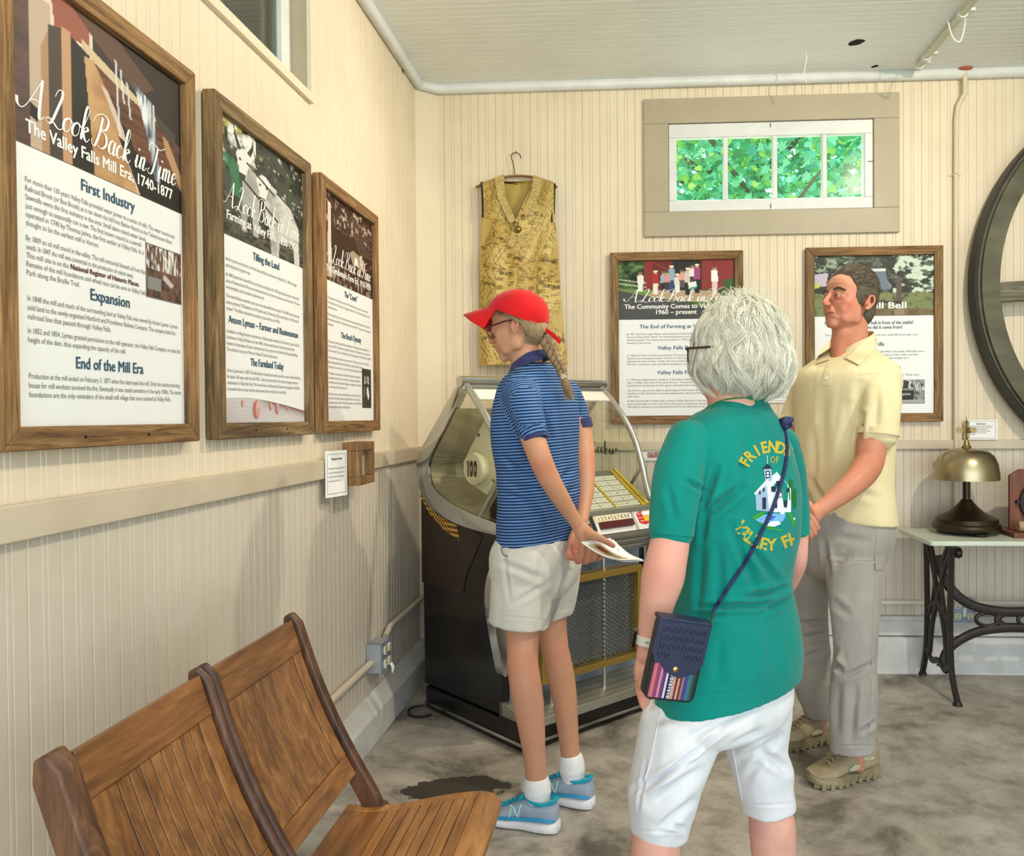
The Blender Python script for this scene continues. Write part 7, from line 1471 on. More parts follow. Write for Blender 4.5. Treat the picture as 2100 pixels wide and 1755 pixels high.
# boots
BTU = mat('sand_suede', rgb(166, 152, 122), .8, var=rgb(140, 126, 98), var_scale=14, bump=.4, bump_scale=200); BTS = mat('tan_rubber_sole', rgb(150, 138, 106), .7, var=rgb(120, 108, 82), var_scale=10, bump=.8, bump_scale=70); BTL = mat('khaki_laces', rgb(150, 136, 104), .8); BTP = mat('pale_suede_patch', rgb(192, 184, 160), .8)
for hl_, tl_, nm in (((1797, 1583), (1664, 1612), 0), ((1712, 1510), (1612, 1533), 1)):
    h = at_z(hl_[0], hl_[1], .0); t_ = at_z(tl_[0], tl_[1], .0); h.z = 0; t_.z = 0; d_ = (t_-h).normalized(); uo, PP, HH = shoe(P2_, h, h+d_*.30, .112, .112, BTU, BTS, BTL, label='tan laced hiking shoe')
    b_ = MB(); b_.loft([[PP(t, .0555*w_*s_, .006) for s_ in (1, .8)]+[PP(t, .0545*w_*s_, z) for s_ in (.8, 1)] for t, w_, z in ((.02, .5, .04), (.1, .78, .045), (.25, .86, .040), (.4, .80, .030), (.55, .95, .042), (.7, 1.06, .036), (.85, .92, .046), (.97, .5, .05))], True)
    for i in range(9):
        t = .06+i*.105; w_ = float(np.interp(t, [0, .1, .25, .45, .6, .74, .9, 1], [.4, .78, .84, .80, .95, 1.04, .84, .4])); b_.box((-.008, -.004, 0), (.008, .005, .022), 0, Matrix.Translation(PP(t, .057*w_, .001)) @ Matrix((d_, V3((0, 0, 1)).cross(d_), V3((0, 0, 1)))).transposed().to_4x4())
    _par(b_.build('sole_lugs', BTS, bevel=.002), uo)
    buo = bvh_of(uo); lfv = V3((0, 0, 1)).cross(d_)
    def side(t, z): hh = buo.ray_cast(PP(t, .3, z), -lfv); return hh[0]+lfv*.0015 if hh[0] else PP(t, .045, z)
    for poly in ([(.16, .072), (.34, .078), (.36, .088), (.2, .09)], [(.34, .046), (.50, .044), (.53, .056), (.44, .066), (.35, .06)], [(.72, .03), (.86, .034), (.9, .046), (.78, .05), (.7, .044)]): b_ = MB(); b_.face([side(*p) for p in poly]); _par(b_.build('suede_patch', BTP), uo)
    b_ = MB(); c = PP(.26, 0, .085); b_.tube([c, PP(.25, 0, .12), PP(.24, 0, .165)], [.046, .045, .047], 20); _par(b_.build('boot_cuff', BTU, smooth=True, angle=50), uo)
# ================================================================ white-haired woman in the teal shirt
PHW = math.atan2(.60, .80); YW = 1.97
F = Flesh()
hw_ = Head(at(1496, 724, 1.96), (-.84, .54, 0), math.radians(2), .208); hw_.build(F, back=.40, nose=.7, jaw=1.02, ears=False)
F.tube([(1494, 770, 1.965, 52), (1497, 800, 1.97, 50), (1503, 830, 1.97, 52), (1510, 865, 1.97, 60)])
F.rings([(850, 1450, 1560, YW), (890, 1415, 1590, YW), (960, 1412, 1606, YW), (1090, 1420, 1612, YW), (1200, 1418, 1598, YW), (1300, 1412, 1604, YW), (1400, 1410, 1590, YW), (1470, 1410, 1570, YW)], PHW, 1.4)
F.tube([(1408, 930, 1.88, 32), (1394, 985, 1.85, 35), (1382, 1050, 1.83, 36), (1374, 1112, 1.82, 40.5), (1366, 1150, 1.81, 43), (1359, 1185, 1.805, 44.5), (1350, 1225, 1.80, 38), (1342, 1262, 1.80, 32), (1332, 1300, 1.80, 25), (1327, 1325, 1.80, 21), (1325, 1345, 1.80, 20)])
F.tube([(1325, 1345, 1.80, 20), (1326, 1368, 1.80, 25), (1326, 1392, 1.795, 25), (1326, 1402, 1.79, 20)], flat=.62)
for r in ([(1312, 1385, 1.80, 9), (1311, 1410, 1.80, 8.6), (1315, 1432, 1.805, 7.6), (1318, 1447, 1.81, 6)], [(1319, 1392, 1.80, 9), (1317, 1416, 1.80, 8.6), (1318, 1438, 1.81, 7.6), (1320, 1450, 1.815, 6)], [(1326, 1392, 1.795, 9), (1324, 1414, 1.80, 8.4), (1325, 1432, 1.81, 7.4), (1327, 1442, 1.815, 6)], [(1333, 1388, 1.795, 8), (1332, 1406, 1.80, 7.4), (1332, 1422, 1.81, 6)], [(1314, 1352, 1.82, 9.5), (1308, 1374, 1.84, 8.6), (1311, 1394, 1.85, 7.2)]): F.tube(r)
F.tube([(1605, 925, 2.08, 32), (1624, 1000, 2.11, 28), (1633, 1060, 2.12, 25), (1634, 1110, 2.12, 23), (1632, 1150, 2.125, 22.5), (1622, 1180, 2.17, 21), (1605, 1210, 2.24, 19), (1588, 1232, 2.30, 16), (1575, 1245, 2.33, 20), (1560, 1255, 2.35, 18)])
for dx in (-9, -3, 3, 9): F.tube([(1560, 1252+dx, 2.35, 7), (1548, 1258+dx, 2.36, 6.5), (1538, 1266+dx, 2.365, 6)])
F.tube([(1410, 1470, 1.92, 55), (1385, 1580, 1.885, 50), (1354, 1665, 1.875, 47), (1346, 1720, 1.87, 51), (1340, 1790, 1.87, 49), (1336, 1860, 1.87, 40), (1334, 1930, 1.87, 32), (1334, 1985, 1.87, 31), (1334, 2020, 1.86, 28)])
F.tube([(1545, 1470, 2.04, 48), (1558, 1560, 2.07, 44), (1576, 1640, 2.09, 42), (1583, 1690, 2.09, 47.5), (1586, 1750, 2.09, 45), (1586, 1810, 2.09, 37), (1584, 1850, 2.09, 30), (1582, 1890, 2.09, 29), (1582, 1905, 2.08, 26)])
P3_ = F.cut('person', SKIN, voxel=.003, smooth=3)
tag(P3_, 'white-haired woman in a teal printed shirt and white capris, seen from behind', 'person', 'visitors')
smooth_head(P3_, hw_)
skin_tone(P3_, rgb(222, 166, 148), [(at(1355, 1180, 1.77), (.05, .06, .04), rgb(196, 120, 106), .6), (at(1375, 1110, 1.79), (.06, .06, .05), rgb(228, 150, 140), .5), (at(1350, 1250, 1.77), (.05, .06, .07), rgb(206, 150, 128), .5), (at(1630, 1150, 2.10), (.04, .05, .05), rgb(226, 150, 142), .6), (at(1325, 1420, 1.79), (.05, .05, .07), rgb(198, 122, 98), .6), (at(1450, 815, 1.93), (.08, .08, .08), rgb(202, 134, 108), .6), (at(1560, 1700, 2.06), (.02, .03, .03), rgb(186, 140, 146), .6), (at(1600, 1730, 2.06), (.016, .03, .02), rgb(180, 134, 142), .6), (at(1590, 1690, 2.06), (.012, .03, .012), rgb(170, 124, 132), .6), (at(1375, 1735, 1.84), (.012, .03, .03), rgb(182, 130, 138), .6)], .08, 6)
# shirt
TEAL = cloth('teal_jersey', rgb(0, 134, 124), rgb(0, 122, 114), 4, bump=.25, bs=500)
F = Flesh()
F.rings([(816, 1458, 1562, 1.975, 9), (834, 1444, 1576, 1.975, 5), (848, 1424, 1588, YW), (868, 1402, 1602, YW), (895, 1384, 1614, YW), (930, 1382, 1626, YW), (980, 1386, 1638, YW), (1040, 1392, 1643, YW), (1100, 1397, 1641, YW), (1150, 1398, 1632, YW), (1195, 1394, 1624, YW), (1235, 1386, 1630, YW), (1280, 1378, 1640, YW), (1330, 1366, 1646, YW), (1370, 1356, 1645, YW, 8), (1398, 1348, 1643, YW, 20), (1412, 1344, 1643, YW, 27), (1418, 1343, 1643, YW, 28)], PHW, 1.35)
F.tube([(1412, 900, 1.88, 44), (1396, 950, 1.855, 49), (1386, 1000, 1.84, 50), (1380, 1045, 1.83, 48), (1377, 1090, 1.825, 46)])
F.tube([(1600, 910, 2.06, 38), (1618, 960, 2.09, 34), (1628, 1020, 2.11, 30), (1631, 1085, 2.118, 29)])
shw = F.cut('t_shirt', TEAL, P3_, .004, 8)
folds(shw, [((1440, 1060), (1520, 1000), .010, 9), ((1442, 1045), (1470, 960), .010, 7), ((1450, 1050), (1440, 1110), .007, 7), ((1515, 1000), (1535, 880), .005, 9), ((1440, 1125), (1430, 1250), .006, 9), ((1475, 1120), (1478, 1260), .005, 9), ((1500, 1080), (1560, 1230), .006, 9), ((1530, 1110), (1600, 1200), .006, 8), ((1530, 1225), (1615, 1205), .010, 6), ((1430, 1244), (1590, 1240), .009, 6), ((1420, 1260), (1480, 1262), .007, 6), ((1560, 1260), (1640, 1215), .008, 6), ((1405, 985), (1448, 1010), .006, 6), ((1370, 1000), (1385, 1070), .004, 8), ((1480, 1300), (1470, 1400), .003, 12), ((1580, 1300), (1590, 1390), .003, 12), ((1390, 1428), (1560, 1416), .0012, 3), ((1345, 1078), (1412, 1104), .0012, 3)], .0035, 9, 41)
for a, b, ra, rb in ((at(1378, 1080, 1.826), at(1377, 1096, 1.824), 47.4, 46.8), (at(1631, 1078, 2.118), at(1631, 1094, 2.118), 30, 29.6)): cuff(a, b, ra*mpp(a), rb*mpp(b), 'sleeve_hem', TEAL, shw)
bv3 = bvh_of(shw)
# neck band and lanyard
def neck_ring(name, m, ru, r, dv, off, sag):
    q = MB(); pts = []
    for j in range(41):
        t = 2*PI*j/40; c = at(1506, 826+dv, 1.972); kk = mpp(c); pts.append(c+V3((ru*kk*math.cos(t), ru*kk*.85*math.sin(t), off+sag*math.cos(t-math.atan2(.54, -.84)))))
    q.tube(pts, r, 8, flat=.6, up=(0, 0, 1)); return _par(q.build(name, m, smooth=True), shw)
neck_ring('neck_band', TEAL, 54, .006, 0, -.002, -.014)
q = MB(); lp = [on_surface(bvh_of(P3_, shw), u, v, .002) for u, v in [tuple(z) for z in crom([(1449, 846), (1462, 830), (1480, 821), (1503, 817), (1530, 816), (1552, 822)], 6)]]; q.tube(lp, .0052, 8, flat=.35, up=(.3, -.6, .6)); _par(q.build('lanyard', cloth('green_ribbon', rgb(40, 150, 78), rgb(30, 136, 70), 10), smooth=True), P3_)
# the print on the back
class OnBody(Print):
    def __init__(s, bv, lift): s.bv = bv; s.l = lift; s.v = []; s.f = []; s.c = []
    def P(s, x, y, h): return on_surface(s.bv, x, -y, s.l+h, 2.0)
YG = rgb(188, 170, 62)
pb = OnBody(bv3, .0012)
def arc_text(s, cx_, cy_, r, a0, a1, hgt, inside, wmul=1.0):
    n = len(s)
    for i, ch in enumerate(s):
        if ch == ' ': continue
        a = math.radians(a0+(a1-a0)*(i+.5)/n); v_, f_, x0, x1 = glyphs(ch, .035); wch = (x1-x0)*hgt*wmul; b = len(pb.v)
        for gx, gy in v_:
            lx = ((gx-x0)*hgt*wmul-wch/2); ly = gy*hgt
            if inside: px_ = cx_+math.sin(a)*(r+ly)+math.cos(a)*lx; py_ = cy_-math.cos(a)*(r+ly)+math.sin(a)*lx
            else: px_ = cx_+math.sin(a)*(r-ly)+math.cos(a)*lx; py_ = cy_+math.cos(a)*(r-ly)-math.sin(a)*lx
            pb.v.append(pb.P(px_, -py_, .0004)); pb.c.append(YG)
        pb.f += [tuple(k_+b for k_ in q_) for q_ in f_]
arc_text('FRIENDS', 1582, 978, 51, -68, 42, 33, True, .82)
pb.text('OF', 1588, -949, 19, YG, width=17, align='c', bold=.01)
arc_text('VALLEY FA', 1582, 1044, 84, -66, 42, 34, False, .95)
def pp(pts, c, lift=.0008):
    b = len(pb.v)
    for u, v in pts: pb.v.append(pb.P(u, -v, lift)); pb.c.append(c)
    pb.f.append(tuple(range(b, b+len(pts))))
GRN, DG, WB, LB, DK = rgb(58, 150, 60), rgb(40, 110, 48), rgb(222, 236, 240), rgb(150, 176, 206), rgb(44, 50, 64)
pp([(1541, 1060), (1560, 1049), (1590, 1046), (1622, 1052), (1633, 1066), (1628, 1082), (1600, 1089), (1570, 1084)], GRN, .0006); pp([(1549, 1066), (1566, 1056), (1590, 1052), (1612, 1056), (1606, 1068), (1588, 1078), (1566, 1074)], rgb(120, 176, 226), .0009); pp([(1556, 1066), (1574, 1058), (1592, 1058), (1584, 1066)], rgb(60, 106, 206), .0012); pp([(1572, 1078), (1588, 1080), (1602, 1074), (1596, 1068), (1580, 1070)], WB, .0013); pp([(1598, 1052), (1630, 1066), (1631, 1062), (1604, 1049)], WB, .0013)
pp([(1549, 1012), (1572, 992), (1578, 1049), (1551, 1046)], LB, .0009); pp([(1572, 992), (1594, 969), (1612, 988), (1622, 1002), (1622, 1050), (1578, 1050)], WB, .0010); pp([(1546, 1012), (1570, 985), (1594, 967), (1596, 971), (1574, 993), (1549, 1015)], rgb(206, 212, 220), .0013)
pp([(1566, 962), (1582, 961), (1583, 985), (1570, 990)], LB, .0010); pp([(1563, 962), (1574, 950), (1585, 961)], DK, .0011); pp([(1573.5, 951), (1574.5, 951), (1574.5, 934), (1573.5, 934)], WB, .0011); pp([(1570, 966), (1579, 965.5), (1579, 980), (1570.5, 981)], DK, .0012); pp([(1572, 968), (1577, 968), (1577, 972), (1572, 972)], WB, .0014); pp([(1572, 974), (1577, 974), (1577, 978), (1572, 978)], WB, .0014)
for (u0, v0, u1, v1) in ((1592, 986, 1604, 996), (1582, 997, 1591, 1008), (1614, 1001, 1619, 1009), (1608, 1026, 1614, 1040), (1590, 1030, 1594, 1042), (1564, 1020, 1571, 1044), (1557, 1006, 1560, 1014), (1565, 1000, 1568, 1008)): pp([(u0, v0), (u1, v0), (u1, v1), (u0, v1)], DK, .0014)
ringp = [(1600+7*math.cos(t), 1012+9*math.sin(t)) for t in np.linspace(0, 2*PI, 13)]
for i in range(12): a, b = ringp[i], ringp[i+1]; pp([a, b, (1600+(b[0]-1600)*.72, 1012+(b[1]-1012)*.72), (1600+(a[0]-1600)*.72, 1012+(a[1]-1012)*.72)], rgb(120, 126, 130), .0014)
for t_ in ((1620, 982), (1628, 1000)): pp([(t_[0]-3, t_[1]+18), (t_[0], t_[1]), (t_[0]+6, t_[1]+4), (t_[0]+5, t_[1]+40), (t_[0]-1, t_[1]+44)], DG, .0007)
_par(pb.build('shirt_print', attr_mat('screen_print', 'ink', .7, .15)), shw)
# capris
CAP = cloth('white_denim', rgb(226, 227, 230), rgb(216, 218, 224), 5, bump=.25, bs=500)
F = Flesh()
F.rings([(1340, 1392, 1622, YW), (1385, 1382, 1624, YW, 8), (1420, 1355, 1624, YW), (1450, 1326, 1621, YW), (1485, 1340, 1598, YW), (1512, 1400, 1545, YW)], PHW, 1.3)
F.rings([(1445, 1330, 1486, 1.925), (1470, 1318, 1487, 1.905), (1505, 1309, 1480, 1.90), (1545, 1302, 1464, 1.89), (1585, 1295, 1448, 1.885), (1622, 1289, 1434, 1.88), (1660, 1291, 1424, 1.88), (1692, 1293, 1413, 1.88), (1714, 1297, 1406, 1.88, -6)], PHW, 1.05)
F.rings([(1445, 1474, 1622, 2.03), (1470, 1476, 1621, 2.045), (1505, 1483, 1616, 2.06), (1540, 1490, 1612, 2.07), (1575, 1500, 1624, 2.08), (1614, 1511, 1623, 2.085), (1645, 1520, 1627, 2.09), (1661, 1524, 1628, 2.09, 3)], PHW, 1.05)
cp_ = F.cut('capri_trousers', CAP, P3_, .004, 10)
folds(cp_, [((1320, 1622), (1480, 1495), .009, 5), ((1300, 1620), (1420, 1560), .006, 7), ((1340, 1650), (1430, 1580), .008, 12), ((1350, 1700), (1420, 1640), .006, 8), ((1380, 1690), (1405, 1700), .004, 6), ((1500, 1530), (1560, 1500), .007, 9), ((1520, 1560), (1600, 1510), .006, 9), ((1560, 1540), (1615, 1580), .007, 9), ((1530, 1600), (1570, 1540), .005, 9), ((1340, 1480), (1440, 1450), .004, 10), ((1400, 1520), (1560, 1440), .008, 12), ((1298, 1703), (1406, 1707), .0015, 3), ((1524, 1651), (1628, 1648), .0015, 3), ((1325, 1560), (1310, 1660), .003, 4)], .003, 11, 55)
bvcp = bvh_of(cp_); q = MB(); q.tube([on_surface(bvcp, u, v, .0003) for u, v in [tuple(z) for z in crom([(1358, 1440), (1346, 1500), (1334, 1560), (1322, 1600)], 8)]], .0014, 6); q.tube([on_surface(bvcp, u, v, .0003) for u, v in [tuple(z) for z in crom([(1500, 1520), (1511, 1580), (1522, 1640)], 8)]], .0014, 6); _par(q.build('side_seams', mat('white_stitching', rgb(240, 240, 242), .8)), cp_)
for (uv, Yf, tn) in (((1340, 2050), 1.90, 0), ((1588, 1925), 2.11, 1)):
    p = at(uv[0], uv[1], Yf); h = V3((p.x+.06, Yf-.05, 0)); shoe(P3_, h, h+V3((-.55, .83, 0)).normalized()*.24, .092, .09, cloth('white_leather_trainer', rgb(226, 226, 226), rgb(214, 214, 216), 8), MATS['white_foam_sole'], MATS['white_denim'])
# hair: a full, wavy white bob
HW = hair_mat('silver_white_hair', rgb(192, 186, 166), rgb(250, 248, 236), .5); HWB = mat('silver_hair_base', rgb(196, 194, 184), .8, var=rgb(224, 222, 212), var_scale=30, bump=.8, bump_scale=60)
hc_ = at(1521, 712, 1.985); kw = mpp(hc_); hu, hvv, hdp = 92*kw, 100*kw, .112
F = Flesh(); F.ell(hc_, (hu*.93, hdp*.93, hvv*.93)); F.ell(hc_+V3((.010, .0, -.060)), (hu*.92, hdp*.95, .066)); hbw = F.cut('hair', HWB, P3_, .004, 4)
fdir = V3((-.84, .54, 0)).normalized(); rs = random.Random(21); strands = []
hu, hvv, hdp = 96*kw, 103*kw, .116
for i in range(620):            # locks: strands that wave together
    az = rs.uniform(0, 2*PI); p0 = .05+1.75*rs.random()**.8; d_ = V3((math.cos(az), math.sin(az), 0)); fr_ = d_.dot(fdir)
    lim = 2.72 if fr_ < .30 else (2.42 if fr_ < .60 else (2.15 if fr_ < .86 else 1.62))
    if p0 > lim-.1: continue
    p1 = min(lim+rs.uniform(-.25, .12), p0+rs.uniform(.55, 1.3)); wav = rs.uniform(.05, .16); ph = rs.uniform(0, 6.28); fq = rs.uniform(4, 8); rad = rs.uniform(.94, 1.03); tw = rs.uniform(-.35, .35); crl = rs.uniform(-.10, .10); wid_ = rs.uniform(.02, .07); n = 12
    for s__ in range(36):
        oa, op, orr, pts = rs.gauss(0, wid_), rs.gauss(0, .05), rs.gauss(0, .012), []; ends = rs.uniform(-.06, .06)
        for k_ in range(n):
            t = k_/(n-1.0); sp = .55+.6*abs(t-.55); p = max(.02, p0+op+(p1-p0+ends)*t); sn = max(.35, math.sin(min(p, 2.5))); a = az+(oa*sp+tw*t+wav*math.sin(fq*t+ph))/sn*.8; rr = rad+orr+wav*.30*math.sin(fq*1.2*t+ph*2)+crl*t*t
            low = 1.0 if p < 1.57 else 1.0+.26*math.sin((p-1.57)*1.5)
            pts.append((hc_.x+hu*rr*math.sin(p)*math.cos(a)*low, hc_.y+hdp*rr*math.sin(p)*math.sin(a)*low, hc_.z+hvv*rr*math.cos(p)*(1.0 if p < 1.57 else 1.10)))
        strands.append(pts)
for i in range(160):   # flyaway wisps on the crown
    az = rs.uniform(0, 2*PI); p0 = rs.uniform(0, .7); a0 = V3((math.sin(p0)*math.cos(az), math.sin(p0)*math.sin(az), math.cos(p0))); c = hc_+V3((hu*a0.x, hdp*a0.y, hvv*a0.z))*.98; dr = V3((rs.uniform(-1, .6), rs.uniform(-1, 1), rs.uniform(.0, .7))).normalized(); L = rs.uniform(.02, .05)
    strands.append([tuple(c+a0*(.018*math.sin(t*2.6))*1.0+dr*(L*t)+V3((0, 0, -.02*t*t))) for t in np.linspace(0, 1, 7)])
grow_hair('hair_strands', strands, HW, hbw, .00058)
TOR = mat('tortoise_frames', rgb(52, 26, 24), .3)
q = MB()
for sx in (1, -1): q.tube([hw_.P(sx*.14+.125*math.copysign(abs(math.cos(a))**.7, math.cos(a)), -.385, -.01+.10*math.copysign(abs(math.sin(a))**.7, math.sin(a))) for a in np.linspace(0, 2*PI, 25)], .0022, 6)
for sx in (1, -1): q.tube([hw_.P(sx*.26, -.385, .05), hw_.P(sx*.37, -.35, .06), hw_.P(sx*.385, -.05, .05), hw_.P(sx*.38, .08, .03)], .003, 6)
q.tube([hw_.P(.02, -.385, .02), hw_.P(0, -.395, .035), hw_.P(-.02, -.385, .02)], .0022, 6)
g3 = _par(q.build('glasses', TOR, smooth=True), P3_)
q = MB()
for sx in (1, -1): q.face([hw_.P(sx*.14+.122*math.cos(a), -.385, -.01+.098*math.sin(a)) for a in np.linspace(0, 2*PI, 24)[:-1]])
_par(q.build('lenses', MATS['clear_glass']), g3)
eyes(hw_, P3_)
# watch
wc = at(1328, 1312, 1.80); tdir = (at(1325, 1345, 1.80)-at(1332, 1300, 1.80)).normalized(); kk = mpp(wc); x_ = tdir.cross(V3((0, 1, 0))).normalized(); y_ = tdir.cross(x_)
q = MB(); rings = []
for h, r_ in ((-.010, 23.5), (-.0095, 25.5), (.0095, 24.8), (.010, 22.8)): rings.append([wc+tdir*h+x_*(r_*kk*math.cos(t))+y_*(r_*kk*math.sin(t)) for t in np.linspace(0, 2*PI, 33)[:-1]])
q.loft(rings+[rings[0]], False); wt = _par(q.build('wristwatch', mat('white_silicone_strap', rgb(216, 212, 200), .5), smooth=True, angle=40), P3_)
q = MB(); sgn = -1 if x_.x > 0 else 1; M_ = Matrix((x_*sgn, tdir, (x_*sgn).cross(tdir))).transposed(); q.box((24*kk, -.019, -.016), (31*kk, .019, .016), 0, Matrix.Translation(wc) @ M_.to_4x4()); _par(q.build('watch_case', mat('black_glass', rgb(10, 10, 12), .1), bevel=.004, bseg=3), wt)
q = MB(); 
for u, v in ((1329, 1318), (1333, 1320), (1325, 1317)): p = on_surface(bvh_of(wt), u, v, .0005, 1.78); q.lathe([(.0001, -.0005), (.0014, -.0005), (.0014, .0006), (.0001, .0006)], p, 8, 'y')
_par(q.build('strap_holes', M_DARK), wt)
# ---- the little shoulder bag and its strap
BC = at(1384, 1350, 1.70); BG = thing('shoulder_bag', 'small woven striped bag with a navy perforated flap at the teal shirted hip', 'bag', BC)
bx = V3((.93, .30, -.19)).normalized(); by = V3((.21, -.05, 1.0)); by = (by-bx*by.dot(bx)).normalized(); bz_ = bx.cross(by).normalized()          # across, up, out towards the camera
kb = mpp(BC)
def BP(x, y, d): return BC+bx*x+by*y+bz_*d
wB, hB = .107, .172
def rr_poly(w, h, r, n=5):
    pl = []
    for cx0, cy0, a0 in ((w/2-r, -h/2+r, -90), (w/2-r, h/2-r, 0), (-w/2+r, h/2-r, 90), (-w/2+r, -h/2+r, 180)):
        for i in range(n+1): a = math.radians(a0+90*i/n); pl.append((cx0+r*math.cos(a), cy0+r*math.sin(a)))
    return pl
NVL = mat('navy_leather', rgb(34, 42, 74), .45, var=rgb(28, 34, 62), var_scale=20, bump=.2, bump_scale=200)
q = MB(); q.prism(rr_poly(wB+.004, hB, .016), -.016, .014, BP); keep(q.build('bag_body', mat('black_leather', rgb(20, 20, 26), .4), bevel=.003), BG)
# woven front
I = Img(64, 60, (160, 84, 100)); cols = [(178, 92, 104), (196, 110, 116), (150, 70, 96), (120, 66, 110), (206, 130, 140), (110, 70, 130), (80, 56, 110), (206, 200, 200), (40, 30, 70), (230, 226, 230), (60, 44, 84), (196, 140, 110), (90, 50, 60), (200, 150, 120), (84, 50, 66), (160, 110, 100), (70, 60, 120), (60, 80, 140), (70, 110, 130), (60, 100, 90), (44, 70, 70)]
for i, c in enumerate(cols): x0 = i/len(cols); I.put((I.x >= x0) & (I.x <= x0+1/len(cols)+.01), c)
zz = (I.x > .42) & (I.x < .52); I.put(zz & (((I.x*40).astype(int)+(I.y*34).astype(int)) % 2 == 0), (30, 24, 60)); I.put(zz & (((I.x*40).astype(int)+(I.y*34).astype(int)) % 2 == 1), (226, 222, 226))
pr = Print(BP(-wB/2+.006, -hB/2+.006, .0146), bx, by, bz_); pr.image(0, 0, wB-.012, hB*.62, I.a); keep(pr.build('woven_front', attr_mat('woven_cloth', 'ink', .9, .1, bump=.5, bump_scale=500)), BG)
q = MB(); fl = [(-.058, .085), (-.060, .02), (-.050, -.008), (-.036, -.006), (-.024, -.022), (-.006, -.030), (.012, -.034), (.026, -.028), (.034, -.024), (.046, -.020), (.056, .0), (.057, .085)]
q.prism(fl, .015, .0185, BP); q.prism([(-.058, .08), (.057, .08), (.057, .088), (-.058, .088)], -.016, .0185, BP); keep(q.build('bag_flap', NVL, bevel=.0015), BG)
q = MB()
for i in range(7):
    for j in range(4):
        x = -.042+i*.014; y = .012+j*.018
        if i in (2, 3) and j == 0: continue
        for sg in (1, -1): q.prism([(x+sg*.001, y-.006*1), (x+sg*.0028, y-.006), (x+sg*.0058, y+.004), (x+sg*.004, y+.004)], .0186, .0190, BP)
keep(q.build('flap_cutouts', mat('cutout_black', rgb(8, 9, 16), .8)), BG)
q = MB(); pz = BP(-.002, -.016, .0185); q.loft([[pz+bz_*h+(bx*math.cos(t)+by*math.sin(t))*r_ for t in np.linspace(0, 2*PI, 17)[:-1]] for r_, h in ((.0055, 0), (.006, .001), (.0045, .0025), (.001, .003))], True); keep(q.build('gold_stud', mat('gold_stud_metal', rgb(222, 180, 110), .25, 1.0), smooth=True), BG)
bvs3 = bvh_of(shw, P3_)
sp_ = [BP(.058, .062, .0)]+[on_surface(bvs3, u, v, .008) for u, v in [tuple(z) for z in crom([(1462, 1255), (1490, 1210), (1526, 1157), (1556, 1103), (1581, 1051), (1600, 997), (1612, 950), (1614, 905), (1607, 876)], 5)]]
last = sp_[-1]; sp_ += [last+V3((-.004, .05, .012)), last+V3((-.03, .10, -.005)), last+V3((-.10, .17, -.12))]
q = MB(); q.tube([V3(p) for p in crom([tuple(p) for p in sp_[1:]], 2)], .0042, 8); keep(q.build('bag_strap', mat('navy_cord', rgb(24, 36, 84), .6, bump=.4, bump_scale=300), smooth=True), BG)
q = MB(); q.tube([sp_[0], sp_[1]], [.004, .004], 8); keep(q.build('strap_ring', mat('pale_gold', rgb(216, 196, 160), .25, 1.0), smooth=True), BG)
q = MB(); kc = last+V3((.004, -.004, .008)); F = Flesh()
for a, b in (((-.012, 0, -.004), (.008, -.008, .006)), ((-.006, -.008, .008), (.010, .004, -.004)), ((-.010, .006, .006), (.012, -.004, .010)), ((0, -.006, -.008), (.004, .006, .012))): F.chain([kc+V3(a), kc+(V3(a)+V3(b))/2+V3((0, -.003, .002)), kc+V3(b)], [.007, .008, .007])
ko = F.cut('strap_knot', MATS['navy_cord'], None, .0025, 1); keep(ko, BG)
# ================================================================ paper dress on its hanger
DY = YB-.055
DR = thing('paper_dress', 'sleeveless yellow newsprint paper dress hung on the back wall', 'dress', at(1070, 748, DY))
LEFT = [(368, 1030), (372, 986), (400, 987), (435, 989), (480, 986), (522, 983.5), (600, 983), (668, 982), (749, 981)]
L_ = lambda v: float(np.interp(v, [360, 372, 376, 400, 435, 480, 522, 600, 668, 749], [1028, 990, 986.5, 987, 989, 986, 983.5, 983, 982, 981]))
R__ = lambda v: float(np.interp(v, [360, 372, 376, 400, 450, 464, 522, 595, 650, 711, 749], [1098, 1132, 1136, 1137, 1136, 1140, 1145, 1149, 1154, 1159.5, 1165]))
NJ, NI = 170, 90
vv = [360+(749-360)*(j/(NJ-1)) for j in range(NJ)]
W = 190; Hh = 380; I = Img(W, Hh, (192, 166, 96)); rs = np.random.RandomState(3)
I.mottle(I.all(), (172, 142, 72), I.noise(3, 5, 4, 1, 1), .4, .7); INKD = (112, 88, 30)
def patch(cx_, cy_, w, h, ang, kind):
    c, s_ = math.cos(ang), math.sin(ang); X = ((I.x-cx_)*W*c+(I.y-cy_)*Hh*s_); Y = (-(I.x-cx_)*W*s_+(I.y-cy_)*Hh*c); m = (abs(X) < w/2) & (abs(Y) < h/2)
    I.put(m, (200, 174, 104) if kind % 2 else (186, 158, 86)); I.put(m & ((abs(X) > w/2-1) | (abs(Y) > h/2-1)), INKD, .8)
    cols = max(1, int(w/18)); cw = w/cols; xi = ((X+w/2) % cw); row = ((Y+h/2)/2.6).astype(int); rnd = np.abs(np.sin(row*12.9898+((X+w/2)/cw).astype(int)*78.233+kind)*43758.5) % 1
    txt = m & (((Y+h/2) % 2.6) < 1.2) & (xi > 1.5) & (xi < cw*(.55+.4*rnd)); fine = np.abs(np.sin(X*3.1+row*5.7)) > .25; I.put(txt & fine, INKD, .75)
    if kind % 3 == 0:
        hb_ = m & (abs(Y+h*.3) < 3.2) & (abs(X) < w*.34) & (np.abs(np.sin(X*1.1+kind)) > .35); I.put(hb_, (84, 64, 22), .9)
for i in range(54): patch(rs.uniform(.0, 1), rs.uniform(0, 1), rs.uniform(30, 62), rs.uniform(26, 70), rs.choice([0.05, -.3, .35, 1.4, .1, -.1, .5]), i)
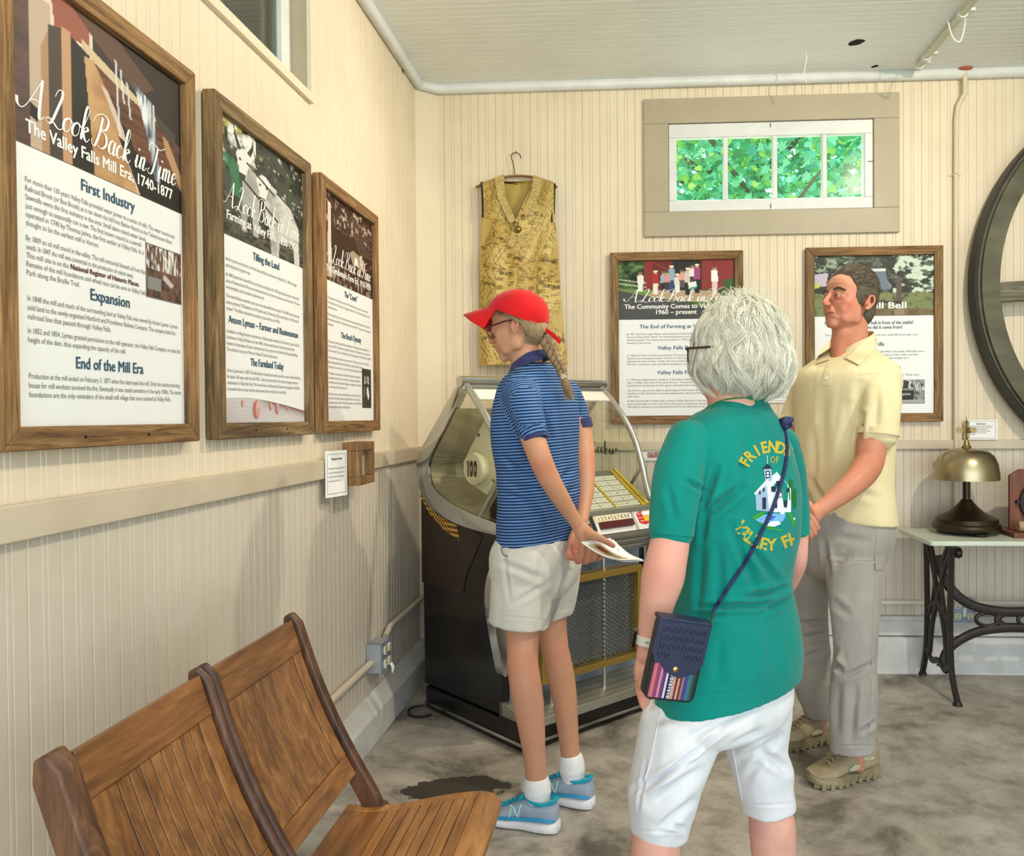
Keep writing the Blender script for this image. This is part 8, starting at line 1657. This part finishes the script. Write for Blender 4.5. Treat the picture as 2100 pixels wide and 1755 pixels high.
for a in ((.82, .10, 46, 60, .4, 4), (.85, .2, 40, 50, .45, 7), (.12, .62, 40, 60, .2, 6), (.16, .90, 44, 60, -.3, 9), (.85, .9, 44, 60, .5, 3), (.33, .60, 46, 100, .04, 3), (.33, .86, 60, 40, .06, 6), (.66, .34, 40, 90, .45, 5), (.8, .62, 52, 44, .05, 9), (.2, .43, 50, 34, .3, 7), (.55, .66, 40, 90, .03, 8)): patch(*a)
I.line(.52, .40, .54, 1, .006, (160, 130, 56), .6); I.a[I.mask([(.47, .38), (.50, .38), (.53, 1), (.50, 1)])] *= .95
V_, Fc, Cc = [], [], []
for j, v in enumerate(vv):
    l, r_ = L_(v), R__(v)
    for i in range(NI):
        s_ = i/(NI-1.0); u = l+(r_-l)*s_
        # neck opening: V cut down to the point
        if v < 452:
            nl = float(np.interp(v, [358, 400, 452], [1031, 1036, 1060])); nr = float(np.interp(v, [358, 400, 452], [1096, 1086, 1061]))
            if s_ < .5: u = l+(nl-l)*min(1, s_*2)
            else: u = nr+(r_-nr)*((s_-.5)*2)
        bulge = .045*math.sin(PI*min(max((u-l)/(r_-l), 0), 1))**.7+.008*math.sin(u*.12+v*.01)+.006*math.sin(v*.05+u*.05)+ (.016*math.sin((u-l)/(r_-l)*9)*((v-420)/330) if v > 420 else 0)*.5
        p = at(u, v, DY-.004); V_.append(tuple(p+V3((0, -bulge, 0))))
        px_ = min(W-1, int((u-978)/(1168-978)*W)); py_ = min(Hh-1, int((v-360)/389*Hh)); c = I.a[py_, max(0, px_)]; Cc.append((c[0], c[1], c[2], 1))
for j in range(NJ-1):
    for i in range(NI-1):
        if vv[j+1] < 450 and i == NI//2-1: continue
        a = j*NI+i; Fc.append((a, a+NI, a+NI+1, a+1))
me = bpy.data.meshes.new('dress_front'); me.from_pydata(V_, [], Fc); me.update(); ca = me.color_attributes.new('ink', 'FLOAT_COLOR', 'POINT'); ca.data.foreach_set('color', np.array(Cc, np.float32).ravel()); me.materials.append(attr_mat('newsprint_paper', 'ink', .5, .35, bump=.3, bump_scale=40))
for p in me.polygons: p.use_smooth = True
o = bpy.data.objects.new('dress_front', me); COL.objects.link(o); keep(o, DR)
PB = mat('yellowed_lining', rgb(196, 166, 84), .5, var=rgb(176, 146, 66), var_scale=12, bump=.4, bump_scale=30)
q = MB(); rows = [(370, 1030, 1098), (372, 989, 1134), (380, 986, 1136), (440, 988, 1136), (540, 984, 1145), (660, 983, 1154), (747, 982, 1164)]
q.loft([[at(l, v, YB-.018) if 0 else at(l, v, DY+.012), at((l+r_)/2, v+(9 if v == 370 else 0), DY+.020), at(r_, v, DY+.012)] for v, l, r_ in rows], False, closed=False); keep(q.build('dress_back', PB, smooth='all'), DR)
def strip(nm, pts, w, m, dy, th=.004):
    b_ = MB(); b_.tube([at(u, v, DY-d) for u, v, d in [tuple(z) for z in crom(pts, 6)]], w, 8, flat=.35, up=(1, 0, 0)); return keep(b_.build(nm, m, smooth=True), DR)
PT = attr_mat('newsprint_paper')
COLR = mat('folded_collar_paper', rgb(192, 168, 106), .5, var=rgb(160, 134, 74), var_scale=60, stretch=(1, 1, 3), lo=.42, hi=.6, bump=.2, bump_scale=40)
for pts in ([(1014, 362), (1033, 358), (1036, 402), (1053, 440), (1062, 466), (1052, 470), (1036, 440), (1020, 404)], [(1094, 358), (1112, 366), (1106, 400), (1082, 440), (1064, 470), (1058, 462), (1076, 424), (1090, 392)],
            [(1046, 458), (1061, 448), (1084, 502), (1070, 509)], [(1050, 474), (1062, 484), (1052, 508), (1040, 503)]):
    b_ = MB(); top = [at(u, v, DY-.058-.0005*0) for u, v in pts]; b_.loft([[p+V3((0, .003, 0)) for p in top], top], True); keep(b_.build('dress_lapel', COLR), DR)
b_ = MB(); bc = at(1062, 470, DY-.062); b_.lathe([(.0001, -.012), (.012, -.008), (.018, 0), (.019, .002), (.0001, .003)], bc, 20, 'y'); keep(b_.build('dress_button', mat('olive_brass_button', rgb(140, 120, 60), .3, .8), smooth=True), DR)
BLT = mat('black_piping', rgb(28, 26, 26), .8)
strip('armhole_piping', [(987, 373, .01), (989, 395, .012), (990, 430, .016), (989, 446, .018)], .0045, BLT, 0); strip('armhole_piping', [(1135, 376, .012), (1133, 400, .014), (1131, 432, .018), (1132, 455, .020)], .0045, BLT, 0); strip('armhole_piping', [(1138, 376, .0), (1137, 400, .002), (1136, 440, .006)], .004, BLT, 0)
HG = thing('clothes_hanger', 'old wooden clothes hanger with a wire hook carrying the paper dress', 'hanger', at(1063, 312, YB-.01))
HWD = wood_mat('pale_hanger_wood', rgb(120, 84, 50), rgb(160, 120, 76), rgb(186, 148, 100), axis=0, scale=14, rough=.5, stretch=10, bump=.1)
b_ = MB(); hp = [(976, 384), (1000, 374), (1030, 364), (1062, 360.5), (1096, 364), (1124, 373), (1142, 384)]; b_.tube([at(u, v, YB-.030) for u, v in [tuple(z) for z in crom(hp, 5)]], .012, 12, flat=.5, up=(0, 1, 0)); keep(b_.build('hanger_bar', HWD, smooth=True), HG)
b_ = MB(); b_.tube([at(u, v, YB-.030) for u, v in [tuple(z) for z in crom([(1056, 360), (1053, 338), (1049, 324), (1050, 316), (1057, 313), (1065, 316), (1069, 325)], 6)]], .0022, 8); b_.tube([at(1058, 313, YB-.001), at(1058, 312, YB-.034), at(1058, 309, YB-.036)], .002, 6); keep(b_.build('wire_hook', mat('dark_wire', rgb(70, 56, 46), .5, .6), smooth=True), HG)
